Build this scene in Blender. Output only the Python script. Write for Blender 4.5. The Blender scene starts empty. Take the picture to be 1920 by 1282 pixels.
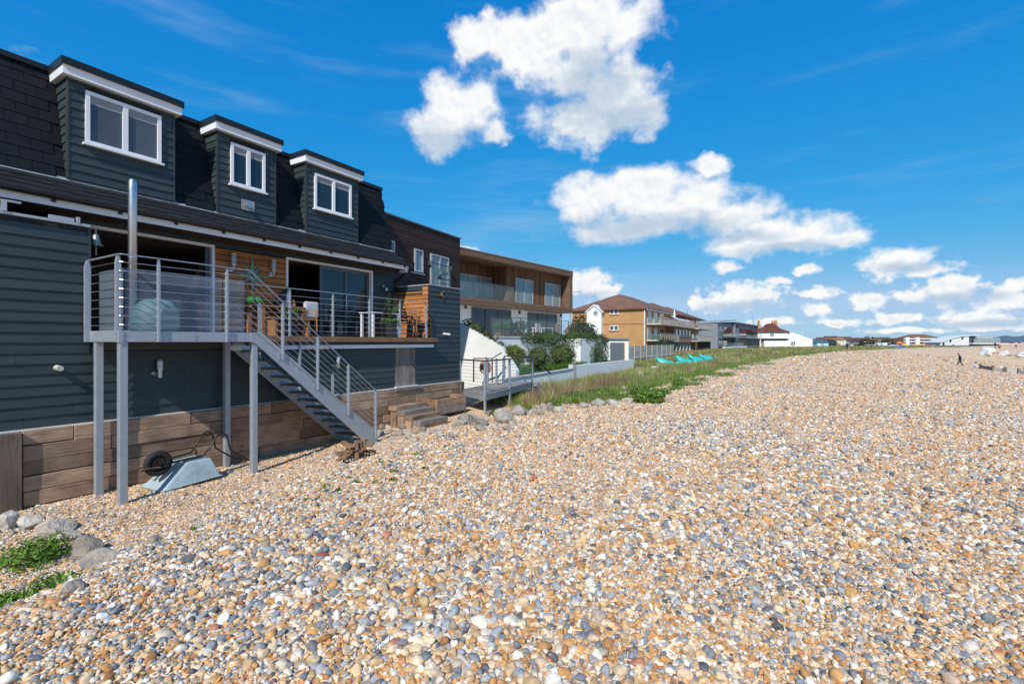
import bpy, bmesh, math, random
import numpy as np
from mathutils import Vector, Matrix, noise as mnoise
random.seed(7); np.random.seed(7)
R = math.radians
SC = bpy.context.scene
COL = SC.collection

# ------------------------------------------------------------------ camera
TH = math.atan(0.6064)            # the facade runs along +Y, the camera is turned left of it
CT, ST = math.cos(TH), math.sin(TH)
FPX, EYE = 907.0, 1.8             # focal length in photo pixels, eye height
cam = bpy.data.cameras.new('camera'); camo = bpy.data.objects.new('camera', cam); COL.objects.link(camo)
camo.location = (0, 0, EYE); camo.rotation_euler = (R(90), 0, TH)
cam.sensor_width = 36; cam.lens = 36*FPX/1920; cam.clip_start = 0.05; cam.clip_end = 20000
cam.shift_y = 0.0
SC.camera = camo

def ray(px):
    a = (px-960)/FPX
    return a*CT-ST, a*ST+CT
def atX(px, py, X):
    rx, ry = ray(px); d = X/rx
    return Vector((X, ry*d, EYE+(640-py)/FPX*d))
def atY(px, py, Y):
    rx, ry = ray(px); d = Y/ry
    return Vector((rx*d, Y, EYE+(640-py)/FPX*d))
def atD(px, py, d):
    rx, ry = ray(px)
    return Vector((rx*d, ry*d, EYE+(640-py)/FPX*d))
def atZ(px, py, z):
    d = FPX*(EYE-z)/(py-640); rx, ry = ray(px)
    return Vector((rx*d, ry*d, z))

# ------------------------------------------------------------------ world: sky with clouds
SUN_TO = Vector((0.30, -1.0, 0.92)).normalized()
wd = bpy.data.worlds.new('World'); SC.world = wd; wd.use_nodes = True
WN, WL = wd.node_tree.nodes, wd.node_tree.links
WN.clear()
def wn(t, **k):
    n = WN.new(t)
    for a, b in k.items(): setattr(n, a, b)
    return n
sky = wn('ShaderNodeTexSky', sky_type='NISHITA', sun_disc=False)
sky.sun_elevation = math.asin(SUN_TO.z); sky.sun_rotation = math.atan2(SUN_TO.x, SUN_TO.y)
sky.air_density = 1.0; sky.dust_density = 0.2; sky.ozone_density = 1.5; sky.altitude = 0
SKY_STRENGTH = 0.115

# the field of cumulus: ellipses given as directions (azimuth, elevation in degrees) and sizes
def azel(px, py):
    v = atD(px, py, 1.0) - Vector((0, 0, EYE)); v.normalize()
    return math.degrees(math.atan2(v.x, v.y)), math.degrees(math.asin(v.z))
BL = [(1105,50,120,70,1),(1010,75,110,52,1),(893,75,58,52,.55),(1160,165,82,66,1),(1115,225,118,48,1),(862,200,76,66,.8),(830,248,66,44,.75),
 (985,110,80,42,1),(1195,205,52,60,.9),(1085,130,75,62,1),(930,250,40,26,.3),
 (1205,365,95,50,1),(1100,375,62,46,1),(1290,378,95,46,1),(1380,402,85,34,1),(1190,425,130,28,.9),(1326,310,38,18,.8),
 (1390,455,75,24,1),(1500,440,100,34,1),(1575,442,56,20,.9),(1440,425,60,26,.9),
 (1690,483,60,28,1),(1650,500,42,24,.9),(1745,505,56,15,.9),(1095,528,62,34,1),(1135,545,34,20,.8),(870,463,24,8,.8),
 (1400,553,84,28,1),(1340,570,48,20,.8),(1300,570,20,16,.8),(1532,548,46,14,.9),(1530,580,34,15,.8),(1360,498,32,13,.7),(1512,505,30,11,.6),
 (1462,525,34,11,.6),(1630,565,46,20,.9),(1780,540,78,26,1),(1705,556,46,16,.8),(1893,562,56,30,1),(1830,590,100,22,.9),(1680,598,70,13,.7),
 (1912,535,36,20,.8),(1570,603,60,11,.6),(1450,602,60,10,.6),(1860,612,90,9,.6),(1700,618,120,8,.5),
 (588,72,44,20,.12),(606,112,22,22,.1),(704,172,16,9,.1),(266,97,20,10,.08),(342,10,18,10,.1),(1258,140,22,12,.1),
 # the same kind of sky goes on outside the frame
 (-500,420,150,60,1),(-380,450,90,40,.9),(2250,330,150,70,1),(2400,380,120,50,.9),(2200,560,120,30,.9)]
blobs = []
for (cx, cy, rx_, ry_, w) in BL:
    if w < .15 or cx < 0 or cx > 1990: continue
    a0, e0 = azel(cx, cy); a1, e1 = azel(cx+1, cy); a2, e2 = azel(cx, cy-1)
    k = (.62+.38*w)*(1.16 if cy < 520 else 1.0)
    blobs.append((a0, e0, k*rx_*abs(a1-a0), k*ry_*abs(e2-e0)))
def wmath(op, a, b=None, c=None):
    n = wn('ShaderNodeMath', operation=op)
    for i, v in enumerate((a, b, c)):
        if v is None: continue
        if isinstance(v, (int, float)): n.inputs[i].default_value = v
        else: WL.new(v, n.inputs[i])
    return n.outputs[0]
def wvec(op, *args):
    n = wn('ShaderNodeVectorMath', operation=op)
    for i, v in enumerate(args):
        if isinstance(v, tuple): n.inputs[i].default_value = v
        elif isinstance(v, (int, float)): n.inputs['Scale'].default_value = v
        else: WL.new(v, n.inputs[i])
    return n
def wramp(x, lo, hi):
    n = wn('ShaderNodeMapRange', interpolation_type='SMOOTHSTEP'); WL.new(x, n.inputs['Value'])
    n.inputs['From Min'].default_value = lo; n.inputs['From Max'].default_value = hi
    return n.outputs['Result']
def wnoise(vec, scale, detail, rough):
    n = wn('ShaderNodeTexNoise'); WL.new(vec, n.inputs['Vector'])
    n.inputs['Scale'].default_value = scale; n.inputs['Detail'].default_value = detail; n.inputs['Roughness'].default_value = rough
    return n
tc = wn('ShaderNodeTexCoord'); dirn = wvec('NORMALIZE', tc.outputs['Generated']).outputs[0]
sx = wn('ShaderNodeSeparateXYZ'); WL.new(dirn, sx.inputs[0])
az_ = wmath('MULTIPLY', wmath('ARCTAN2', sx.outputs[0], sx.outputs[1]), 180/math.pi)
el_ = wmath('MULTIPLY', wmath('ARCSINE', sx.outputs[2]), 180/math.pi)
cx_ = wn('ShaderNodeCombineXYZ'); WL.new(az_, cx_.inputs[0]); WL.new(el_, cx_.inputs[1])
AE = cx_.outputs[0]
# small clouds lie lower: finer noise there
ND = wvec('MULTIPLY', AE, (.085, .105, 0)).outputs[0]
warp = wnoise(ND, 2.6, 5, .55)
amp = wmath('MULTIPLY', wmath('ADD', wmath('MAXIMUM', el_, 0.0), 5.0), .17)
wo_ = wvec('SCALE', wvec('SUBTRACT', warp.outputs['Color'], (.5, .5, .5)).outputs[0], 1.0); WL.new(amp, wo_.inputs['Scale'])
P = wvec('ADD', AE, wo_.outputs[0]).outputs[0]
P = wvec('MULTIPLY', P, (1, 1, 0)).outputs[0]
acc = None
for (az, el, ra, re) in blobs:
    q = wvec('MULTIPLY_ADD', P, (1/ra, 1/re, 0), (-az/ra, -el/re, 0)).outputs[0]
    dst = wvec('LENGTH', q).outputs['Value']
    acc = dst if acc is None else wmath('SMOOTH_MIN', acc, dst, 0.34)
nA = wnoise(ND, 3.4, 9, .54); nB = wnoise(ND, 9.5, 7, .56)
lowmix = wramp(el_, 12.0, 4.5)
n1 = wn('ShaderNodeMix', data_type='FLOAT'); WL.new(lowmix, n1.inputs[0]); WL.new(nA.outputs['Fac'], n1.inputs[2]); WL.new(nB.outputs['Fac'], n1.inputs[3])
N1 = n1.outputs[0]
n2 = wnoise(wvec('ADD', ND, (0.02, .055, 0)).outputs[0], 3.4, 5, .52)
F1 = wmath('ADD', wmath('SUBTRACT', 1.0, acc), wmath('MULTIPLY', wmath('SUBTRACT', N1, .5), wmath('MULTIPLY_ADD', lowmix, .9, 1.6)))
alpha = wramp(F1, -0.12, 0.58)
thick = wramp(F1, 0.22, .95)
grad = wmath('SUBTRACT', nA.outputs['Fac'], n2.outputs['Fac'])
# shade on the cloud bases is painted in: placed ellipses, broken by offset noise
SH = [(1112,150,70,56),(1175,225,95,40),(1080,205,60,30),(850,265,80,30),(1190,425,120,26),(1300,425,80,22),(1120,415,50,22),(1400,440,60,12),
      (1480,462,90,13),(1400,575,80,10),(1700,498,70,10),(1090,555,50,11),(1790,560,80,11),(1840,604,90,8)]
sac = None
for (cx, cy, rx_, ry_) in SH:
    a0, e0 = azel(cx, cy); a1, e1 = azel(cx+1, cy); a2, e2 = azel(cx, cy-1)
    ra, re = 1.25*rx_*abs(a1-a0), 1.25*ry_*abs(e2-e0)
    dst = wvec('LENGTH', wvec('MULTIPLY_ADD', P, (1/ra, 1/re, 0), (-a0/ra, -e0/re, 0)).outputs[0]).outputs['Value']
    sac = dst if sac is None else wmath('SMOOTH_MIN', sac, dst, .3)
base = wramp(wmath('ADD', sac, wmath('MULTIPLY', grad, 1.6)), 1.55, .15)
dark = wmath('MULTIPLY', wmath('MAXIMUM', wmath('MULTIPLY', base, .92), wmath('MULTIPLY', wmath('MULTIPLY', thick, .5), wramp(grad, .12, -.20))), 1.0)
ccol = wn('ShaderNodeMix', data_type='RGBA'); WL.new(dark, ccol.inputs[0])
ccol.inputs[6].default_value = (1.0, 1.0, 1.0, 1); ccol.inputs[7].default_value = (.48, .60, .74, 1)
# elsewhere: the same cumulus, scattered by noise alone
gn_ = wnoise(wvec('MULTIPLY', dirn, (1, 1, 2.2)).outputs[0], 3.4, 7, .58)
dz = wmath('ABSOLUTE', wmath('SUBTRACT', az_, -31.2+14))
galpha = wmath('MULTIPLY', wramp(dz, 52, 62), wmath('MULTIPLY', wramp(gn_.outputs['Fac'], .56, .68), wramp(sx.outputs[2], .02, .10)))
# thin high streaks
mp = wn('ShaderNodeMapping'); mp.inputs['Scale'].default_value = (1.6, 1.6, 11); mp.inputs['Rotation'].default_value = (R(8), R(-10), 0)
WL.new(dirn, mp.inputs['Vector'])
ci = wnoise(mp.outputs[0], 1.7, 6, .55)
cir = wmath('MULTIPLY', wramp(ci.outputs['Fac'], .50, .85), .26)
# clear sky with the deep, slightly polarised rendering of the photograph: one power curve per channel
sp = wn('ShaderNodeSeparateColor'); WL.new(sky.outputs[0], sp.inputs[0])
def chan(i, x0, y0, p, top=None):
    v = wmath('POWER', wmath('MULTIPLY', sp.outputs[i], SKY_STRENGTH/x0), p)
    v = wmath('MULTIPLY', v, y0/SKY_STRENGTH)
    return v if top is None else wmath('SMOOTH_MIN', v, top/SKY_STRENGTH, 1.2)
cc = wn('ShaderNodeCombineColor')
WL.new(chan(0, .5, .17, 2.2, .40), cc.inputs[0]); WL.new(chan(1, .21, .235, .60, .66), cc.inputs[1]); WL.new(chan(2, .37, .66, .27, .86), cc.inputs[2])
sm1 = wn('ShaderNodeMix', data_type='RGBA'); WL.new(cir, sm1.inputs[0]); WL.new(cc.outputs[0], sm1.inputs[6]); sm1.inputs[7].default_value = (5.0, 6.4, 7.6, 1)
cb = wvec('SCALE', ccol.outputs[2], 8.6)
sm2 = wn('ShaderNodeMix', data_type='RGBA'); WL.new(alpha, sm2.inputs[0]); WL.new(sm1.outputs[2], sm2.inputs[6]); WL.new(cb.outputs[0], sm2.inputs[7])
bgA = wn('ShaderNodeBackground'); WL.new(sm2.outputs[2], bgA.inputs['Color']); bgA.inputs['Strength'].default_value = SKY_STRENGTH
sm3 = wn('ShaderNodeMix', data_type='RGBA'); WL.new(galpha, sm3.inputs[0]); WL.new(sm1.outputs[2], sm3.inputs[6]); sm3.inputs[7].default_value = (7.4, 7.9, 8.4, 1)
bgB = wn('ShaderNodeBackground'); WL.new(sm3.outputs[2], bgB.inputs['Color']); bgB.inputs['Strength'].default_value = SKY_STRENGTH
inwin = wmath('LESS_THAN', dz, 52.0)
bg = wn('ShaderNodeMixShader'); WL.new(inwin, bg.inputs[0]); WL.new(bgB.outputs[0], bg.inputs[1]); WL.new(bgA.outputs[0], bg.inputs[2])
wo = wn('ShaderNodeOutputWorld'); WL.new(bg.outputs[0], wo.inputs['Surface'])
wd.cycles.sampling_method = 'MANUAL'; wd.cycles.sample_map_resolution = 512

# ------------------------------------------------------------------ sun, exposure
sl = bpy.data.lights.new('sun', 'SUN'); sl.energy = 4.6; sl.angle = R(0.53); sl.color = (1.0, .955, .88)
so = bpy.data.objects.new('sun', sl); COL.objects.link(so); so.location = (30, -60, 60)
so.rotation_euler = (-SUN_TO).to_track_quat('-Z', 'Y').to_euler()
SC.view_settings.view_transform = 'Standard'; SC.view_settings.look = 'None'
SC.view_settings.exposure = 0.0; SC.view_settings.gamma = 1.0; SC.view_settings.use_curve_mapping = False
SC.cycles.max_bounces = 6; SC.cycles.transparent_max_bounces = 12
SC.cycles.use_adaptive_sampling = True
try: SC.cycles.use_denoising = True
except Exception: pass
# ------------------------------------------------------------------ materials
def newmat(name):
    m = bpy.data.materials.new(name); m.use_nodes = True
    nt = m.node_tree; b = nt.nodes['Principled BSDF']
    return m, nt, b
def lk(nt, a, b): nt.links.new(a, b)
def nd(nt, t, **k):
    n = nt.nodes.new(t)
    for a, b in k.items():
        if a in n.inputs: n.inputs[a].default_value = b
        else: setattr(n, a, b)
    return n
MATS = {}
def pm(name, col, rough=.6, var=.18, scale=6.0, stretch=(1, 1, 1), bump=0.0, bscale=None, metal=0.0, objvar=0.0, dirt=None, dirt_amt=0.0, spec=.5, sheen=0):
    """painted / raw solid surface: base colour, broken up by two noises, a little per-object change and fine relief"""
    m, nt, b = newmat(name)
    geo = nd(nt, 'ShaderNodeNewGeometry'); mp = nd(nt, 'ShaderNodeMapping'); mp.inputs['Scale'].default_value = stretch
    oi = nd(nt, 'ShaderNodeObjectInfo')
    off = nd(nt, 'ShaderNodeVectorMath', operation='SCALE'); lk(nt, oi.outputs['Random'], off.inputs['Scale']); off.inputs[0].default_value = (37, 91, 53)
    ad = nd(nt, 'ShaderNodeVectorMath', operation='ADD'); lk(nt, geo.outputs['Position'], ad.inputs[0]); lk(nt, off.outputs[0], ad.inputs[1])
    if objvar == 0: off.inputs[0].default_value = (0, 0, 0)
    lk(nt, ad.outputs[0], mp.inputs['Vector'])
    n1 = nd(nt, 'ShaderNodeTexNoise', Scale=scale, Detail=6.0, Roughness=.6); lk(nt, mp.outputs[0], n1.inputs['Vector'])
    mr = nd(nt, 'ShaderNodeMapRange'); lk(nt, n1.outputs['Fac'], mr.inputs['Value'])
    mr.inputs['From Min'].default_value = .25; mr.inputs['From Max'].default_value = .75
    mr.inputs['To Min'].default_value = 1-var; mr.inputs['To Max'].default_value = 1+var
    val = mr.outputs['Result']
    if objvar:
        o2 = nd(nt, 'ShaderNodeMapRange'); lk(nt, oi.outputs['Random'], o2.inputs['Value'])
        o2.inputs['To Min'].default_value = 1-objvar; o2.inputs['To Max'].default_value = 1+objvar
        mu = nd(nt, 'ShaderNodeMath', operation='MULTIPLY'); lk(nt, val, mu.inputs[0]); lk(nt, o2.outputs['Result'], mu.inputs[1]); val = mu.outputs[0]
    sc = nd(nt, 'ShaderNodeVectorMath', operation='SCALE'); sc.inputs[0].default_value = col; lk(nt, val, sc.inputs['Scale'])
    colo = sc.outputs[0]
    if dirt is not None:
        n3 = nd(nt, 'ShaderNodeTexNoise', Scale=scale*.37, Detail=8.0, Roughness=.7); lk(nt, mp.outputs[0], n3.inputs['Vector'])
        m3 = nd(nt, 'ShaderNodeMapRange', interpolation_type='SMOOTHSTEP'); lk(nt, n3.outputs['Fac'], m3.inputs['Value'])
        m3.inputs['From Min'].default_value = .48; m3.inputs['From Max'].default_value = .72; m3.inputs['To Max'].default_value = dirt_amt
        mx = nd(nt, 'ShaderNodeMix', data_type='RGBA'); lk(nt, m3.outputs['Result'], mx.inputs[0]); lk(nt, colo, mx.inputs[6]); mx.inputs[7].default_value = (*dirt, 1)
        colo = mx.outputs[2]
    lk(nt, colo, b.inputs['Base Color'])
    r2 = nd(nt, 'ShaderNodeMapRange'); lk(nt, n1.outputs['Fac'], r2.inputs['Value']); r2.inputs['To Min'].default_value = max(0.02, rough-.1); r2.inputs['To Max'].default_value = min(1, rough+.1)
    lk(nt, r2.outputs['Result'], b.inputs['Roughness'])
    b.inputs['Metallic'].default_value = metal; b.inputs['Specular IOR Level'].default_value = spec
    if bump:
        n2 = nd(nt, 'ShaderNodeTexNoise', Scale=bscale or scale*4, Detail=5.0, Roughness=.6); lk(nt, mp.outputs[0], n2.inputs['Vector'])
        bp = nd(nt, 'ShaderNodeBump', Strength=1.0, Distance=bump); lk(nt, n2.outputs['Fac'], bp.inputs['Height']); lk(nt, bp.outputs[0], b.inputs['Normal'])
    MATS[name] = m
    return m
def wood(name, c1, c2, axis='y', rough=.75, grain=30.0, bump=.004, objvar=.22, knots=True):
    """timber with grain along one axis, knots and weathering; differs from piece to piece"""
    m, nt, b = newmat(name)
    geo = nd(nt, 'ShaderNodeNewGeometry'); oi = nd(nt, 'ShaderNodeObjectInfo')
    off = nd(nt, 'ShaderNodeVectorMath', operation='SCALE'); lk(nt, oi.outputs['Random'], off.inputs['Scale']); off.inputs[0].default_value = (17, 41, 23)
    ad = nd(nt, 'ShaderNodeVectorMath', operation='ADD'); lk(nt, geo.outputs['Position'], ad.inputs[0]); lk(nt, off.outputs[0], ad.inputs[1])
    mp = nd(nt, 'ShaderNodeMapping'); lk(nt, ad.outputs[0], mp.inputs['Vector'])
    mp.inputs['Scale'].default_value = {'x': (.06, 1, 1), 'y': (1, .06, 1), 'z': (1, 1, .06)}[axis]
    n1 = nd(nt, 'ShaderNodeTexNoise', Scale=grain, Detail=7.0, Roughness=.65, Distortion=.6); lk(nt, mp.outputs[0], n1.inputs['Vector'])
    n2 = nd(nt, 'ShaderNodeTexNoise', Scale=2.2, Detail=5.0, Roughness=.6); lk(nt, ad.outputs[0], n2.inputs['Vector'])
    mx = nd(nt, 'ShaderNodeMix', data_type='RGBA'); mx.inputs[6].default_value = (*c1, 1); mx.inputs[7].default_value = (*c2, 1)
    f = nd(nt, 'ShaderNodeMath', operation='ADD'); lk(nt, n1.outputs['Fac'], f.inputs[0])
    f2 = nd(nt, 'ShaderNodeMath', operation='SUBTRACT'); lk(nt, n2.outputs['Fac'], f2.inputs[0]); f2.inputs[1].default_value = .5
    lk(nt, f2.outputs[0], f.inputs[1])
    mr = nd(nt, 'ShaderNodeMapRange'); lk(nt, f.outputs[0], mr.inputs['Value']); mr.inputs['From Min'].default_value = .25; mr.inputs['From Max'].default_value = .8
    lk(nt, mr.outputs['Result'], mx.inputs[0])
    o2 = nd(nt, 'ShaderNodeMapRange'); lk(nt, oi.outputs['Random'], o2.inputs['Value']); o2.inputs['To Min'].default_value = 1-objvar; o2.inputs['To Max'].default_value = 1+objvar
    sc = nd(nt, 'ShaderNodeVectorMath', operation='SCALE'); lk(nt, mx.outputs[2], sc.inputs[0]); lk(nt, o2.outputs['Result'], sc.inputs['Scale'])
    colo = sc.outputs[0]
    if knots:
        vo = nd(nt, 'ShaderNodeTexVoronoi', Scale=2.3); lk(nt, ad.outputs[0], vo.inputs['Vector'])
        k = nd(nt, 'ShaderNodeMapRange', interpolation_type='SMOOTHSTEP'); lk(nt, vo.outputs['Distance'], k.inputs['Value'])
        k.inputs['From Min'].default_value = .12; k.inputs['From Max'].default_value = .02; k.inputs['To Max'].default_value = .6
        kx = nd(nt, 'ShaderNodeMix', data_type='RGBA'); lk(nt, k.outputs['Result'], kx.inputs[0]); lk(nt, colo, kx.inputs[6]); kx.inputs[7].default_value = (c2[0]*.35, c2[1]*.3, c2[2]*.28, 1)
        colo = kx.outputs[2]
    lk(nt, colo, b.inputs['Base Color']); b.inputs['Roughness'].default_value = rough; b.inputs['Specular IOR Level'].default_value = .3
    bp = nd(nt, 'ShaderNodeBump', Strength=1.0, Distance=bump); lk(nt, n1.outputs['Fac'], bp.inputs['Height']); lk(nt, bp.outputs[0], b.inputs['Normal'])
    MATS[name] = m
    return m
def glassy(name, col, rough=.03, spec=.6, alpha=1.0, wav=.0):
    """window pane: dark room or curtain behind, sharp reflections; alpha < 1 lets things behind show"""
    m, nt, b = newmat(name)
    geo = nd(nt, 'ShaderNodeNewGeometry')
    n1 = nd(nt, 'ShaderNodeTexNoise', Scale=.9, Detail=3.0); lk(nt, geo.outputs['Position'], n1.inputs['Vector'])
    mr = nd(nt, 'ShaderNodeMapRange'); lk(nt, n1.outputs['Fac'], mr.inputs['Value']); mr.inputs['To Min'].default_value = .6; mr.inputs['To Max'].default_value = 1.4
    sc = nd(nt, 'ShaderNodeVectorMath', operation='SCALE'); sc.inputs[0].default_value = col; lk(nt, mr.outputs['Result'], sc.inputs['Scale'])
    lk(nt, sc.outputs[0], b.inputs['Base Color'])
    b.inputs['Roughness'].default_value = rough; b.inputs['Specular IOR Level'].default_value = spec; b.inputs['Alpha'].default_value = alpha
    if wav:
        n2 = nd(nt, 'ShaderNodeTexNoise', Scale=1.3, Detail=1.0); lk(nt, geo.outputs['Position'], n2.inputs['Vector'])
        bp = nd(nt, 'ShaderNodeBump', Strength=1.0, Distance=wav); lk(nt, n2.outputs['Fac'], bp.inputs['Height']); lk(nt, bp.outputs[0], b.inputs['Normal'])
    MATS[name] = m
    return m
def leafmat(name, attr='lc', trans=.35, rough=.5):
    m, nt, b = newmat(name)
    at = nd(nt, 'ShaderNodeAttribute', attribute_name=attr)
    lk(nt, at.outputs['Color'], b.inputs['Base Color']); b.inputs['Roughness'].default_value = rough; b.inputs['Specular IOR Level'].default_value = .3
    tr = nd(nt, 'ShaderNodeBsdfTranslucent'); lk(nt, at.outputs['Color'], tr.inputs['Color'])
    mx = nd(nt, 'ShaderNodeMixShader'); mx.inputs[0].default_value = trans
    out = nt.nodes['Material Output']
    lk(nt, b.outputs[0], mx.inputs[1]); lk(nt, tr.outputs[0], mx.inputs[2]); lk(nt, mx.outputs[0], out.inputs['Surface'])
    MATS[name] = m
    return m

BOARD = pm('board_paint', (.031, .044, .047), .50, .10, 3.0, (1, .12, 1), bump=.0008, bscale=60, objvar=.13, dirt=(.06, .075, .078), dirt_amt=.4)
WALLDK = pm('dark_backing', (.012, .014, .018), .8, .1)
SLATE = pm('slate', (.0075, .0078, .0105), .7, .2, 9, bump=.0012, bscale=40, objvar=.15, dirt=(.02, .02, .02), dirt_amt=.15, spec=.22)
SLATE2 = pm('apron_slate', (.013, .013, .015), .7, .25, 9, bump=.0015, bscale=40, objvar=.18, dirt=(.055, .05, .045), dirt_amt=.45, spec=.25)
WHITE = pm('white_paint', (.78, .79, .80), .42, .05, 2, dirt=(.55, .55, .53), dirt_amt=.25)
CREAM = pm('cream_render', (.70, .68, .62), .8, .08, 1.5, bump=.002, bscale=50, dirt=(.45, .43, .38), dirt_amt=.35)
WRENDER = pm('white_render', (.80, .79, .76), .85, .07, 1.2, bump=.003, bscale=45, dirt=(.5, .49, .45), dirt_amt=.3)
SHADEREN = pm('shaded_render', (.40, .40, .39), .85, .08, 1.3, bump=.002, bscale=50, dirt=(.24, .24, .22), dirt_amt=.3)  # wall face in the house's shade: the shade is painted in as grey
BLACKP = pm('black_plastic', (.012, .012, .013), .38, .15, 8)
LEAD = pm('lead_sheet', (.27, .29, .31), .5, .25, 10, bump=.003, bscale=22, dirt=(.5, .5, .5), dirt_amt=.4)
GALV = pm('galvanised_steel', (.36, .40, .45), .42, .10, 14, metal=.35, dirt=(.28, .31, .35), dirt_amt=.35, bump=.0003, bscale=90)
STAINLESS = pm('stainless_steel', (.56, .57, .58), .36, .06, 5, metal=1.0)
TREADW = wood('tread_timber', (.17, .15, .13), (.09, .075, .06), 'x', grain=40)
SLEEPER = wood('sleeper_timber', (.43, .29, .195), (.16, .098, .062), 'y', grain=24, bump=.012, objvar=.40)
SLEEPX = wood('sleeper_timber_across', (.38, .225, .12), (.18, .10, .05), 'x', grain=26, bump=.008, objvar=.35)
SLEEPZ = wood('post_timber', (.18, .14, .105), (.085, .066, .05), 'z', grain=22, bump=.007, objvar=.2)
CEDAR = wood('cedar_boards', (.44, .185, .062), (.25, .090, .028), 'y', grain=34, bump=.002, objvar=.2)
CEDARX = wood('cedar_boards_across', (.50, .215, .070), (.30, .115, .035), 'x', grain=34, bump=.002, objvar=.2)
DECKW = wood('deck_timber', (.235, .135, .082), (.13, .07, .042), 'y', grain=36, bump=.002, objvar=.15)
GREYW = wood('weathered_door', (.27, .235, .205), (.135, .115, .10), 'z', grain=38, bump=.003, objvar=.15)
PANE = glassy('window_pane', (.020, .026, .032), .02, .75, wav=.004)
PANEB = glassy('window_pane_blind', (.085, .095, .105), .03, .6, wav=.004)
PANEC = glassy('pane_with_curtain', (.22, .26, .26), .03, .75, wav=.0)
CLEARG = glassy('clear_screen', (.40, .48, .60), .06, .6, alpha=.17)
BALG = glassy('balustrade_glass', (.30, .42, .42), .03, .6, alpha=.13)
FRAMEG = pm('grey_aluminium', (.085, .10, .115), .4, .06, 4, metal=.2)
FRAMEL = pm('pale_aluminium', (.42, .44, .46), .4, .06, 4, metal=.3)
ROCKM = pm('limestone_rock', (.37, .315, .25), .9, .4, 5, bump=.05, bscale=11, objvar=.28, dirt=(.15, .13, .11), dirt_amt=.7)
CONC = pm('concrete', (.52, .50, .46), .85, .12, 2.5, bump=.003, bscale=40, dirt=(.27, .26, .24), dirt_amt=.4)

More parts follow.
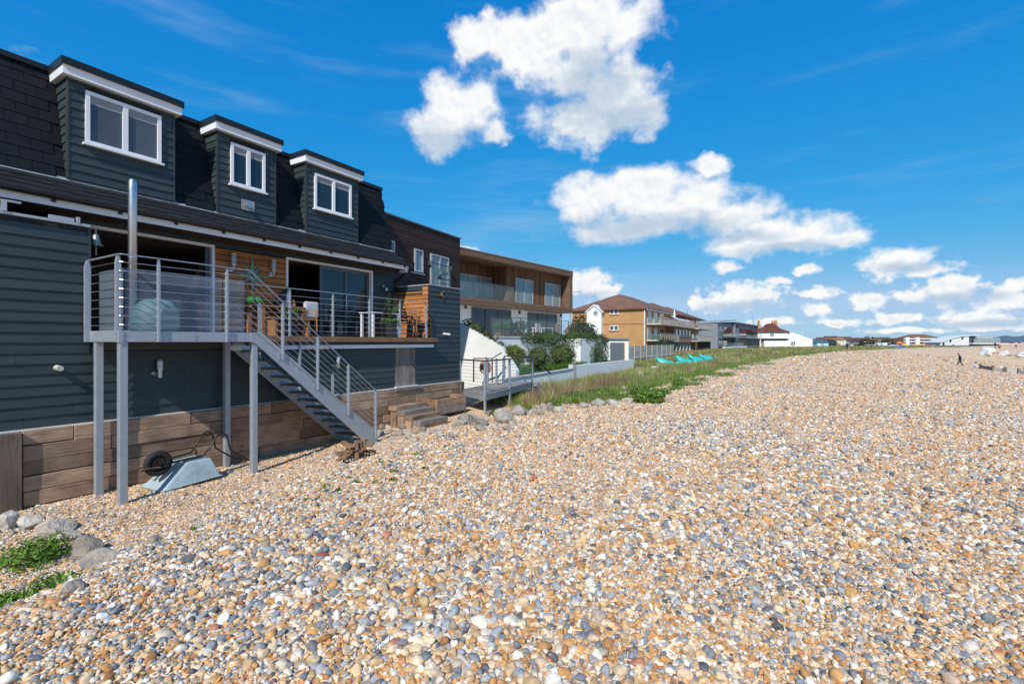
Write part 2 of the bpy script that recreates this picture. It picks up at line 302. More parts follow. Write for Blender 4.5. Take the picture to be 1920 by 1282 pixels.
# ------------------------------------------------------------------ mesh helpers
WORLD = {}
def wloc(o): return WORLD.get(o.name, Vector((0, 0, 0)))
class B:
    def __init__(s, T=None): s.v = []; s.f = []; s.T = T; s.mi = []; s.m = 0
    def add(s, vs, fs):
        n = len(s.v)
        s.v += [Vector(s.T(Vector(p))) if s.T else Vector(p) for p in vs]
        s.f += [tuple(i+n for i in f) for f in fs]; s.mi += [s.m]*len(fs)
        return s
    def box(s, x0, x1, y0, y1, z0, z1):
        x0, x1 = sorted((x0, x1)); y0, y1 = sorted((y0, y1)); z0, z1 = sorted((z0, z1))
        return s.add([(x0,y0,z0),(x1,y0,z0),(x1,y1,z0),(x0,y1,z0),(x0,y0,z1),(x1,y0,z1),(x1,y1,z1),(x0,y1,z1)],
                     [(3,2,1,0),(4,5,6,7),(0,1,5,4),(1,2,6,5),(2,3,7,6),(3,0,4,7)])
    def bar(s, p0, p1, w, h, up=(0, 0, 1)):
        p0, p1, up = Vector(p0), Vector(p1), Vector(up); d = (p1-p0).normalized()
        if abs(d.dot(up)) > .98: up = Vector((1, 0, 0))
        a = d.cross(up).normalized()*(w/2); u = a.cross(d).normalized()*(h/2)
        vs = [p+sa*a+su*u for p in (p0, p1) for sa, su in ((-1,-1),(1,-1),(1,1),(-1,1))]
        return s.add(vs, [(3,2,1,0),(4,5,6,7),(0,1,5,4),(1,2,6,5),(2,3,7,6),(3,0,4,7)])
    def tube(s, p0, p1, r, n=8, r1=None):
        p0, p1 = Vector(p0), Vector(p1); d = (p1-p0).normalized(); r1 = r if r1 is None else r1
        a = d.cross(Vector((0, 0, 1)) if abs(d.z) < .9 else Vector((1, 0, 0))).normalized(); u = a.cross(d)
        vs = [p+(a*math.cos(2*math.pi*k/n)+u*math.sin(2*math.pi*k/n))*rr for p, rr in ((p0, r), (p1, r1)) for k in range(n)]
        fs = [(k, (k+1) % n, n+(k+1) % n, n+k) for k in range(n)]+[tuple(reversed(range(n))), tuple(range(n, 2*n))]
        return s.add(vs, fs)
    def path(s, pts, r, n=8):
        pts = [Vector(p) for p in pts]; vs = []; m = len(pts)
        for i, p in enumerate(pts):
            d = (pts[min(i+1, m-1)]-pts[max(i-1, 0)]).normalized()
            a = d.cross(Vector((0, 0, 1)) if abs(d.z) < .95 else Vector((1, 0, 0))).normalized(); u = a.cross(d)
            rr = r[i] if isinstance(r, (list, tuple)) else r
            vs += [p+(a*math.cos(2*math.pi*k/n)+u*math.sin(2*math.pi*k/n))*rr for k in range(n)]
        fs = [(i*n+k, i*n+(k+1) % n, (i+1)*n+(k+1) % n, (i+1)*n+k) for i in range(m-1) for k in range(n)]
        fs += [tuple(reversed(range(n))), tuple(range((m-1)*n, m*n))]
        return s.add(vs, fs)
    def prism(s, poly, lo, hi, axis='x'):
        """poly: 2-D points in the two other axes (y,z / x,z / x,y); extruded along axis"""
        def mk(t, p): return {'x': (t, p[0], p[1]), 'y': (p[0], t, p[1]), 'z': (p[0], p[1], t)}[axis]
        n = len(poly)
        vs = [mk(lo, p) for p in poly]+[mk(hi, p) for p in poly]
        fs = [(k, (k+1) % n, n+(k+1) % n, n+k) for k in range(n)]+[tuple(reversed(range(n))), tuple(range(n, 2*n))]
        return s.add(vs, fs)
    def lathe(s, prof, c, n=16, axis='z'):
        c = Vector(c); vs = []
        for (r, h) in prof:
            for k in range(n):
                a = 2*math.pi*k/n
                vs.append(c+({'z': Vector((r*math.cos(a), r*math.sin(a), h)), 'y': Vector((r*math.cos(a), h, r*math.sin(a))), 'x': Vector((h, r*math.cos(a), r*math.sin(a)))}[axis]))
        m = len(prof)
        fs = [(i*n+k, i*n+(k+1) % n, (i+1)*n+(k+1) % n, (i+1)*n+k) for i in range(m-1) for k in range(n)]
        fs += [tuple(reversed(range(n))), tuple(range((m-1)*n, m*n))]
        return s.add(vs, fs)
    def build(s, name, mats, parent=None, smooth=False, bevel=0.0, fix=True):
        me = bpy.data.meshes.new(name)
        c = sum(s.v, Vector())/max(1, len(s.v))
        me.from_pydata([p-c for p in s.v], [], s.f)
        for m in (mats if isinstance(mats, (list, tuple)) else [mats]): me.materials.append(m)
        if any(s.mi): me.polygons.foreach_set('material_index', s.mi)
        if fix:
            bm = bmesh.new(); bm.from_mesh(me); bmesh.ops.recalc_face_normals(bm, faces=bm.faces); bm.to_mesh(me); bm.free()
        if smooth: me.polygons.foreach_set('use_smooth', [True]*len(me.polygons))
        o = bpy.data.objects.new(name, me); COL.objects.link(o)
        WORLD[o.name] = c.copy()
        if parent is not None: o.parent = parent; o.location = c-wloc(parent)
        else: o.location = c
        if bevel:
            bv = o.modifiers.new('bevel', 'BEVEL'); bv.width = bevel; bv.segments = 2; bv.limit_method = 'ANGLE'; bv.angle_limit = R(40)
        return o
def tag(o, label, cat, group=None, kind=None):
    if label: o['label'] = label
    if cat: o['category'] = cat
    if group: o['group'] = group
    if kind: o['kind'] = kind
    return o
def thing(name, label, cat, loc, group=None):
    o = bpy.data.objects.new(name, None); COL.objects.link(o); o.empty_display_size = .2
    o.location = loc; WORLD[o.name] = Vector(loc)
    return tag(o, label, cat, group)
def share(src, name, loc, parent, rot=None, scl=None):
    """one more piece with the same mesh"""
    o = bpy.data.objects.new(name, src.data); COL.objects.link(o)
    WORLD[o.name] = Vector(loc)
    if parent is not None: o.parent = parent; o.location = Vector(loc)-wloc(parent)
    else: o.location = loc
    if rot: o.rotation_euler = rot
    if scl: o.scale = scl
    return o
def copy_tree(o, parent=None):
    c = o.copy(); COL.objects.link(c); WORLD[c.name] = wloc(o).copy()
    if parent is not None: c.parent = parent
    for ch in [x for x in bpy.data.objects if x.parent == o]: copy_tree(ch, c)
    return c

# ------------------------------------------------------------------ ground
def sstep(a, b, x):
    t = np.clip((x-a)/(b-a), 0, 1); return t*t*(3-2*t)
def vnoise(x, y, seed=0):
    xi = np.floor(x).astype(np.int64); yi = np.floor(y).astype(np.int64); xf = x-xi; yf = y-yi
    def h(i, j):
        n = (i*374761393+j*668265263+seed*1442695) & 0xffffffff
        n = ((n ^ (n >> 13))*1274126177) & 0xffffffff
        return ((n ^ (n >> 16)) & 0xffff)/65535.0
    u = xf*xf*(3-2*xf); v = yf*yf*(3-2*yf)
    return (h(xi, yi)*(1-u)+h(xi+1, yi)*u)*(1-v)+(h(xi, yi+1)*(1-u)+h(xi+1, yi+1)*u)*v
def crest_x(Y): return np.interp(Y, [-20, 0, 1.2, 3.6, 8.6, 13, 16, 30, 60], [-3.0, -3.8, -4.4, -5.2, -6.4, -6.2, -5.0, -4.8, -4.4])
def ground_z(X, Y):
    X = np.asarray(X, float); Y = np.asarray(Y, float)
    zb = np.interp(Y, [-20, 7, 13, 20, 45, 90], [-.68, -.66, -.44, -.34, -.20, 0.0])
    xc = crest_x(Y); w = np.interp(Y, [0, 12, 18], [2.6, 2.6, 4.5])
    t = sstep(xc-w, xc+.3, X)
    z = zb*(1-t)
    shift = np.clip(Y/100, 0, 6)**3*8
    xs = X-shift-2.0
    z = z-.12*np.log1p(np.exp(np.clip(xs*1.2, -30, 30)))/1.2*(1-.0*xs)
    z = np.maximum(z, -4.5)
    amp = sstep(-9.6, -7.5, X)
    near = 1/(1+(np.hypot(X, Y)/30)**2)
    z = z+amp*near*((vnoise(X*.55, Y*.55, 1)-.5)*.10+(vnoise(X*1.7, Y*1.7, 2)-.5)*.045)
    z = z+np.clip((np.hypot(X, Y)-150)/200, 0, 1)*(vnoise(X*.02, Y*.02, 5)-.5)*.5
    return z
def gz(x, y): return float(ground_z(np.array([x]), np.array([y]))[0])
def axis_lines(lo, hi, c0, c1, step, growth=1.13):
    core = list(np.arange(c0, c1+1e-6, step)); a = []; s = step; x = c0
    while x > lo: s *= growth; x -= s; a.append(x)
    b = []; s = step; x = c1
    while x < hi: s *= growth; x += s; b.append(x)
    return np.array(a[::-1]+core+b)
gx = axis_lines(-3000, 4000, -12, 6, .22); gy = axis_lines(-200, 9000, -1, 34, .25)
GX, GY = np.meshgrid(gx, gy); GZ = ground_z(GX, GY)
nx, ny = len(gx), len(gy)
me = bpy.data.meshes.new('beach'); idx = np.arange(nx*ny).reshape(ny, nx)
quads = np.stack([idx[:-1, :-1], idx[:-1, 1:], idx[1:, 1:], idx[1:, :-1]], -1).reshape(-1, 4)
me.from_pydata(np.stack([GX, GY, GZ], -1).reshape(-1, 3).tolist(), [], quads.tolist())
me.polygons.foreach_set('use_smooth', [True]*len(me.polygons))
beach = bpy.data.objects.new('beach', me); COL.objects.link(beach); tag(beach, None, None, kind='structure')

STONES = [((.52, .270, .098), 19), ((.59, .380, .195), 23), ((.66, .495, .320), 21), ((.72, .62, .50), 15), ((.79, .74, .66), 4.5),
          ((.20, .21, .225), 14), ((.36, .36, .355), 12), ((.11, .11, .115), 5), ((.40, .19, .07), 7), ((.38, .15, .09), 1.2), ((.45, .36, .27), 10)]
# far pebbles: one cell per stone in the ground's own material; close by, the real stones lie on it
m, nt, b = newmat('shingle_ground')
geo = nd(nt, 'ShaderNodeNewGeometry')
jit = nd(nt, 'ShaderNodeTexNoise', Scale=9.0, Detail=2.0); lk(nt, geo.outputs['Position'], jit.inputs['Vector'])
jv = nd(nt, 'ShaderNodeVectorMath', operation='SCALE', Scale=.05); lk(nt, jit.outputs['Color'], jv.inputs[0])
jp = nd(nt, 'ShaderNodeVectorMath', operation='ADD'); lk(nt, geo.outputs['Position'], jp.inputs[0]); lk(nt, jv.outputs[0], jp.inputs[1])
vo = nd(nt, 'ShaderNodeTexVoronoi', Scale=19.0); lk(nt, jp.outputs[0], vo.inputs['Vector'])
sepc = nd(nt, 'ShaderNodeSeparateColor'); lk(nt, vo.outputs['Color'], sepc.inputs[0])
cr = nd(nt, 'ShaderNodeValToRGB'); cr.color_ramp.interpolation = 'CONSTANT'
tot = sum(w for c, w in STONES); acc_ = 0
els = cr.color_ramp.elements
for i, (c, w) in enumerate(STONES):
    e = els[0] if i == 0 else (els[1] if i == 1 else els.new(acc_/tot))
    e.position = acc_/tot; e.color = (*c, 1); acc_ += w
lk(nt, sepc.outputs[0], cr.inputs[0])
big = nd(nt, 'ShaderNodeTexNoise', Scale=.35, Detail=4.0, Roughness=.6); lk(nt, geo.outputs['Position'], big.inputs['Vector'])
bmr = nd(nt, 'ShaderNodeMapRange'); lk(nt, big.outputs['Fac'], bmr.inputs['Value']); bmr.inputs['To Min'].default_value = 1.05; bmr.inputs['To Max'].default_value = 1.42
sc = nd(nt, 'ShaderNodeVectorMath', operation='SCALE'); tnt = nd(nt, 'ShaderNodeVectorMath', operation='MULTIPLY'); lk(nt, cr.outputs[0], tnt.inputs[0]); tnt.inputs[1].default_value = (1.08, .985, .86); lk(nt, tnt.outputs[0], sc.inputs[0]); sp1 = nd(nt, 'ShaderNodeTexNoise', Scale=7.0, Detail=6.0, Roughness=.8); lk(nt, geo.outputs['Position'], sp1.inputs['Vector'])
spr = nd(nt, 'ShaderNodeMapRange'); lk(nt, sp1.outputs['Fac'], spr.inputs['Value']); spr.inputs['From Min'].default_value = .3; spr.inputs['From Max'].default_value = .7; spr.inputs['To Min'].default_value = .78; spr.inputs['To Max'].default_value = 1.22
spm = nd(nt, 'ShaderNodeMath', operation='MULTIPLY'); lk(nt, bmr.outputs[0], spm.inputs[0]); lk(nt, spr.outputs[0], spm.inputs[1]); lk(nt, spm.outputs[0], sc.inputs['Scale'])
# drifts of greyer and of redder stones, a few metres across
dr1 = nd(nt, 'ShaderNodeTexNoise', Scale=.75, Detail=7.0, Roughness=.75); lk(nt, geo.outputs['Position'], dr1.inputs['Vector'])
drr = nd(nt, 'ShaderNodeMapRange', interpolation_type='SMOOTHSTEP'); lk(nt, dr1.outputs['Fac'], drr.inputs['Value']); drr.inputs['From Min'].default_value = .46; drr.inputs['From Max'].default_value = .66; drr.inputs['To Max'].default_value = .32
drm = nd(nt, 'ShaderNodeMix', data_type='RGBA'); lk(nt, drr.outputs[0], drm.inputs[0]); lk(nt, sc.outputs[0], drm.inputs[6]); drm.inputs[7].default_value = (.40, .36, .325, 1)
# soil and litter where plants grow
gat = nd(nt, 'ShaderNodeAttribute', attribute_name='green')
soil = nd(nt, 'ShaderNodeTexNoise', Scale=2.5, Detail=8.0, Roughness=.7); lk(nt, geo.outputs['Position'], soil.inputs['Vector'])
smx = nd(nt, 'ShaderNodeMix', data_type='RGBA'); lk(nt, soil.outputs['Fac'], smx.inputs[0]); smx.inputs[6].default_value = (.045, .060, .018, 1); smx.inputs[7].default_value = (.16, .12, .06, 1)
gmx = nd(nt, 'ShaderNodeMix', data_type='RGBA'); lk(nt, gat.outputs['Fac'], gmx.inputs[0]); lk(nt, drm.outputs[2], gmx.inputs[6]); lk(nt, smx.outputs[2], gmx.inputs[7])
lk(nt, gmx.outputs[2], b.inputs['Base Color']); b.inputs['Roughness'].default_value = .8; b.inputs['Specular IOR Level'].default_value = .25
bp = nd(nt, 'ShaderNodeBump', Strength=.6, Distance=.004); bp.invert = True; lk(nt, vo.outputs['Distance'], bp.inputs['Height']); lk(nt, bp.outputs[0], b.inputs['Normal'])
beach.data.materials.append(m)
# where plants grow (a property of the ground: 1 = soil)
def green_mask(X, Y):
    e = -4.75+np.interp(Y, [13, 30, 60, 76, 120, 200, 300], [-.9, .2, 2.0, 4.4, 12, 36, 80])+(vnoise(X*.5+9, Y*.35, 8)-.5)*1.6
    g = sstep(e+.4, e-.5, X)*sstep(12.6, 14.2, Y+(X+7)*.5)
    return np.clip(g, 0, 1)
ga = me.attributes.new('green', 'FLOAT', 'POINT'); ga.data.foreach_set('value', green_mask(GX, GY).astype(np.float32).ravel())

# the sea, down the slope to the right of the view
m, nt, b = newmat('sea_water'); b.inputs['Base Color'].default_value = (.035, .085, .085, 1); b.inputs['Roughness'].default_value = .12
geo = nd(nt, 'ShaderNodeNewGeometry'); n1 = nd(nt, 'ShaderNodeTexNoise', Scale=.6, Detail=6.0, Roughness=.6); lk(nt, geo.outputs['Position'], n1.inputs['Vector'])
bp = nd(nt, 'ShaderNodeBump', Strength=1.0, Distance=.25); lk(nt, n1.outputs['Fac'], bp.inputs['Height']); lk(nt, bp.outputs[0], b.inputs['Normal'])
sme = bpy.data.meshes.new('sea'); sme.from_pydata([(20, -200, -3.3), (4000, -200, -3.3), (4000, 700, -3.3), (20, 700, -3.3)], [], [(0, 1, 2, 3)]); sme.materials.append(m)
sea = bpy.data.objects.new('sea', sme); COL.objects.link(sea); tag(sea, None, None, kind='structure')
# ------------------------------------------------------------------ shingle: real stones
rs = np.random.RandomState(11)
def pebble_mesh(i):
    bm = bmesh.new(); bmesh.ops.create_icosphere(bm, subdivisions=3, radius=.5)
    o = Vector((i*7.3, i*3.1, i*1.7)); rr = random.Random(i)
    ax = (1.0, rr.uniform(.52, .92), rr.uniform(.40, .70)); k = rr.uniform(.8, 1.5)
    for v in bm.verts:
        n = mnoise.noise(v.co*1.7+o)*.26*k+mnoise.noise(v.co*3.6+o)*.10*k
        v.co *= 1+n
        v.co = Vector((v.co.x*ax[0], v.co.y*ax[1], v.co.z*ax[2]))
    cuts = [(Vector((rr.gauss(0, 1), rr.gauss(0, 1), rr.gauss(0, 1))).normalized(), rr.uniform(.26, .40)) for _ in range(0 if i % 3 == 0 else rr.randint(2, 5))]
    for v in bm.verts:
        for nr, dd in cuts:
            e = v.co.dot(nr)-dd*(ax[0]*abs(nr.x)+ax[1]*abs(nr.y)+ax[2]*abs(nr.z))
            if e > 0: v.co -= nr*e*.9
    for f in bm.faces: f.smooth = True
    me = bpy.data.meshes.new('pebble_shape'); bm.to_mesh(me); bm.free()
    return me
m, nt, b = newmat('pebble')
at = nd(nt, 'ShaderNodeAttribute', attribute_type='INSTANCER', attribute_name='pcol')
tco = nd(nt, 'ShaderNodeTexCoord'); oi = nd(nt, 'ShaderNodeObjectInfo')
of = nd(nt, 'ShaderNodeVectorMath', operation='SCALE'); of.inputs[0].default_value = (91, 47, 63); lk(nt, oi.outputs['Random'], of.inputs['Scale'])
ad = nd(nt, 'ShaderNodeVectorMath', operation='ADD'); lk(nt, tco.outputs['Object'], ad.inputs[0]); lk(nt, of.outputs[0], ad.inputs[1])
n1 = nd(nt, 'ShaderNodeTexNoise', Scale=2.6, Detail=6.0, Roughness=.65, Distortion=.8); lk(nt, ad.outputs[0], n1.inputs['Vector'])
mr = nd(nt, 'ShaderNodeMapRange'); lk(nt, n1.outputs['Fac'], mr.inputs['Value']); mr.inputs['From Min'].default_value = .3; mr.inputs['From Max'].default_value = .7; mr.inputs['To Min'].default_value = .68; mr.inputs['To Max'].default_value = 1.28
s1 = nd(nt, 'ShaderNodeVectorMath', operation='SCALE'); lk(nt, at.outputs['Color'], s1.inputs[0]); lk(nt, mr.outputs[0], s1.inputs['Scale'])
n2 = nd(nt, 'ShaderNodeTexNoise', Scale=3.4, Detail=3.0, Distortion=1.4); lk(nt, ad.outputs[0], n2.inputs['Vector'])
m2 = nd(nt, 'ShaderNodeMapRange', interpolation_type='SMOOTHSTEP'); lk(nt, n2.outputs['Fac'], m2.inputs['Value']); m2.inputs['From Min'].default_value = .62; m2.inputs['From Max'].default_value = .70; m2.inputs['To Max'].default_value = .5
x1 = nd(nt, 'ShaderNodeMix', data_type='RGBA'); lk(nt, m2.outputs[0], x1.inputs[0]); lk(nt, s1.outputs[0], x1.inputs[6]); x1.inputs[7].default_value = (.62, .50, .36, 1)
lk(nt, x1.outputs[2], b.inputs['Base Color']); b.inputs['Roughness'].default_value = .62; b.inputs['Specular IOR Level'].default_value = .35
PEB = m
pcol = bpy.data.collections.new('pebble_shapes')
NV = 21
for i in range(NV):
    pe = pebble_mesh(i); pe.materials.append(PEB); po = bpy.data.objects.new('pebble_shape', pe); pcol.objects.link(po)
def scatter(r0, r1, dens, half=55):
    area = R(2*half)/2*(r1*r1-r0*r0); n = int(area*dens)
    r = np.sqrt(rs.uniform(r0*r0, r1*r1, n)); a = TH+R(1)*rs.uniform(-half, half, n)
    return -np.sin(a)*r, np.cos(a)*r
parts = [scatter(.4, 7, 2500, 80), scatter(7, 12, 1600, 70), scatter(12, 19, 600), scatter(19, 30, 200), scatter(30, 44, 75), scatter(44, 64, 28), scatter(64, 120, 7)]
PX = np.concatenate([p[0] for p in parts]); PY = np.concatenate([p[1] for p in parts])
rad = np.hypot(PX, PY)
keep = (PX > -9.85) & (rs.rand(len(PX)) > green_mask(PX, PY)*1.1)
PX, PY, rad = PX[keep], PY[keep], rad[keep]
n = len(PX)
size = np.exp(rs.normal(np.log(.0275), .42, n))
coarse = sstep(.45, .75, vnoise(PX*.8, PY*.8, 21))*sstep(-8, -5, PX)
size *= (.84+.34*coarse)
size *= np.interp(PX, [-9.5, -6.5, -5], [.72, .82, 1.0])
bigs = rs.rand(n) > .991; size[bigs] *= rs.uniform(1.5, 2.5, bigs.sum())
size = np.clip(size, .015, .088)
size *= np.interp(rad, [12, 19, 30, 42, 64, 120], [1.0, 1.2, 1.5, 1.9, 2.5, 3.6])
PZ = ground_z(PX, PY)+size*rs.uniform(-.05, .30, n)
w = np.array([w for c, w in STONES]); w = w/w.sum()
patch = vnoise(PX*.45+3, PY*.45, 31)                      # some stretches are greyer, some more golden
ci_ = rs.choice(len(STONES), n, p=w)
grey = (rs.rand(n) < (patch-.55)*.9); ci_[grey] = rs.choice([5, 6, 7, 4], grey.sum())
cols = np.array([c for c, w in STONES])[ci_]*np.exp(rs.normal(0, .13, n))[:, None]*(1+rs.normal(0, .022, (n, 3)))
cols = np.clip(cols, .02, .86)
pme = bpy.data.meshes.new('shingle'); pme.vertices.add(n)
pme.vertices.foreach_set('co', np.stack([PX, PY, PZ], -1).astype(np.float32).ravel())
def pattr(nm, ty, arr, key): a = pme.attributes.new(nm, ty, 'POINT'); a.data.foreach_set(key, np.ascontiguousarray(arr).ravel())
pattr('rot', 'FLOAT_VECTOR', np.stack([rs.normal(0, .45, n), rs.normal(0, .45, n), rs.uniform(0, 6.283, n)], -1).astype(np.float32), 'vector')
pattr('scl', 'FLOAT_VECTOR', (size[:, None]*rs.uniform(.9, 1.25, (n, 3))).astype(np.float32), 'vector')
pattr('idx', 'INT', rs.randint(0, NV, n).astype(np.int32), 'value')
pattr('pcol', 'FLOAT_COLOR', np.concatenate([cols, np.ones((n, 1))], 1).astype(np.float32), 'color')
shingle = bpy.data.objects.new('shingle', pme); COL.objects.link(shingle)
tag(shingle, 'rounded golden, cream and grey flint pebbles covering the beach', 'pebbles', kind='stuff')
ng = bpy.data.node_groups.new('stones_on_points', 'GeometryNodeTree')
ng.interface.new_socket('Geometry', in_out='INPUT', socket_type='NodeSocketGeometry'); ng.interface.new_socket('Geometry', in_out='OUTPUT', socket_type='NodeSocketGeometry')
i_ = ng.nodes.new('NodeGroupInput'); o_ = ng.nodes.new('NodeGroupOutput'); ip = ng.nodes.new('GeometryNodeInstanceOnPoints')
cinf = ng.nodes.new('GeometryNodeCollectionInfo'); cinf.inputs['Collection'].default_value = pcol; cinf.inputs['Separate Children'].default_value = True; cinf.inputs['Reset Children'].default_value = True
def na(nm, ty):
    a = ng.nodes.new('GeometryNodeInputNamedAttribute'); a.data_type = ty; a.inputs['Name'].default_value = nm; return a.outputs['Attribute']
e2r = ng.nodes.new('FunctionNodeEulerToRotation'); ng.links.new(na('rot', 'FLOAT_VECTOR'), e2r.inputs[0])
ng.links.new(i_.outputs[0], ip.inputs['Points']); ng.links.new(cinf.outputs[0], ip.inputs['Instance']); ip.inputs['Pick Instance'].default_value = True
ng.links.new(na('idx', 'INT'), ip.inputs['Instance Index']); ng.links.new(e2r.outputs[0], ip.inputs['Rotation']); ng.links.new(na('scl', 'FLOAT_VECTOR'), ip.inputs['Scale'])
ng.links.new(ip.outputs[0], o_.inputs[0])
gmod = shingle.modifiers.new('stones', 'NODES'); gmod.node_group = ng
# ------------------------------------------------------------------ the clad house
XL, XU, XE = -10.0, -11.4, -10.75          # lower wall, recessed upper wall, eave
YEND = 11.37
house = thing('clad_house', 'dark green boarded beach house with black slate mansard roof and three dormers', 'house', (-12, 6, -.7))
def board(parent, y0, y1, z, X, h=.16, mat=BOARD, t0=.008, t1=.030, name='board', lap=.018):
    """one lap board facing the sea: thin at the top, thick at its lower lip"""
    cut = [y0]
    while y1-cut[-1] > 4.2: cut.append(cut[-1]+random.uniform(1.6, 3.9))
    cut.append(y1)
    for a, c in zip(cut[:-1], cut[1:]):
        e = random.uniform(-.0025, .0025)
        b = B(); b.prism([(X-.004, z), (X+t1+e, z+e), (X+t0, z+h+lap), (X-.004, z+h+lap)], a+(.002 if a > y0 else 0), c-(.002 if c < y1 else 0), 'y'); o = b.build(name, mat, parent)
    return o
def board_end(parent, x0, x1, z, Y, h=.16, mat=BOARD, t0=.008, t1=.030, name='board', lap=.018, x0t=None):
    """one lap board facing -Y"""
    x0t = x0 if x0t is None else x0t; b = B()
    b.add([(x0,Y+.004,z),(x1,Y+.004,z),(x1,Y-t1,z),(x0,Y-t1,z),(x0t,Y+.004,z+h+lap),(x1,Y+.004,z+h+lap),(x1,Y-t0,z+h+lap),(x0t,Y-t0,z+h+lap)],
          [(0,1,2,3),(7,6,5,4),(0,4,5,1),(1,5,6,2),(2,6,7,3),(3,7,4,0)])
    return b.build(name, mat, parent)
# lower storey, left block and wing
wall = B().box(-15, XL-.01, -5, 13.04, -.9, 1.78).box(-13.4, XL-.01, -5, 3.17, 1.78, 3.64).box(-11.40, XL-.01, 11.52, 13.04, 1.78, 3.56).build('lower_wall', WALLDK, house)
EXP = .161
zs = [.50+EXP*k for k in range(20)]
DY0, DY1 = 10.06, 10.87
for z in zs:
    if z < 1.60:
        h = min(EXP, 1.640-z)
        board(wall, -5, DY0-.02, z, XL, h); board(wall, DY1+.02, 13.05, z, XL, h)
    elif z < 3.55:
        h = min(EXP, 3.62-z)
        board(wall, -5, 3.17, z, XL, h)
    if 1.60 <= z < 3.45:
        board(wall, 11.52, 13.05, z, XL, min(EXP, 3.55-z))
B().box(XL-.01, XL+.03, 3.15, 3.19, 1.70, 3.64).build('corner_trim', BOARD, wall)
B().box(XL-.01, XL+.032, 13.03, 13.065, .5, 3.56).build('corner_trim', BOARD, wall)
B().box(XL-.02, XL+.05, -5, 13.06, .475, .497).build('drip_strip', WHITE, wall)
B().box(-11.45, XL+.04, 11.48, 13.08, 3.562, 3.60).build('coping', LEAD, wall)
# plank door to the store
pd = B().box(XL-.02, XL+.012, DY0-.03, DY1+.03, .50, 1.64).build('store_door', GREYW, house)
for k in range(6):
    w = (DY1-DY0)/6
    B().box(XL+.010, XL+.030, DY0+k*w+.004, DY0+(k+1)*w-.004, .53, 1.635).build('plank', GREYW, pd)
B().box(XL+.02, XL+.06, DY1-.12, DY1-.08, 1.08, 1.14).build('latch', BLACKP, pd)
B().box(XL-.0, XL+.09, DY0-.05, DY1+.05, .497, .525).build('threshold', WHITE, pd)
# terrace deck
deck = B().box(-11.4, -9.80, 3.17, 11.50, 1.80, 1.915).build('terrace_deck', DECKW, house)
B().box(-9.80, -9.74, 5.30, 11.62, 1.805, 1.93).build('edge_board', DECKW, deck)
B().box(XL-.02, -9.87, 3.2, 11.50, 1.665, 1.80).build('joist_face', BOARD, deck)
B().box(-9.87, -9.84, 5.30, 11.56, 1.635, 1.725).build('trim_strip', WHITE, deck)
for k in range(11):
    B().box(-11.38+k*.144, -11.38+k*.144+.138, 3.2, 11.49, 1.915, 1.932).build('deck_board', DECKW, deck)
# recessed upper wall
def yat(px, X): return atX(px, 640, X).y
YO0, YO1 = 3.2, yat(397, XU)           # left opening
YD0, YD1 = yat(537, XU), yat(695, XU)  # right doors
ZT = 3.945
uw = B().box(-11.75, XU-.01, YO1, YD0, 1.93, 4.06).box(-11.75, XU-.01, YD1, YEND, 1.93, 4.06).box(-11.75, XU-.01, 3.17, YO1, ZT, 4.06).box(-11.75, XU-.01, YD0, YD1, ZT, 4.06).build('upper_wall', WALLDK, house)
board(uw, 3.17, YEND, ZT+.01, XU, .12, t0=.02, t1=.03)
k = 0; z = 1.94
while z < 3.93:
    board(uw, YO1+.045, YD0-.03, z, XU, min(.128, 3.94-z)-.012, CEDAR, .020, .026, 'cedar_board', 0); z += .133
z = 1.94
while z < 3.92:
    board(uw, YD1+.05, YEND, z, XU, min(EXP, 3.94-z)); z += EXP
# rooms behind the openings
ROOMW = pm('room_wall', (.16, .14, .125), .8, .1, 2); ROOMF = wood('room_floor', (.16, .10, .06), (.10, .06, .035), 'x')
B().box(-16, -15.9, 2.2, YEND, 1.93, 4.05).box(-16, XU-.36, 2.1, 2.2, 1.93, 4.05).box(-15.9, XU-.36, 6.7, 6.8, 1.93, 4.05).box(-16, XU-.36, YEND-.1, YEND, 1.93, 4.05).build('room_walls', ROOMW, house)
B().box(-15.9, XU-.02, 2.2, YEND-.1, 1.90, 1.934).build('room_floor', ROOMF, house)
B().box(-15.9, XU-.36, 2.2, YEND-.1, 3.97, 4.05).build('room_ceiling', ROOMW, house)
# roof brace seen in the left room
B().bar((-13.2, 5.6, 1.95), (-13.0, 6.5, 3.9), .14, .14).build('timber_brace', GREYW, house)
def frame_x(parent, y0, y1, z0, z1, X, w=.06, d=.08, mat=WHITE, mull=(), name='frame', bottom=True):
    b = B()
    b.box(X-d, X, y0, y0+w, z0, z1).box(X-d, X, y1-w, y1, z0, z1).box(X-d, X, y0+w, y1-w, z1-w, z1)
    if bottom: b.box(X-d, X, y0+w, y1-w, z0, z0+w)
    for (m0, mw) in mull: b.box(X-d, X+.001, m0-mw/2, m0+mw/2, z0+(w if bottom else 0), z1-w)
    return b.build(name, mat, parent)
ld = frame_x(house, YO0-.1, YO1+.045, 1.93, ZT+.03, XU+.045, .055, .12, WHITE, bottom=False, name='left_door_frame')
dl = B()
for px in (386, 391):
    y = yat(px, XU-.1); dl.box(XU-.12, XU-.06, y-.025, y+.025, 1.95, ZT-.03)
dl.build('folded_door_leaf', FRAMEG, ld)
rd = frame_x(house, YD0-.03, YD1+.05, 1.93, ZT+.03, XU+.045, .055, .12, WHITE, bottom=False, name='right_door_frame')
ys = [yat(p, XU-.05) for p in (599, 648, 690)]
frame_x(rd, ys[0], ys[1]+.04, 1.94, ZT-.03, XU-.03, .085, .05, FRAMEG, name='door_leaf')
frame_x(rd, ys[1]-.05, ys[2]+.05, 1.94, ZT-.03, XU-.085, .085, .05, FRAMEG, name='door_leaf')
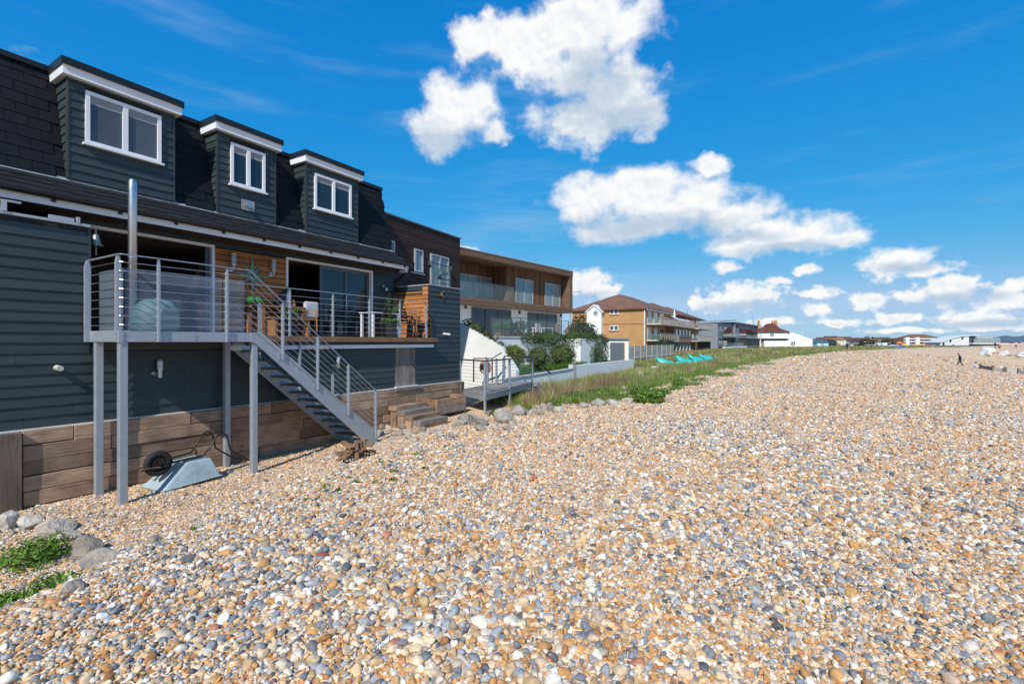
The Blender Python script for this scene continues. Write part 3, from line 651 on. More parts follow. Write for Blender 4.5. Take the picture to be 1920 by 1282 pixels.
B().box(XU-.065, XU-.055, ys[0]+.085, ys[1]-.045, 2.02, ZT-.11).build('pane', PANE, rd)
B().box(XU-.12, XU-.11, ys[1]+.035, ys[2]-.035, 2.02, ZT-.11).build('pane', PANE, rd)
B().box(XU-.03, XU+.02, ys[1]-.035, ys[1]-.01, 2.75, 3.15).build('door_handle', STAINLESS, rd)
# wing: cedar inside face
wg = B().box(-11.42, XL-.012, 11.50, 11.53, 1.93, 3.56).build('wing_inner_face', WALLDK, house)
z = 1.94
while z < 3.28:
    board_end(wg, -11.40, -10.20, z, 11.505, .116, CEDARX, .020, .026, 'cedar_board', 0); z += .133
for z in (3.29, 3.425): board_end(wg, -11.40, -10.20, z, 11.505, .128)
z = 1.94
while z < 3.50:
    board_end(wg, -10.20, -9.99, z, 11.47, min(.128, 3.55-z)-.012, CEDARX, .020, .026, 'cedar_board', 0); z += .133
# eave
eave = B().box(XE-.03, XE, -5, YEND+.05, 4.07, 4.20).build('fascia', WHITE, house)
B().box(XU-.1, XE-.03, -5, YEND+.05, 4.075, 4.105).build('soffit', pm('soffit_stain', (.05, .032, .022), .7, .2), eave)
gut = [(XE+.004+.055-.055*math.cos(math.pi*k/8), 4.25-.075*math.sin(math.pi*k/8)) for k in range(9)]
gut += [(XE+.004+.055+.045*math.cos(math.pi*k/8), 4.25-.06*math.sin(math.pi*k/8)) for k in range(9)]
B().prism(gut, -5, YEND+.12, 'y').build('gutter', BLACKP, eave)
y = 1.1
while y < YEND:
    B().box(XE-.002, XE+.03, y-.03, y+.03, 4.135, 4.185).build('gutter_bracket', BLACKP, eave); y += .92
B().path([(XE+.06, YEND+.03, 4.19), (XE+.05, YEND+.04, 4.08), (XU+.10, YEND+.02, 3.74), (XU+.10, YEND+.02, 3.5)], .034, 10).build('downpipe', BLACKP, eave, smooth=True)
B().box(XE-.30, XE-.02, YEND-.06, YEND+.04, 4.0, 4.07).build('eave_box_end', WHITE, eave)
# roof: mansard core, apron core
ZM0, ZM1, XM1 = 4.73, 6.79, -11.96
def xm(z): return XU+(XM1-XU)*(z-ZM0)/(ZM1-ZM0)
roof = B().prism([(XU, ZM0), (XM1, ZM1), (-16, ZM1+.02), (-16, 4.11), (XE-.04, 4.11), (XE-.04, 4.235)], -5, YEND, 'y').build('roof', SLATE, house)
B().prism([(XM1+.07, ZM1-.02), (XM1+.075, ZM1+.075), (XM1-.25, ZM1+.085), (XM1-.25, ZM1-.02)], -5, YEND+.03, 'y').build('roof_edge_cap', BLACKP, roof)
B().prism([(XU+.012, ZM0-.055), (XU+.055, ZM0-.06), (XU-.004, ZM0+.03), (XU-.018, ZM0+.03)], -5, YEND, 'y').build('lead_flashing', LEAD, roof)
# dormers: (px of left and right front edge, window TL, BR, x of top-right)
DORM = [(125, 326.5, (159, 169), (301, 307)), (406.7, 516, (431.3, 266), (496, 362)), (572.6, 670, (588.6, 323), (657.5, 408.5))]
dorm_y = []
for di, (pl, pr, tl, br) in enumerate(DORM):
    y0, y1 = yat(pl, XU+.02), yat(pr, XU+.02); dorm_y.append((y0, y1))
    zt = 6.62
    dm = B().prism([(XU+.01, ZM0+.02), (XU+.01, zt), (-12.6, zt), (-12.6, ZM1-.1), (xm(ZM1-.1)-.01, ZM1-.1)], y0+.012, y1-.012, 'y').build('dormer', WALLDK, house)
    wt, wb = atX(tl[0], tl[1], XU+.03), atX(br[0], br[1], XU+.03)
    wy0, wy1, wz1, wz0 = wt.y, wb.y, wt.z, wb.z
    z = ZM0+.03
    while z < zt-.02:
        h = min(EXP, zt-z)
        if z+h > wz0 and z < wz1-.01:
            board(dm, y0+.02, wy0-.0, z, XU+.01, h); board(dm, wy1, y1-.02, z, XU+.01, h)
        else: board(dm, y0+.02, y1-.02, z, XU+.01, h)
        if z > ZM0+.1:
            board_end(dm, xm(z)+.01, XU+.01, z, y0+.012, h, x0t=xm(z+h)+.01)
        z += EXP
    B().box(XU-.0, XU+.045, y0-.008, y0+.028, ZM0+.02, zt).build('corner_trim', BOARD, dm)
    B().box(XU-.0, XU+.045, y1-.028, y1+.008, ZM0+.02, zt).build('corner_trim', BOARD, dm)
    B().box(-12.3, XU+.15, y0-.09, y1+.09, 6.575, 6.735).build('dormer_fascia', WHITE, dm)
    B().box(-12.3, XU+.19, y0-.12, y1+.12, 6.735, 6.86).build('dormer_roof_cap', BLACKP, dm)
    fr = frame_x(dm, wy0, wy1, wz0, wz1, XU+.075, .065, .08, WHITE, mull=(((wy0+wy1)/2, .085),), name='window_frame')
    mid = (wy0+wy1)/2
    for (a, c) in ((wy0+.06, mid-.04), (mid+.04, wy1-.06)):
        B().box(XU+.028, XU+.036, a, c, wz0+.06, wz1-.06).build('pane', PANEB if di == 0 else PANE, dm)
        B().box(XU+.0365, XU+.042, a, c, wz1-.06-.16, wz1-.06).build('roller_blind', pm('blind_cloth_%d' % len(MATS), (.25, .27, .29), .8, .05), dm)
    B().box(XU+.02, XU+.115, wy0-.04, wy1+.04, wz0-.035, wz0+.003).build('sill', WHITE, dm)
# flue vent on the middle dormer
a = atX(453, 372, XU+.04); c = atX(477, 397, XU+.04)
vt = B().box(XU+.03, XU+.05, a.y, c.y, c.z, a.z).build('vent_plate', LEAD, house)
cy_, cz_ = (a.y+c.y)/2-.02, (a.z+c.z)/2
B().tube((XU+.05, cy_, cz_), (XU+.16, cy_, cz_), .055, 14).tube((XU+.10, cy_, cz_), (XU+.115, cy_, cz_), .075, 14).build('vent_pipe', STAINLESS, vt)
# slates: one shape, many pieces
SW, SE_ = .30, .214
sl_len = math.hypot(XM1-XU, ZM1-ZM0); sdir = Vector((XM1-XU, 0, ZM1-ZM0)).normalized(); snor = Vector((ZM1-ZM0, 0, XU-XM1)).normalized()
ang_m = math.atan2(ZM1-ZM0, XU-XM1)
def slate_shape(nm, L, w, t, mat):
    b = B(); b.box(0, L, -w/2, w/2, 0, t); me_o = b.build(nm, mat, None); COL.objects.unlink(me_o); return me_o
S1 = slate_shape('slate', SE_+.05, SW-.008, .008, SLATE)
def lay(src, origin, direction, normal, u, v, tilt):
    x = direction.copy(); n = normal.copy(); n = (n+x*tilt).normalized(); x = (x-n*x.dot(n)).normalized(); y = n.cross(x)
    return Matrix((x, y, n)).transposed().to_4x4()
rows = int(sl_len/SE_)+1
nsl = 0
for r_ in range(rows):
    u = r_*SE_; z = ZM0+u*sdir.z
    if u+.1 > sl_len: break
    y = 1.2+(.15 if r_ % 2 else 0)
    while y < YEND-.05:
        if not any(a-.12 < y < c+.12 for a, c in dorm_y):
            p = Vector((XU, y, ZM0))+sdir*(u+(SE_+.05)/2)+snor*(.010+random.uniform(0, .003))
            q = lay(S1, None, sdir, snor, 0, 0, .045+random.uniform(-.006, .01))
            share(S1, 'slate', p, roof, q.to_euler()); nsl += 1
        y += SW
ap0, ap1 = Vector((XE+.03, 0, 4.262)), Vector((XU+.02, 0, ZM0-.03)); adir = (ap1-ap0).normalized(); anor = Vector((-adir.z, 0, adir.x))
if anor.z < 0: anor = -anor
alen = (ap1-ap0).length
S2 = slate_shape('apron_slate', .215+.05, SW-.008, .008, SLATE2)
for r_ in range(4):
    y = 1.2+(.15 if r_ % 2 else 0)
    while y < YEND-.05:
        p = ap0+Vector((0, y, 0))+adir*(r_*.2+.11)+anor*(.010+random.uniform(0, .003))
        q = lay(S2, None, adir, anor, 0, 0, .05+random.uniform(-.008, .012))
        share(S2, 'apron_slate', p, roof, q.to_euler()); nsl += 1
        y += SW
# sliding-shutter track and brackets on the left block
B().box(XL+.04, XL+.07, 1.0, 3.17, 3.66, 3.70).build('shutter_track', FRAMEL, house)
ya = yat(6, XL+.05)
B().box(XL+.03, XL+.09, ya-.03, ya+.03, 3.70, 3.84).box(XL+.03, XL+.09, ya-.3, ya+.18, 3.84, 3.865).build('track_bracket', FRAMEL, house)
yb = yat(112, XL+.05)
B().box(XL+.03, XL+.07, yb-.13, yb+.17, 3.70, 3.76).box(XL+.03, XL+.08, yb+.20, yb+.24, 3.70, 3.79).build('track_hanger', FRAMEL, house)
B().box(-13, XL-.1, -5, 3.17, 3.64, 3.70).build('block_cap', BLACKP, house)
# overflow pipe and wall lamps on the lower wall
p = atX(106, 688, XL+.03)
B().tube(p, p+Vector((.16, 0, -.01)), .042, 14).build('overflow_pipe', pm('pale_plastic', (.5, .5, .44), .5, .1), house, smooth=False)
def wall_lamp(px, py, X, label, flip=1):
    p = atX(px, py, X+.10)
    t = thing('wall_lamp', label, 'lamp', p, 'cylinder wall lamps on the lower wall')
    B().lathe([(.001, 0), (.038, 0), (.038, .14), (.001, .14)], p+Vector((0, 0, -.16)), 14).build('lamp_body', STAINLESS, t)
    B().lathe([(.001, 0), (.052, 0), (.052, .022), (.001, .022)], p+Vector((0, 0, -.02)), 14).build('collar', STAINLESS, t)
    B().lathe([(.001, 0), (.045, 0), (.045, .13), (.03, .15), (.001, .15)], p+Vector((0, 0, .003)), 14).build('diffuser', pm('lamp_glass_%d' % len(MATS), (.55, .58, .70), .2, .05), t)
    B().tube(p+Vector((-.11, -.05, -.11)), p+Vector((-.02, -.01, -.11)), .03, 10).lathe([(.001, 0), (.055, 0), (.055, .02), (.001, .02)], p+Vector((-.10, -.05, -.11)), 12, 'x').build('bracket', STAINLESS, t)
    return t
wall_lamp(300, 690, XL, 'stainless cylinder wall lamp in the shade under the steel balcony')
wall_lamp(634, 677, XL, 'stainless cylinder wall lamp behind the staircase wires beside the plank door')
# bulkhead lamp by the upper corner, camera and slim fitting on the wing
p = atX(717, 537, XU+.04)
t = thing('bulkhead_lamp', 'small silver bulkhead lamp on the dark upper wall right of the sliding doors', 'lamp', p)
B().tube(p, p+Vector((.06, 0, 0)), .05, 12).bar(p+Vector((.05, 0, 0)), p+Vector((.14, .02, -.02)), .05, .05).build('bracket', STAINLESS, t)
B().lathe([(.001, 0), (.05, .01), (.06, .05), (.04, .14), (.001, .15)], p+Vector((.14, .03, -.14)), 12).build('lamp_head', STAINLESS, t, smooth=True)
p = atX(828, 550, XL+.03)
B().box(XL+.028, XL+.05, p.y-.05, p.y+.0, p.z-.11, p.z+.11).box(XL+.05, XL+.10, p.y-.05, p.y-.03, p.z-.11, p.z+.11).box(XL+.028, XL+.10, p.y-.05, p.y+.05, p.z+.07, p.z+.11).box(XL+.028, XL+.10, p.y-.05, p.y+.05, p.z-.11, p.z-.07).build('bracket_light', pm('bronze', (.35, .24, .15), .4, .1, metal=.6), house)
p = atX(836, 626, XL+.03)
t = thing('floodlight', 'small white tube floodlight low on the dark boarded wing', 'lamp', p)
B().tube(p+Vector((.0, -.14, .02)), p+Vector((.10, .08, 0)), .035, 12).build('lamp_body', WHITE, t)
B().tube(p+Vector((-.02, .02, 0)), p+Vector((.06, .0, .01)), .018, 8).build('bracket', WHITE, t)
# weather vane on the wing
p = atX(833, 533, XL-.1)
t = thing('weather_vane', 'thin black wrought weather vane on top of the boarded wing', 'vane', (p.x, p.y, 3.6))
B().tube((p.x, p.y, 3.60), (p.x, p.y, 4.15), .012, 8).build('spindle', BLACKP, t)
B().bar((p.x-.02, p.y-.34, 3.86), (p.x, p.y+.28, 3.84), .015, .03).bar((p.x, p.y-.25, 3.70), (p.x, p.y+.2, 3.71), .012, .025).bar((p.x-.2, p.y, 4.0), (p.x+.2, p.y, 4.0), .012, .02).prism([(p.y-.34, 3.84), (p.y-.22, 3.98), (p.y-.1, 3.86), (p.y-.2, 3.80)], p.x-.006, p.x+.006, 'x').build('vane_blade', BLACKP, t)
# ------------------------------------------------------------------ sleeper retaining wall
sw = thing('sleeper_wall', 'long low retaining wall of weathered brown railway sleepers under the boarded house', 'wall', (-9.9, 6, -.7))
rs2 = random.Random(5)
for r_ in range(5):
    z = -.655+r_*.2285; y = 2.33-rs2.uniform(0, 1.6)*(r_ > 0)
    while y < 12.9:
        L = rs2.choice([.8, 1.2, 1.7, 2.3])*rs2.uniform(.9, 1.05); y1 = min(12.92, y+L)
        y0 = max(y, 2.36)
        if y1-y0 > .25:
            dx = rs2.uniform(-.012, .014); b = B(); j = lambda: rs2.uniform(-.010, .010)
            b.box(-9.99, -9.875+dx, y0+.004, y1-.004, z+.004+j(), z+.222+j()*.6); b.build('sleeper', SLEEPER, sw, bevel=.008)
        y = y1+.002
    # a lower course dips into the stones
for (ya, yb) in ((2.10, 2.34),):
    B().box(-9.98, -9.80, ya, yb, -.9, .475).build('end_post', SLEEPZ, sw, bevel=.01)
B().box(-9.98, -9.80, 1.2, 2.095, -.9, .44).build('end_post', SLEEPZ, sw, bevel=.01)
B().box(-9.98, -9.82, 12.925, 13.10, -.8, .47).build('end_post', SLEEPZ, sw, bevel=.01)
B().box(-9.99, -9.83, 9.95, 11.0, .41, .485).build('door_sill_sleeper', GREYW, sw, bevel=.006)
# steps of sleepers up to the plank door
st = thing('sleeper_steps', 'four rough sleeper steps stacked against the retaining wall below the plank door', 'steps', (-9.2, 10.2, -.6))
for k, zt in enumerate((.03, -.085, -.20, -.315)):
    x0 = -9.86+k*.275
    B().box(x0, x0+.30, 9.66+.02*k, 10.93-.015*k, zt-.125, zt).build('step', [SLEEPER, GREYW, SLEEPER, GREYW][k], st, bevel=.012)
    B().box(x0+.03, x0+.26, 9.70, 10.88, -.62, zt-.128).build('riser_block', SLEEPER, st, bevel=.01)
# planter
pl = thing('timber_planter', 'raised sleeper planter box on short legs at the right end of the retaining wall', 'planter', (-9.6, 11.7, -.6))
for z0, z1, mm in ((-.13, .10, SLEEPER), (-.36, -.135, GREYW)):
    B().box(-9.34, -9.26, 11.02, 12.45, z0, z1).build('front_plank', mm, pl, bevel=.008)
B().box(-9.86, -9.345, 11.02, 11.10, -.13, .105).build('end_plank', SLEEPX, pl, bevel=.008)
B().box(-9.86, -9.345, 12.37, 12.45, -.13, .13).build('end_plank', SLEEPX, pl, bevel=.008)
for y in (11.05, 12.38): B().box(-9.40, -9.27+.006, y, y+.07, -.60, -.37).build('leg', SLEEPZ, pl)
B().box(-9.86, -9.345, 11.10, 12.37, -.1, .02).build('soil', pm('soil', (.05, .038, .026), .9, .3, 20, bump=.02), pl)
B().box(-9.40, -9.341, 11.012, 11.09, -.62, -.135).build('corner_post', SLEEPZ, pl)
# ------------------------------------------------------------------ steel balcony and staircase
XF = -8.87; ZP0, ZP1 = 1.80, 1.976; ZR = 3.12
YB0, YB1 = 3.11, 5.22
bal = thing('steel_balcony', 'galvanised steel balcony on four posts with wire railing and clear screens', 'balcony', (-9.4, 4.2, -.65))
B().box(XF-.02, XF+.06, YB0+.08, YB1+.12, ZP0, ZP1).build('front_beam', GALV, bal, bevel=.004)
B().box(-9.98, XF-.02, YB0+.04, YB0+.12, ZP0, ZP1).build('side_beam', GALV, bal, bevel=.004)
B().box(-9.98, XF-.02, YB1-.04, YB1+.03, ZP0+.01, ZP1-.01).build('side_beam', GALV, bal)
B().box(XF-.05, XF+.075, YB0+.035, YB0+.085, ZP0-.01, ZP1+.0).build('corner_plate', GALV, bal)
PLATE = pm('deck_sheet', (.30, .31, .32), .5, .1, 6, metal=.3)
B().box(-9.98, XF-.02, YB0+.12, YB1-.04, ZP1-.05, ZP1-.02).build('platform', PLATE, bal)
for (x, y, w) in ((XF-.0, 3.215, .105), (-9.75, 3.215, .10), (XF+.0, 5.26, .10), (-9.80, 5.26, .10)):
    zg = gz(x, y)-.15
    B().box(x-w/2, x+w/2, y-w/2, y+w/2, zg, ZP0).build('post', GALV, bal, bevel=.006)
def bolts(parent, pts, ax='x'):
    for p in pts:
        b = B(); b.tube(Vector(p), Vector(p)+(Vector((.016, 0, 0)) if ax == 'x' else Vector((0, -.016, 0))), .014, 8).build('bolt', STAINLESS, parent)
for px in (231, 365, 480):
    y = yat(px, XF+.06); bolts(bal, [(XF+.06, y, 1.86), (XF+.06, y, 1.925)])
for px in (297, 425):
    y = yat(px, XF+.06); bolts(bal, [(XF+.06, y-.05, 1.865), (XF+.06, y-.05, 1.93)])
def rail_post(parent, x, y, z0, z1, along='y', w=.016, d=.065, mat=GALV, name='rail_post'):
    """flat-bar post with a slanted head"""
    b = B(); h = z1-.10
    prof = [(-d/2, z0), (d/2, z0), (d/2, h), (.012, z1), (-.012, z1), (-d/2, h)]
    if along == 'y': b.prism([(x+p, q) for p, q in prof], y-w, y+w, 'y')
    else: b.prism([(y+p, q) for p, q in prof], x-w, x+w, 'x')
    return b.build(name, mat, parent)
XR = XF+.085
for px in (297, 425): rail_post(bal, XR, yat(px, XR), ZP0, ZR-.012)
rail_post(bal, XF-.02, YB0+.055, ZP0+.0, ZR-.012, 'x', w=.03)
rail_post(bal, -9.92, YB0+.015, ZP0-.0, ZR-.012, 'x', w=.03, d=.075)
# top rail: left return, front, then down the stair
YT, YS1 = yat(467, XR), 8.30
stair_slope = None
hr = [(-9.98, YB0+.05, ZR), (XR-.02, YB0+.05, ZR), (XR, YB0+.08, ZR), (XR, YT, ZR)]
def flat(parent, pts, w=.05, h=.014, name='handrail', mat=GALV):
    b = B()
    for p, q in zip(pts[:-1], pts[1:]): b.bar(p, q, w, h)
    return b.build(name, mat, parent)
flat(bal, hr)
WIRES = [2.06+.135*k for k in range(8)]
for z in WIRES[:8]:
    B().path([(-9.95, YB0+.05, z), (XR-.03, YB0+.05, z), (XR, YB0+.08, z), (XR, YT+.05, z)], .006, 6).build('wire', STAINLESS, bal)
for z in (WIRES[6], WIRES[1]):
    for px in (235, 372, 455):
        B().tube((XR, yat(px, XR)-.06, z), (XR, yat(px, XR)+.02, z), .011, 8).build('wire_tensioner', STAINLESS, bal)
# clear screens behind the wires
for (ya, yb) in ((YB0+.16, yat(297, XF)-.01), (yat(297, XF)+.01, yat(420, XF)), (yat(420, XF)+.03, yat(462, XF))):
    B().box(XF-.075, XF-.067, ya, yb, ZP1+.01, 2.94).build('clear_screen', CLEARG, bal)
B().box(-9.88, XF-.12, YB0+.155, YB0+.162, ZP1+.01, 2.94).build('clear_screen', CLEARG, bal)
# stair
SY0, SY1, SZ0, SZ1 = 5.22, 8.20, ZP1, -.62
stt = thing('steel_staircase', 'galvanised steel staircase with open treads running down beside the boarded wall', 'staircase', (-9.35, 8.2, -.65))
sl_ = (SZ1-SZ0)/(SY1-SY0)
def stringer(x0, x1, nm='stringer'):
    dz = .12
    prof = [(SY0-.06, ZP1), (SY0+.16, ZP1), (SY1+.05, SZ1+.26), (SY1+.05, SZ1+.0), (SY1-.22, SZ1+.0), (SY0+.02, ZP0-.02), (SY0-.06, ZP0-.0)]
    B().prism(prof, x0, x1, 'x').build(nm, GALV, stt, bevel=.004)
stringer(XF+.062, XF+.075); stringer(-9.86, -9.847)
B().prism([(SY0+.16, ZP1-.0), (SY1+.05, SZ1+.26), (SY1+.05, SZ1+.245), (SY0+.16, ZP1-.015)], XF+.0, XF+.062, 'x').build('stringer_flange', GALV, stt)
for xx in (XF+.06, -9.85): B().box(xx-.05, xx+.03, SY1-.1, SY1+.05, SZ1-.22, SZ1+.06).build('foot', GALV, stt)
NT = 13
for k in range(NT):
    f = (k+.75)/(NT+.2); y = SY0+.12+(SY1-SY0-.15)*f; z = SZ0-.02+(SZ1+.14-SZ0)*f
    B().box(-9.845, XF+.055, y-.15, y+.12, z-.035, z).build('tread', TREADW, stt)
    B().box(-9.846, -9.80, y-.12, y+.10, z-.085, z-.037).build('tread_cleat', GALV, stt)
def stair_z(y): return ZP1+(SZ1+.26-ZP1)*(y-(SY0+.16))/(SY1+.05-SY0-.16)
TOP = {530: 567, 595.5: 629, 653: 681, 704: 731}
spts = []
for px, py in TOP.items():
    p = atX(px, py, XR); spts.append(p)
    zb = stair_z(p.y)-.19
    rail_post(stt, XR, p.y, zb, p.z-.01)
    bolts(stt, [(XF+.075, p.y-.07, zb+.10), (XF+.075, p.y-.07, zb+.04)])
    B().box(XF+.072, XF+.08, p.y-.10, p.y-.03, zb-.0, zb+.17).build('post_plate', GALV, stt)
flat(stt, [(XR, YT, ZR), (XR, spts[-1].y+.06, spts[-1].z-.04), (XR, spts[-1].y+.07, spts[-1].z-.16)], name='handrail')
e = spts[-1]; dzr = ZR-e.z
for k, z in enumerate(WIRES):
    o = ZR-z
    B().path([(XR, YT+.02, z), (XR, e.y, e.z-o*.88)], .006, 6).build('wire', STAINLESS, stt)
for k in range(18):
    y = SY0+.25+k*.165; z = stair_z(y)-.10
    if k % 2 == 0: bolts(stt, [(XF+.075, y, z)])
# inner rail of the stair (house side)
for px in (543,):
    pass
for k, (ya, za) in enumerate(((5.95, 2.62), (6.9, 1.80), (7.8, 1.02))):
    rail_post(stt, -9.83, ya, stair_z(ya)-.17, za)
    for zz in (.25, .42, .58): B().tube((-9.80, ya-.02, stair_z(ya)+zz*.6), (-9.80, ya+.02, stair_z(ya)+zz*.6-.03), .016, 8).build('wire_tensioner', STAINLESS, stt)
for z in WIRES[:5]:
    B().path([(-9.83, 5.45, z+.05-.1), (-9.83, 8.0, z-.1-(8.0-5.45)*.868)], .006, 6).build('wire', STAINLESS, stt)
# terrace railing
tr = thing('terrace_railing', 'low wire railing with slim steel posts along the edge of the timber terrace', 'railing', (-9.8, 9, 1.93))
XT = -9.80
ty = [yat(p, XT) for p in (543, 624, 692.5, 749.5, 798.7)]
for y in ty: rail_post(tr, XT, y, 1.93, 2.98, d=.055)
flat(tr, [(XT, 5.75, 2.99), (XT, ty[-1], 2.99), (-10.0, ty[-1]+.02, 2.99)], .045)
for k in range(7):
    B().path([(XT, 5.75, 2.05+.13*k), (XT, ty[-1], 2.05+.13*k)], .0055, 6).build('wire', STAINLESS, tr)
# flue and the rounded stove under it
p = atX(248.5, 340, -9.6)
fl = thing('flue_pipe', 'tall stainless steel flue pipe rising past the gutter from the balcony', 'flue', (p.x, p.y, 1.93))
B().lathe([(.001, 1.94), (.062, 1.94), (.062, 4.42), (.056, 4.47), (.04, 4.51), (.001, 4.52)], (p.x, p.y, 0), 20).build('pipe', STAINLESS, fl, smooth=True)
B().lathe([(.063, 0), (.066, 0), (.066, .03), (.063, .03)], (p.x, p.y, 3.2), 20).build('clamp', STAINLESS, fl)
TEAL = pm('teal_cover', (.115, .235, .24), .55, .15, 5, bump=.01, bscale=7)
q = atX(292, 600, -9.45)
so_ = thing('covered_stove', 'squat domed stove in a pale teal cover on the steel balcony behind clear screen', 'stove', (q.x, q.y, 1.95))
B().lathe([(.001, 0), (.30, 0), (.325, .12), (.325, .32), (.30, .43), (.23, .52), (.12, .575), (.001, .59)], (q.x, q.y, 1.955), 26).build('cover', TEAL, so_, smooth=True)
B().lathe([(.335, 0), (.345, 0), (.345, .03), (.335, .03)], (q.x, q.y, 2.1), 26).build('cover_cord', TEAL, so_)
# ship's bell
p = atX(180, 438, -10.35)
be = thing('ship_bell', 'small brass bell hanging from a bracket at the left of the open doorway', 'bell', p)
BRASS = pm('aged_brass', (.34, .29, .22), .35, .15, 12, metal=.8)
B().path([(p.x, p.y-.28, p.z+.12), (p.x, p.y-.05, p.z+.13), (p.x, p.y, p.z+.08), (p.x, p.y, p.z)], .012, 8).build('bracket', BRASS, be)
B().lathe([(.02, 0), (.045, -.02), (.055, -.09), (.075, -.16), (.105, -.20), (.10, -.205), (.001, -.19)], p, 18).build('bell_body', BRASS, be, smooth=True)
B().tube((p.x, p.y, p.z-.16), (p.x, p.y, p.z-.36), .012, 8).build('clapper_rope', pm('rope', (.42, .37, .28), .9, .2), be)
# ---------------- terrace furniture
def lantern(px, py, label):
    p = atX(px, py, XU+.14)
    t = thing('wall_lantern', label, 'lamp', p, 'glass wall lanterns on the cedar boards')
    for zc in (.13, -.12): B().lathe([(.001, 0), (.055, 0), (.055, .02), (.001, .02)], p+Vector((0, 0, zc)), 12).build('lantern_cap', STAINLESS, t)
    for k in range(6):
        a = k*math.pi/3; B().tube(p+Vector((.05*math.cos(a), .05*math.sin(a), -.11)), p+Vector((.05*math.cos(a), .05*math.sin(a), .14)), .005, 6).build('cage_bar', STAINLESS, t)
    B().lathe([(.001, 0), (.038, 0), (.038, .22), (.001, .22)], p+Vector((0, 0, -.1)), 12).build('lantern_glass', pm('lantern_glass_%d' % len(MATS), (.55, .56, .56), .15, .05), t, smooth=True)
    B().tube(p+Vector((-.12, 0, -.2)), p+Vector((.0, 0, -.2)), .02, 8).tube(p+Vector((0, 0, -.22)), p+Vector((0, 0, -.11)), .018, 8).lathe([(.001, 0), (.05, 0), (.05, .015), (.001, .015)], p+Vector((-.125, 0, -.2)), 12, 'x').build('bracket', STAINLESS, t)
lantern(438, 487, 'glass wall lantern on the cedar boards, the one nearer the open doorway')
lantern(513, 498, 'glass wall lantern on the cedar boards, the one nearer the sliding doors')
# verdigris star on the wall
p = atX(473, 515, XU+.06)
stn = thing('star_ornament', 'large green metal compass star hung on the cedar boards above the table', 'ornament', p)
VERD = pm('verdigris', (.20, .36, .27), .6, .25, 9, metal=.3)
for k in range(8):
    a = k*math.pi/4; L = .50 if k % 2 == 0 else .32
    d = Vector((0, math.sin(a), math.cos(a))); s_ = Vector((0, math.cos(a), -math.sin(a)))*.055
    B().add([p+s_*.9+d*.03, p-s_*.9+d*.03, p+d*L, p+Vector((.03, 0, 0))+d*.05], [(0, 1, 2), (0, 2, 3), (1, 3, 2), (0, 3, 1)]).build('point', VERD, stn)
for k in range(8):
    a = (k+.5)*math.pi/4; d = Vector((0, math.sin(a), math.cos(a)))
    B().tube(p+d*.04, p+d*.36, .006, 5).build('ray', VERD, stn)
# dining table, bench and floats
def ftable(nm, label, x0, x1, y0, y1, zt, leg, mat, cat='table', th=.045):
    t = thing(nm, label, cat, ((x0+x1)/2, (y0+y1)/2, 1.932))
    B().box(x0, x1, y0, y1, zt-th, zt).build('table_top', mat, t, bevel=.006)
    for x in (x0+.05, x1-.05):
        for y in (y0+.06, y1-.06): B().box(x-leg/2, x+leg/2, y-leg/2, y+leg/2, 1.932, zt-th).build('leg', mat, t)
    return t
TEAK = wood('teak', (.34, .17, .075), (.20, .09, .04), 'y', grain=30, objvar=.2)
ya, yb = yat(476, -10.95), yat(536, -10.95)
ftable('dining_table', 'brown timber dining table below the star on the terrace', -11.30, -10.65, ya, yb+.35, 2.66, .08, TEAK)
bn = thing('timber_bench', 'slatted timber bench in front of the dining table behind the stair wires', 'bench', (-10.35, (ya+yb)/2, 1.932))
for k in range(4): B().box(-10.52+k*.09, -10.45+k*.09, ya, yb+.2, 2.34, 2.37).build('seat_slat', TEAK, bn)
for y in (ya+.08, yb+.1): B().box(-10.50, -10.20, y-.03, y+.03, 1.932, 2.34).build('leg', TEAK, bn)
GREENG = glassy('green_glass', (.01, .22, .03), .05, .8)
for k, (px, py) in enumerate(((471, 549), (484, 550))):
    p = atX(px, py, -10.9)
    f = thing('glass_float', ['green glass ball on the table, the left one of two', 'green glass ball on the table, the right one of two'][k], 'ornament', (p.x, p.y, 2.662), 'green glass balls on the table')
    B().lathe([(.001, -.095)]+[(.095*math.cos(a), .095*math.sin(a)) for a in np.linspace(-1.4, 1.4, 11)]+[(.001, .095)], (p.x, p.y, 2.757), 18).build('ball', GREENG, f, smooth=True)
    B().path([(p.x+.097*math.cos(a), p.y, 2.757+.097*math.sin(a)) for a in np.linspace(0, 2*math.pi, 17)], .005, 5).build('net_cord', pm('cord_%d' % len(MATS), (.05, .16, .05), .8, .1), f)
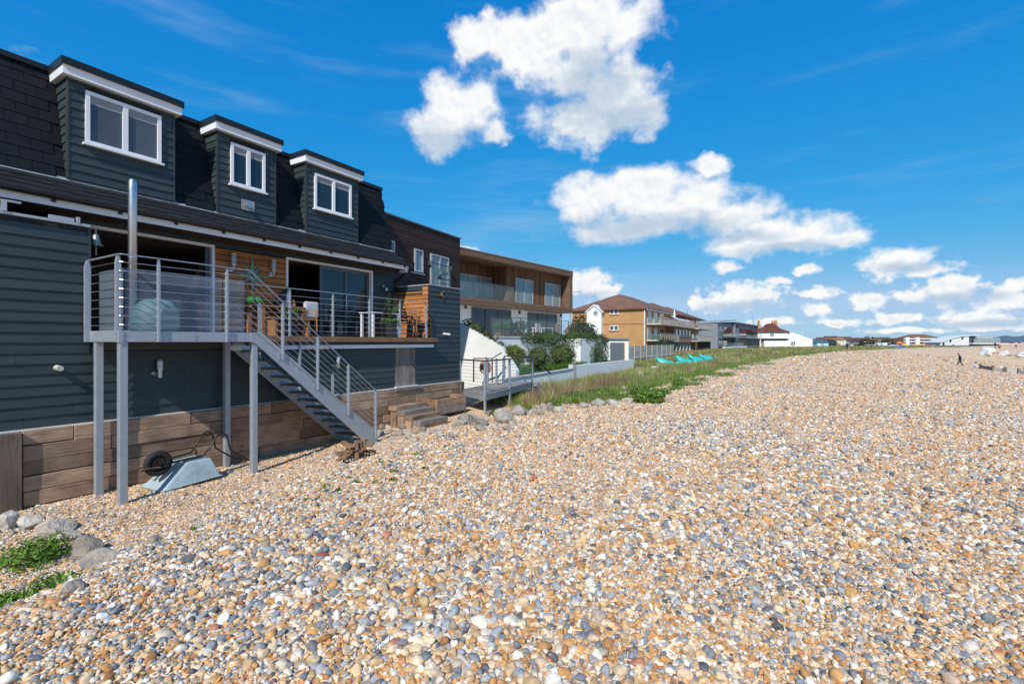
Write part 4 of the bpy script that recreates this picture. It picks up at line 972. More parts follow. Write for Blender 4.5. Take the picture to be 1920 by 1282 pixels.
def leaf_cloud(b, cols, ells, n, size, rnd, flat=.0, droop=0.0, aspect=.5, shell=.55):
    """n leaves in a list of ellipsoids (centre, radii): kite-shaped faces, bent along the midrib, uneven clumps"""
    wts = [e[1][0]*e[1][1]*e[1][2] for e in ells]; tot = sum(wts)
    for i in range(n):
        c, r = rnd.choices(ells, wts)[0]
        d = Vector((rnd.gauss(0, 1), rnd.gauss(0, 1), rnd.gauss(0, 1))).normalized()
        k = (rnd.random()**.35)*(1-shell)+shell if rnd.random() < .8 else rnd.random()**.5
        lump = 1+.28*mnoise.noise(Vector((d.x*2.1+c[0]*3, d.y*2.1+c[1]*3, d.z*2.1+c[2]*3)))+.14*mnoise.noise(d*5.5+Vector(c))
        p = Vector((c[0]+d.x*r[0]*k*lump, c[1]+d.y*r[1]*k*lump, c[2]+d.z*r[2]*k*lump))
        nrm = (d+Vector((rnd.gauss(0, .38), rnd.gauss(0, .38), rnd.gauss(0, .38)+flat+.25))).normalized()
        ax = nrm.cross(Vector((rnd.gauss(0, 1), rnd.gauss(0, 1), rnd.gauss(0, 1)))).normalized(); ay = nrm.cross(ax)
        s = size*rnd.uniform(.6, 1.35); w = s*aspect
        n0 = len(b.v)
        b.v += [p-ax*s*.5, p+ay*w*.5+nrm*s*.08, p+ax*s*.5-Vector((0, 0, droop*s)), p-ay*w*.5+nrm*s*.08]
        b.f += [(n0, n0+1, n0+2), (n0, n0+2, n0+3)]; b.mi += [0, 0]
        g = rnd.choice(cols); j = rnd.uniform(.7, 1.3)
        b.lc += [(g[0]*j, g[1]*j, g[2]*j, 1)]*4
LEAF = leafmat('leaf')
def foliage(name, parent, cols, ells, n, size, seed, **k):
    b = B(); b.lc = []
    leaf_cloud(b, cols, ells, n, size, random.Random(seed), **k)
    o = b.build(name, LEAF, parent, fix=False)
    a = o.data.attributes.new('lc', 'FLOAT_COLOR', 'POINT'); a.data.foreach_set('color', np.array(b.lc, np.float32).ravel())
    return o
GREENS = [(.075, .14, .03), (.10, .17, .04), (.05, .10, .022), (.13, .19, .05)]
POTM = pm('dark_pot', (.022, .028, .036), .4, .15, 6)
def pot_plant(x, y, label, h=.5, r=.16, ph=.4, n=160, size=.09, cols=GREENS, seed=1, ells=None, z=1.932, potm=POTM):
    t = thing('potted_plant', label, 'plant', (x, y, z))
    B().lathe([(.001, 0), (r*.75, 0), (r, ph), (r*1.06, ph), (r*1.06, ph+.03), (r*.9, ph+.03), (r*.88, ph-.03), (.001, ph-.03)], (x, y, z), 18).build('pot', potm, t, smooth=False)
    B().tube((x, y, z+ph-.03), (x, y, z+ph+h*.7), .012, 6, .005).build('stem', pm('stem_%d' % len(MATS), (.09, .07, .03), .8), t)
    foliage('foliage', t, cols, ells or [((x, y, z+ph+h*.5), (r*1.3, r*1.3, h*.55))], n, size, seed)
    return t
p = atX(729, 600, -10.25); pot_plant(p.x, p.y, 'tall narrow bay plant in a dark pot beside the white table, the left one', .75, .14, .45, 200, .07, seed=3, ells=[((p.x, p.y, 2.75), (.09, .09, .42))])
p = atX(741, 600, -10.55); pot_plant(p.x, p.y, 'tall narrow bay plant in a dark pot beside the white table, the right one', .6, .13, .45, 160, .07, seed=4, ells=[((p.x, p.y, 2.68), (.10, .10, .34))])
p = atX(731, 610, -9.98); pot_plant(p.x, p.y, 'low bright green plant in a large dark blue tub at the terrace edge', .18, .20, .36, 110, .10, seed=5, cols=[(.12, .19, .03), (.07, .13, .02)])
p = atX(548, 575, -10.45); pot_plant(p.x, p.y, 'leafy yellow green plant behind the terrace railing left of the lounge chairs', .32, .13, .38, 150, .10, seed=6, cols=[(.14, .17, .025), (.08, .12, .02)])
# dark fish-shaped carving by the door
p = atX(527, 552, XU+.12)
fc = thing('leaping_fish_carving', 'dark pointed wooden fish carving leaning on the cedar boards beside the sliding door', 'ornament', (p.x, p.y, 2.66))
B().prism([(p.y-.22, 2.66), (p.y+.06, 2.66), (p.y+.13, 2.92), (p.y+.20, 3.22), (p.y+.02, 3.02), (p.y-.10, 2.88)], p.x-.05, p.x+.03, 'x').build('carved_body', BLACKP, fc, bevel=.02)
# lounge chairs and table set
WTAB = pm('white_table_top', (.72, .73, .74), .35, .04)
def chair(nm, label, x, y, rz, mat, cat='chair', h=.92, slat=True, group=None):
    t = thing(nm, label, cat, (x, y, 1.932), group)
    cs, sn = math.cos(rz), math.sin(rz)
    T = lambda v: Vector((x+v.x*cs-v.y*sn, y+v.x*sn+v.y*cs, 1.932+v.z))
    for k in range(5): B(T).box(-.22, .22, -.22+k*.09, -.145+k*.09, .43, .45).build('seat_slat', mat, t)
    for k in range(5): B(T).prism([(.21+.02*k, .50+.085*k), (.235+.02*k, .50+.085*k), (.25+.02*k, .565+.085*k), (.225+.02*k, .565+.085*k)], -.22, .22, 'x').build('back_slat', mat, t)
    for sx in (-1, 1):
        B(T).bar((sx*.22, -.22, 0), (sx*.22, -.20, .64), .03, .03).build('front_leg', mat, t)
        B(T).bar((sx*.22, .24, 0), (sx*.22, .20, .45), .03, .03).bar((sx*.22, .20, .44), (sx*.22, .33, h), .03, .03).build('back_leg', mat, t)
        B(T).bar((sx*.22, -.23, .645), (sx*.22, .26, .655), .04, .02).build('armrest', mat, t)
    return t
p = atX(768, 600, -10.35); chair('slatted_chair', 'black slatted garden chair against the sunlit cedar wing', p.x, p.y, R(100), BLACKP)
p = atX(706, 600, -10.6); chair('slatted_chair', 'black slatted garden chair left of the white table', p.x, p.y, R(-60), BLACKP)
p = atX(575, 610, -10.75); chair('lounge_chair', 'brown timber lounge chair in front of the open sliding door', p.x, p.y, R(150), TEAK, h=.80)
p = atX(790, 600, -10.2); chair('folding_chair', 'brown folding chair at the right end of the terrace railing', p.x, p.y, R(60), TEAK)
a, c = yat(694, -10.4), yat(752, -10.4)
ftable('white_table', 'white rectangular table between the black garden chairs', -10.85, -10.30, a, c-.15, 2.64, .06, WTAB, th=.03)
CUSH = pm('pale_cushion', (.55, .55, .54), .9, .08, 4)
p = atX(583, 585, -10.75)
cu = B().box(p.x-.06, p.x+.06, p.y-.2, p.y+.2, 2.40, 2.82).build('cushion', CUSH, None, bevel=.05); tag(cu, 'pale cushion propped on the brown lounge chair', 'cushion')
# ------------------------------------------------------------------ wheelbarrow lying upside down
BARROW = pm('barrow_tray', (.40, .50, .52), .45, .12, 5, dirt=(.22, .2, .17), dirt_amt=.6, metal=.1)
wx, wy, wz = -9.30, 4.25, gz(-9.3, 4.25)
wb = thing('wheelbarrow', 'upturned grey wheelbarrow with black wheel and handles under the steel balcony', 'wheelbarrow', (wx, wy, wz))
wa = R(4); ca, sa = math.cos(wa), math.sin(wa)
TW = lambda v: Vector((wx+v.x*ca-v.y*sa, wy+v.x*sa+v.y*ca, wz+v.z))
rim = [(-.33, -.50), (.33, -.50), (.35, .46), (-.35, .46)]; base = [(-.21, -.06), (.21, -.06), (.25, .34), (-.25, .34)]
zr_ = [.02, .02, .06, .06]; zb_ = [.40, .40, .40, .40]
b = B(TW); b.add([(x, y, z) for (x, y), z in zip(rim, zr_)]+[(x, y, z) for (x, y), z in zip(base, zb_)], [(4, 5, 6, 7), (0, 1, 5, 4), (1, 2, 6, 5), (2, 3, 7, 6), (3, 0, 4, 7)])
tray = b.build('tray', BARROW, wb, bevel=.03)
sd = tray.modifiers.new('thick', 'SOLIDIFY'); sd.thickness = .008
B(TW).path([(*rim[0], .03), (*rim[1], .03), (*rim[2], .07), (*rim[3], .07), (*rim[0], .03)], .012, 6).build('rim', BARROW, wb)
for sx in (-1, 1):
    B(TW).path([(sx*.07, -.62, .34), (sx*.14, -.20, .43), (sx*.20, .24, .46), (sx*.21, .36, .60), (sx*.215, .46, .76), (sx*.22, .55, .80), (sx*.225, .64, .74), (sx*.23, .70, .46), (sx*.24, .85, .34), (sx*.26, 1.05, .20), (sx*.27, 1.25, .12)], .016, 8).build('handle', BLACKP, wb, smooth=True)
    B(TW).bar((sx*.085, -.70, .40), (sx*.10, -.28, .38), .035, .012).build('axle_bracket', pm('rust_%d' % len(MATS), (.20, .10, .06), .8, .2), wb)
TYRE = pm('tyre_rubber', (.014, .014, .015), .75, .2, 12)
wc = TW(Vector((.05, -.42, .44)))
prof = [(.160+.052*math.cos(a), .052*math.sin(a)) for a in np.linspace(0, 2*math.pi, 13)]
whl = B().lathe(prof, wc, 28, 'x').build('wheel', TYRE, wb, smooth=True)
B().lathe([(.001, -.03), (.10, -.03), (.11, 0), (.10, .03), (.001, .03)], wc, 20, 'x').lathe([(.001, -.08), (.03, -.08), (.03, .08), (.001, .08)], wc, 12, 'x').build('hub', BLACKP, whl)
# ------------------------------------------------------------------ fire basket with driftwood
px_, py_ = atZ(668, 878, -.40).x, atZ(668, 878, -.40).y
fz = gz(px_, py_)
DRIFT = wood('driftwood', (.30, .185, .10), (.15, .085, .045), 'x', grain=25, objvar=.4)
DRIFT2 = wood('rusty_wood', (.27, .12, .05), (.14, .055, .025), 'y', grain=25, objvar=.3)
fb = thing('fire_basket', 'dark wire fire basket half buried in the shingle under scrap timber', 'basket', (px_, py_, fz))
for k in range(12):
    a = k*math.pi/6; d = Vector((math.cos(a)*.24, math.sin(a)*.24, 0))
    B().tube(Vector((px_, py_, fz-.03))+d*.85, Vector((px_, py_, fz+.15))+d, .009, 6).build('basket_bar', BLACKP, fb)
for z, r_ in ((.02, .21), (.14, .24)):
    B().path([(px_+r_*math.cos(a), py_+r_*math.sin(a), fz+z) for a in np.linspace(0, 6.2832, 21)], .009, 6).build('hoop', BLACKP, fb)
rw = random.Random(9)
for k in range(18):
    a = rw.uniform(0, 6.28); L = rw.uniform(.45, .85); h = fz+.12+.020*k if k < 8 else (fz+.16+.02*(k-12) if k > 11 else fz+.08)
    c = Vector((px_+rw.uniform(-.10, .10), py_+rw.uniform(-.12, .12), h)); d = Vector((math.cos(a), math.sin(a), rw.uniform(-.45, .45)))*L*.42
    if 9 <= k < 12: c = Vector((px_+.20-.03*(k-9), py_-.16+.10*(k-9), fz+.13)); d = Vector((-.13, .09, .24))
    if k == 8: c = Vector((px_+.12, py_+.5, fz+.06)); d = Vector((.03, .24, .02))
    w, t_ = rw.uniform(.05, .12), rw.uniform(.025, .06)
    o = B().bar(c-d, c+d, w, t_).build('scrap_timber', DRIFT2 if k in (0, 8, 5) else DRIFT, None, bevel=.008)
    tag(o, 'brown scrap of timber tangled in the heap on the fire basket' if k != 8 else 'rusty red timber offcut lying on the stones right of the fire basket', 'firewood', 'scraps of timber on the fire basket' if k != 8 else None)
# ------------------------------------------------------------------ neighbours
class Frame:
    """a building's own axes: u along its sea front, v outwards, z up"""
    def __init__(s, ox, oy, deg):
        a = R(deg); s.o = Vector((ox, oy, 0)); s.u = Vector((math.sin(a), math.cos(a), 0)); s.n = Vector((math.cos(a), -math.sin(a), 0))
    def __call__(s, p): return s.o+s.u*p[0]+s.n*p[1]+Vector((0, 0, p[2]))
    def at(s, px, py, v=0.0):
        rx, ry = ray(px); dv = Vector((rx, ry, 0)); o = s.o+s.n*v
        d = o.dot(s.n)/dv.dot(s.n)
        return (dv*d-s.o).dot(s.u), EYE+(640-py)/FPX*d
    def b(s): return B(s)
BROWNC = wood('brown_composite', (.046, .026, .022), (.030, .017, .015), 'y', grain=30, objvar=.25, knots=False)
THERM = wood('thermo_timber', (.215, .105, .052), (.105, .048, .024), 'z', grain=30, objvar=.35, knots=False)
THERMY = wood('thermo_timber_bands', (.20, .125, .078), (.11, .064, .04), 'y', grain=30, objvar=.2, knots=False)
def win(parent, F, px0, px1, py0, py1, v, pane, frm=FRAMEL, n=1, w=.06, nm='window', zb=None):
    """a window measured in the photograph on plane v of frame F"""
    u0, z1 = F.at(px0, py0, v); u1, z0 = F.at(px1, py1, v)
    if zb is not None: z0 = zb
    f = F.b(); f.box(u0, u0+w, v, v+.07, z0, z1).box(u1-w, u1, v, v+.07, z0, z1).box(u0+w, u1-w, v, v+.07, z1-w, z1).box(u0+w, u1-w, v, v+.07, z0, z0+w)
    for k in range(1, n):
        m = u0+(u1-u0)*k/n; f.box(m-w/2, m+w/2, v, v+.072, z0+w, z1-w)
    o = f.build(nm, frm, parent)
    for k in range(n):
        a = u0+(u1-u0)*k/n+w*.5; c = u0+(u1-u0)*(k+1)/n-w*.5
        F.b().box(a, c, v+.012, v+.022, z0+w*.6, z1-w*.6).build('pane', pane, o)
    return u0, u1, z0, z1
# --- brown clad house
F2 = Frame(-12.46, 11.6, -4)
h2 = thing('brown_clad_house', 'flat roofed house clad in dark brown boards rising behind the slate roof', 'house', (-14, 14, 0))
F2.b().box(-.0, 5.20, -6, -.03, 3.6, 6.24).build('upper_storey', WALLDK, h2)
z = 3.6
while z < 6.22:
    F2.b().box(0, 5.21, -.03, -.008, z, min(z+.112, 6.25)).build('cladding_board', BROWNC, h2); 
    F2.b().box(5.20, 5.222, -6, -.008, z, min(z+.112, 6.25)).build('cladding_board', BROWNC, h2); z += .12
F2.b().box(-.05, 5.25, -6, .03, 6.25, 6.31).build('roof_trim', FRAMEG, h2)
F2.b().box(0, 4.9, -6, -.9, -.5, 3.6).build('lower_storey', pm('taupe_render', (.20, .18, .16), .85, .1, 2), h2)
F2.b().tube((4.6, -.8, 1.5), (4.6, -.8, 3.6), .05, 10).build('downpipe', FRAMEG, h2)
win(h2, F2, 731, 738, 450, 474, 0, PANEC)
win(h2, F2, 776, 791.5, 465, 511, 0, PANEC)
u0, u1, z0, z1 = win(h2, F2, 806, 839.5, 474, 545, 0, PANEC, n=2)
jb = F2.b().box(u0-.06, u1+.08, .10, .11, z0, z0+1.0).build('glass_guard', BALG, h2)
F2.b().box(u0-.08, u1+.10, .09, .125, z0+1.0, z0+1.03).build('guard_rail', FRAMEG, jb)
for u in (u0-.08, u1+.08): F2.b().box(u-.02, u+.02, -.01, .12, z0+.9, z0+1.06).build('guard_clamp', STAINLESS, jb)
u, z = F2.at(791, 513, 0); F2.b().box(u-.75, u+.12, 0, .07, z-.03, z).build('sill', FRAMEL, h2)
# --- timber box house
F3 = Frame(-18.3, 24.0, 7.3)
h3 = thing('timber_box_house', 'modern house with a projecting timber clad upper box over cream rendered ground floor', 'house', (-20, 31, 0))
L3 = 12.72; ZB, ZTOP = 4.16, 7.54
uL = -4.0
F3.b().box(uL, L3, -7, .35, ZTOP-.40, ZTOP).build('roof_band', THERMY, h3)
F3.b().box(uL, L3, -7, .35, ZB, ZB+.42).build('floor_band', THERMY, h3)
F3.b().box(L3-.42, L3, -7, .33, ZB+.42, ZTOP-.40).build('end_wall', THERMY, h3)
F3.b().box(uL-.01, L3+.02, -7, .40, ZTOP+.002, ZTOP+.07).build('roof_trim', pm('zinc', (.30, .31, .31), .5, .1), h3)
for k in range(4):
    F3.b().box(uL, L3+.004, .35, .362, ZB+.02+k*.10, ZB+.11+k*.10).build('band_board', THERMY, h3)
    F3.b().box(uL, L3+.004, .35, .362, ZTOP-.39+k*.098, ZTOP-.30+k*.098).build('band_board', THERMY, h3)
uS, _ = F3.at(950, 520, -.45)       # where the flush part begins
vR, vF = -1.9, -.45
F3.b().box(uL, uS, -6.8, vR-.03, ZB+.42, ZTOP-.4).box(uS, L3-.42, -6.8, vF-.03, ZB+.42, ZTOP-.4).build('inner_wall', WALLDK, h3)
rnd3 = random.Random(4)
def vboards(u0, u1, v, z0, z1, w=.13):
    u = u0
    while u < u1-.02:
        F3.b().box(u, min(u+w-.012, u1), v-.03, v+rnd3.uniform(0, .008), z0, z1).build('timber_board', THERM, h3); u += w
vboards(uL, uS, vR, ZB+.42, ZTOP-.4); vboards(uS, L3-.42, vF, ZB+.42, ZTOP-.4)
k = vR
while k < vF-.02: F3.b().box(uS-.02, uS, k, min(k+.118, vF), ZB+.42, ZTOP-.4).build('timber_board', THERM, h3); k += .13
win(h3, F3, 855, 921, 510, 562, vR, PANEC, n=3, nm='glass_doors', zb=ZB+.45)
win(h3, F3, 931.5, 944.5, 518, 562, vR, PANEC, zb=ZB+.45)
win(h3, F3, 966, 998.5, 520, 567, vF, PANEC, n=2, zb=ZB+.48); win(h3, F3, 1021, 1049.5, 529, 572, vF, PANEC, n=2, zb=ZB+.48)
gb = F3.b().box(uL, uS+.1, .16, .172, ZB+.40, ZB+1.45).build('balcony_glass', BALG, h3)
F3.b().box(uL, uS+.12, .14, .19, ZB+1.45, ZB+1.49).build('balcony_rail', FRAMEG, gb)
for px in (888, 924): 
    u, _ = F3.at(px, 550, .17); F3.b().box(u-.02, u+.02, .13, .20, ZB+.4, ZB+1.45).build('rail_post', FRAMEG, gb)
for px in (968, 1002, 1022, 1053):
    u, _ = F3.at(px, 560, vF+.2)
ZTER = 2.02
F3.b().box(uL, L3-.25, -6.8, -.55, -.3, ZB).build('ground_floor_wall', CREAM, h3)
win(h3, F3, 884, 957, 575, 625, -.54, PANE, FRAMEG, n=3, w=.09, nm='glass_doors', zb=ZTER+.03)
win(h3, F3, 989, 1043, 585, 625, -.54, PANE, FRAMEG, n=3, w=.09, nm='glass_doors', zb=ZTER+.03)
for px, py in ((873, 573), (974, 584), (1052, 590)):
    u, z = F3.at(px, py, -.5); F3.b().box(u-.06, u+.06, -.55, -.42, z-.16, z+.10).build('wall_light', FRAMEG, h3)
F3.b().tube((uL+3.4, -.45, ZTER), (uL+3.4, -.45, ZB), .06, 8).build('downpipe', FRAMEG, h3)
# terrace in front with retaining walls
VT = 4.6
ter = F3.b().box(uL+2.0, L3+1.5, -.55, VT, -.3, ZTER).build('terrace', WRENDER, h3)
F3.b().box(uL+1.95, L3+1.6, VT-.25, VT+.04, ZTER, ZTER+.10).build('coping', CONC, ter)
tr3 = thing('terrace_glass_railing', 'glass balustrade with thin bronze posts round the terrace of the timber box house', 'railing', F3((4, VT, ZTER)))
BRONZE = pm('bronze_post', (.17, .105, .07), .45, .1, metal=.5)
ua, _ = F3.at(921, 610, VT-.1); ub, _ = F3.at(1066, 610, VT-.1)
npst = 9
for k in range(npst+1):
    u = ua+(ub-ua)*k/npst
    F3.b().box(u-.02, u+.02, VT-.12, VT-.08, ZTER+.1, ZTER+1.12).build('rail_post', BRONZE, tr3)
    if k < npst: F3.b().box(u+.05, ua+(ub-ua)*(k+1)/npst-.05, VT-.105, VT-.095, ZTER+.16, ZTER+1.05).build('glass_panel', BALG, tr3)
F3.b().box(ua-.02, ub+.02, VT-.125, VT-.075, ZTER+1.12, ZTER+1.15).build('top_rail', BRONZE, tr3)
def rail_planter(px0, px1, label, seed, cols):
    u0, _ = F3.at(px0, 620, VT-.6); u1, _ = F3.at(px1, 620, VT-.6)
    t = thing('trough_planter', label, 'planter', F3(((u0+u1)/2, VT-.6, ZTER)))
    F3.b().box(u0, u1, VT-.80, VT-.36, ZTER, ZTER+.38).build('trough', THERMY, t)
    c = F3(((u0+u1)/2, VT-.58, ZTER+.62)); foliage('foliage', t, cols, [((c.x+dx, c.y+dy, c.z+dz), (.45, .55, .30)) for dx, dy, dz in ((-.1, -.5, 0), (0, .4, .15), (.05, 0, -.05))], 420, .16, seed)
rail_planter(932, 960, 'brown trough with low green shrubs behind the terrace glass, nearer the white sloping wall', 21, GREENS)
rail_planter(963, 976, 'brown trough with blue green shrubs behind the terrace glass, nearer the corner post', 22, [(.05, .10, .06), (.07, .12, .07), (.03, .06, .03)])
def simple_table(Fr, u, v, z, label, top, cat='table'):
    t = thing('garden_table', label, cat, Fr((u, v, z)))
    Fr.b().box(u-.75, u+.75, v-.42, v+.42, z+.70, z+.74).build('table_top', top, t)
    for a in (-.65, .65):
        for c in (-.34, .34): Fr.b().box(u+a-.03, u+a+.03, v+c-.03, v+c+.03, z, z+.70).build('leg', top, t)
u, _ = F3.at(1018, 618, 2.6); simple_table(F3, u, 2.6, ZTER, 'pale garden table on the terrace of the timber box house', pm('pale_table', (.62, .60, .56), .6))
WICK = pm('wicker', (.23, .15, .10), .8, .2, 30)
for k, (du, dv, lab) in enumerate(((-1.2, .2, 'pale folding garden chair left of the terrace table'), (.4, .75, 'brown wicker garden chair in front of the terrace table'), (1.3, .0, 'dark garden chair right of the terrace table'))):
    t = thing('garden_chair', lab, 'chair', F3((u+du, 2.6+dv, ZTER)), 'garden chairs round the terrace table'); mm = [pm('pale_mesh', (.45, .43, .40), .8), WICK, FRAMEG][k]
    c = (u+du, 2.6+dv)
    F3.b().box(c[0]-.24, c[0]+.24, c[1]-.24, c[1]+.24, ZTER+.42, ZTER+.46).build('seat', mm, t)
    F3.b().box(c[0]-.24, c[0]+.24, c[1]+.20, c[1]+.25, ZTER+.46, ZTER+.98).build('backrest', mm, t)
    for a in (-.2, .2):
        for d in (-.2, .2): F3.b().box(c[0]+a-.02, c[0]+a+.02, c[1]+d-.02, c[1]+d+.02, ZTER, ZTER+.42).build('leg', mm, t)
# garden ground behind the low wall
GRASSM = pm('garden_lawn', (.055, .095, .02), .9, .35, 3, bump=.02, bscale=30)
gd = B().add([(-10.45, 18.3, .12), (-10.45, 34.0, .30), (-19, 36, 1.2), (-19, 22, 1.2), (-14.5, 18.3, .5), (-10.45, 18.3, -1), (-10.45, 34, -1), (-19, 36, -1), (-19, 22, -1), (-14.5, 18.3, -1)],
        [(0, 1, 2, 3, 4), (0, 5, 6, 1), (1, 6, 7, 2), (2, 7, 8, 3), (3, 8, 9, 4), (4, 9, 5, 0)]).build('garden_ground', GRASSM, None); tag(gd, None, None, kind='structure')
# white sloping wall between the gardens
a = atY(862, 604, 18.0); c = atY(940, 649, 18.0); d_ = atY(849, 598, 18.0)
swl = thing('sloping_garden_wall', 'tall white rendered garden wall whose top slopes down towards the beach', 'wall', (-12.5, 18.1, 0))
B().add([(a.x, 18.0, a.z), (c.x, 18.0, c.z), (c.x+.75, 18.0, .55), (c.x+.75, 18.0, -.6), (a.x, 18.0, -.6), (a.x, 18.28, a.z), (c.x, 18.28, c.z), (c.x+.75, 18.28, .55), (c.x+.75, 18.28, -.6), (a.x, 18.28, -.6)],
        [(0, 1, 2, 3, 4), (9, 8, 7, 6, 5), (0, 5, 6, 1), (1, 6, 7, 2), (2, 7, 8, 3), (4, 9, 5, 0), (3, 8, 9, 4)]).build('wall_panel', WRENDER, swl)
B().box(d_.x-1.5, a.x+.02, 16.2, 18.0, -.6, a.z+.05).build('return_wall', SHADEREN, swl)
foliage('trailing_plants', swl, [(.10, .10, .025), (.07, .09, .02), (.13, .12, .03)], [((a.x+.35+k*.42, 18.25, a.z+.02-.27*k), (.32, .25, .20)) for k in range(6)], 700, .13, 31)
# low white wall along the beach
lw = thing('low_garden_wall', 'long low off-white concrete wall between the garden and the grassy strip', 'wall', (-10.4, 25, 0))
B().prism([(16.3, -.7), (23.2, -.7), (23.2, .39), (16.3, .27)], -10.52, -10.32, 'x').build('wall_section', WRENDER, lw)
B().prism([(23.21, -.7), (33.6, -.7), (33.6, .57), (23.21, .555)], -10.55, -10.33, 'x').build('wall_section', WRENDER, lw)
B().box(-10.56, -10.30, 23.1, 23.5, -.7, .62).build('pier', CONC, lw)
B().prism([(16.25, .275), (23.1, .395), (23.1, .44), (16.25, .32)], -10.56, -10.28, 'x').build('coping', CONC, lw)
def bush(name, label, cat, ells, n, size, seed, cols=GREENS, group=None, stem=True, **k):
    c = ells[0][0]; base = (c[0], c[1], min(e[0][2]-e[1][2] for e in ells))
    t = thing(name, label, cat, base, group)
    foliage('foliage', t, cols, ells, n, size, seed, **k)
    if 'bush' in name:
        for (cc_, rr_) in ells: B().lathe([(.001, -rr_[2]*.8)]+[(rr_[0]*.8*math.cos(a), rr_[2]*.8*math.sin(a)) for a in np.linspace(-1.3, 1.3, 9)]+[(.001, rr_[2]*.8)], cc_, 14).build('inner_twigs', pm('twigs_%d' % len(MATS), (.035, .045, .015), .95, .5, 14, bump=.05), t)
    if stem:
        B().tube((c[0], c[1], base[2]-.4), (c[0], c[1], c[2]), .05, 7, .025).build('stem', SLEEPZ, t)
    return t
VARIE = [(.16, .20, .06), (.09, .14, .035), (.26, .28, .13), (.06, .10, .028)]
bush('round_bush', 'clipped round yellow green bush, left of three in the garden', 'bush', [((-12.0, 19.9, 1.15), (.60, .60, .52))], 5200, .075, 41, [(.20, .23, .045), (.11, .16, .03), (.28, .29, .08)], 'clipped round bushes in the garden')
bush('round_bush', 'clipped round variegated bush, middle of three in the garden', 'bush', [((-11.9, 22.2, 1.0), (.60, .62, .56))], 5200, .075, 42, VARIE, 'clipped round bushes in the garden')
bush('round_bush', 'clipped round variegated bush, right and largest of three in the garden', 'bush', [((-11.9, 25.2, 1.02), (.76, .80, .70))], 7000, .08, 43, VARIE, 'clipped round bushes in the garden')
HEDGE = [(.085, .19, .02), (.12, .25, .03), (.055, .13, .016)]
def hedge(x0, x1, y0, y1, z0, z1, label, seed):
    t = thing('box_hedge', label, 'hedge', ((x0+x1)/2, (y0+y1)/2, z0), 'low clipped hedges in the garden')
    n = max(2, int((y1-y0)/.5)); 
    foliage('foliage', t, HEDGE, [(((x0+x1)/2, y0+(k+.5)*(y1-y0)/n, (z0+z1)/2), ((x1-x0)*.55, (y1-y0)/n*.75, (z1-z0)*.55)) for k in range(n)], int(620*(y1-y0)), .07, seed)
    B().box(x0+.1, x1-.1, y0+.1, y1-.1, z0-.3, z0+.1).build('stems', SLEEPZ, t)
hedge(-11.3, -10.8, 21.3, 26.4, .30, .68, 'low clipped green hedge behind the white wall below the round bushes', 51)
hedge(-11.9, -11.2, 18.4, 20.9, .15, .62, 'low clipped green hedge beside the wooden landing platform', 52)
bush('grey_shrub', 'bare greyish shrub beside the sloping white wall', 'shrub', [((-12.6, 19.1, 1.55), (.45, .45, .5))], 500, .09, 44, [(.13, .10, .07), (.10, .085, .05), (.08, .09, .04)])
IVYC = [(.05, .10, .02), (.07, .135, .028), (.035, .07, .014), (.11, .14, .035)]
iv = thing('ivy_wall', 'tall white garden wall smothered in dark green ivy left of the white store', 'ivy wall', (-12.3, 29, .3))
B().box(-13.4, -11.55, 27.0, 30.8, .0, 2.0).build('wall_panel', WRENDER, iv)
foliage('ivy', iv, IVYC, [((-11.6, 30.0, 1.25), (.7, .95, 1.1)), ((-12.3, 28.6, 2.05), (1.0, 1.9, .38)), ((-13.2, 26.3, 2.0), (.9, 1.8, .45)), ((-12.0, 30.9, 1.9), (.8, .8, .5)), ((-13.6, 24.5, 2.05), (.7, 1.2, .35)), ((-12.9, 26.9, 1.55), (.7, .3, .55)), ((-12.0, 27.0, 1.85), (.6, .3, .3)), ((-11.5, 28.9, .95), (.25, .6, .6))], 19000, .085, 61)
bush('garden_shrub', 'large grey green shrub above the ivy wall in front of the brick flats', 'shrub', [((-14.2, 33.5, 2.55), (1.0, 1.1, .8)), ((-14.6, 35.0, 2.3), (.9, .9, .8))], 2600, .16, 45, [(.07, .095, .05), (.05, .075, .035), (.10, .12, .07)])
bush('dark_conifer', 'dark narrow conifer behind the right corner of the timber box house', 'tree', [((-17.0, 39.5, 2.9), (.8, .8, 1.4)), ((-16.2, 38.8, 2.2), (.8, .8, .9))], 2400, .17, 46, [(.02, .04, .012), (.03, .055, .018)])
# landing platform with railings
PLX = [(-8.46, 12.35), (-8.75, 14.3), (-9.35, 17.0), (-10.7, 17.0), (-9.98, 13.12)]
plat = thing('landing_platform', 'raised grey timber landing with steel posts and dark handrail beside the boarded house', 'platform', (-9.5, 14.5, -.4))
PZ = .19
B().prism(PLX, PZ-.20, PZ-.035, 'z').build('platform_frame', GALV, plat)
GDECK = wood('grey_decking', (.30, .285, .26), (.19, .175, .155), 'x', grain=30, objvar=.25, knots=False)
ny_ = 26
for k in range(ny_):
    y0 = 12.4+k*(4.55/ny_); y1 = y0+.165
    def xr(y): return float(np.interp(y, [12.35, 14.3, 17.0], [-8.46, -8.75, -9.35]))
    def xl(y): return float(np.interp(y, [12.35, 13.12, 17.0], [-8.50, -9.98, -10.7])) if y < 13.12 else float(np.interp(y, [13.12, 17.0], [-9.98, -10.7]))
    B().prism([(xl(y0), y0), (xr(y0)+.03, y0), (xr(y1)+.03, y1), (xl(y1), y1)], PZ-.034, PZ, 'z').build('deck_board', GDECK, plat)
def ppost(x, y, z0=None): 
    B().box(x-.03, x+.03, y-.03, y+.03, gz(x, y)-.2 if z0 is None else z0, PZ+1.0).build('post', GALV, plat)
pp = [(-9.98, 13.08), (-8.50, 12.40), (-8.74, 14.25), (-9.33, 16.95), (-10.65, 16.95)]
for k, (x, y) in enumerate(pp): ppost(x, y)
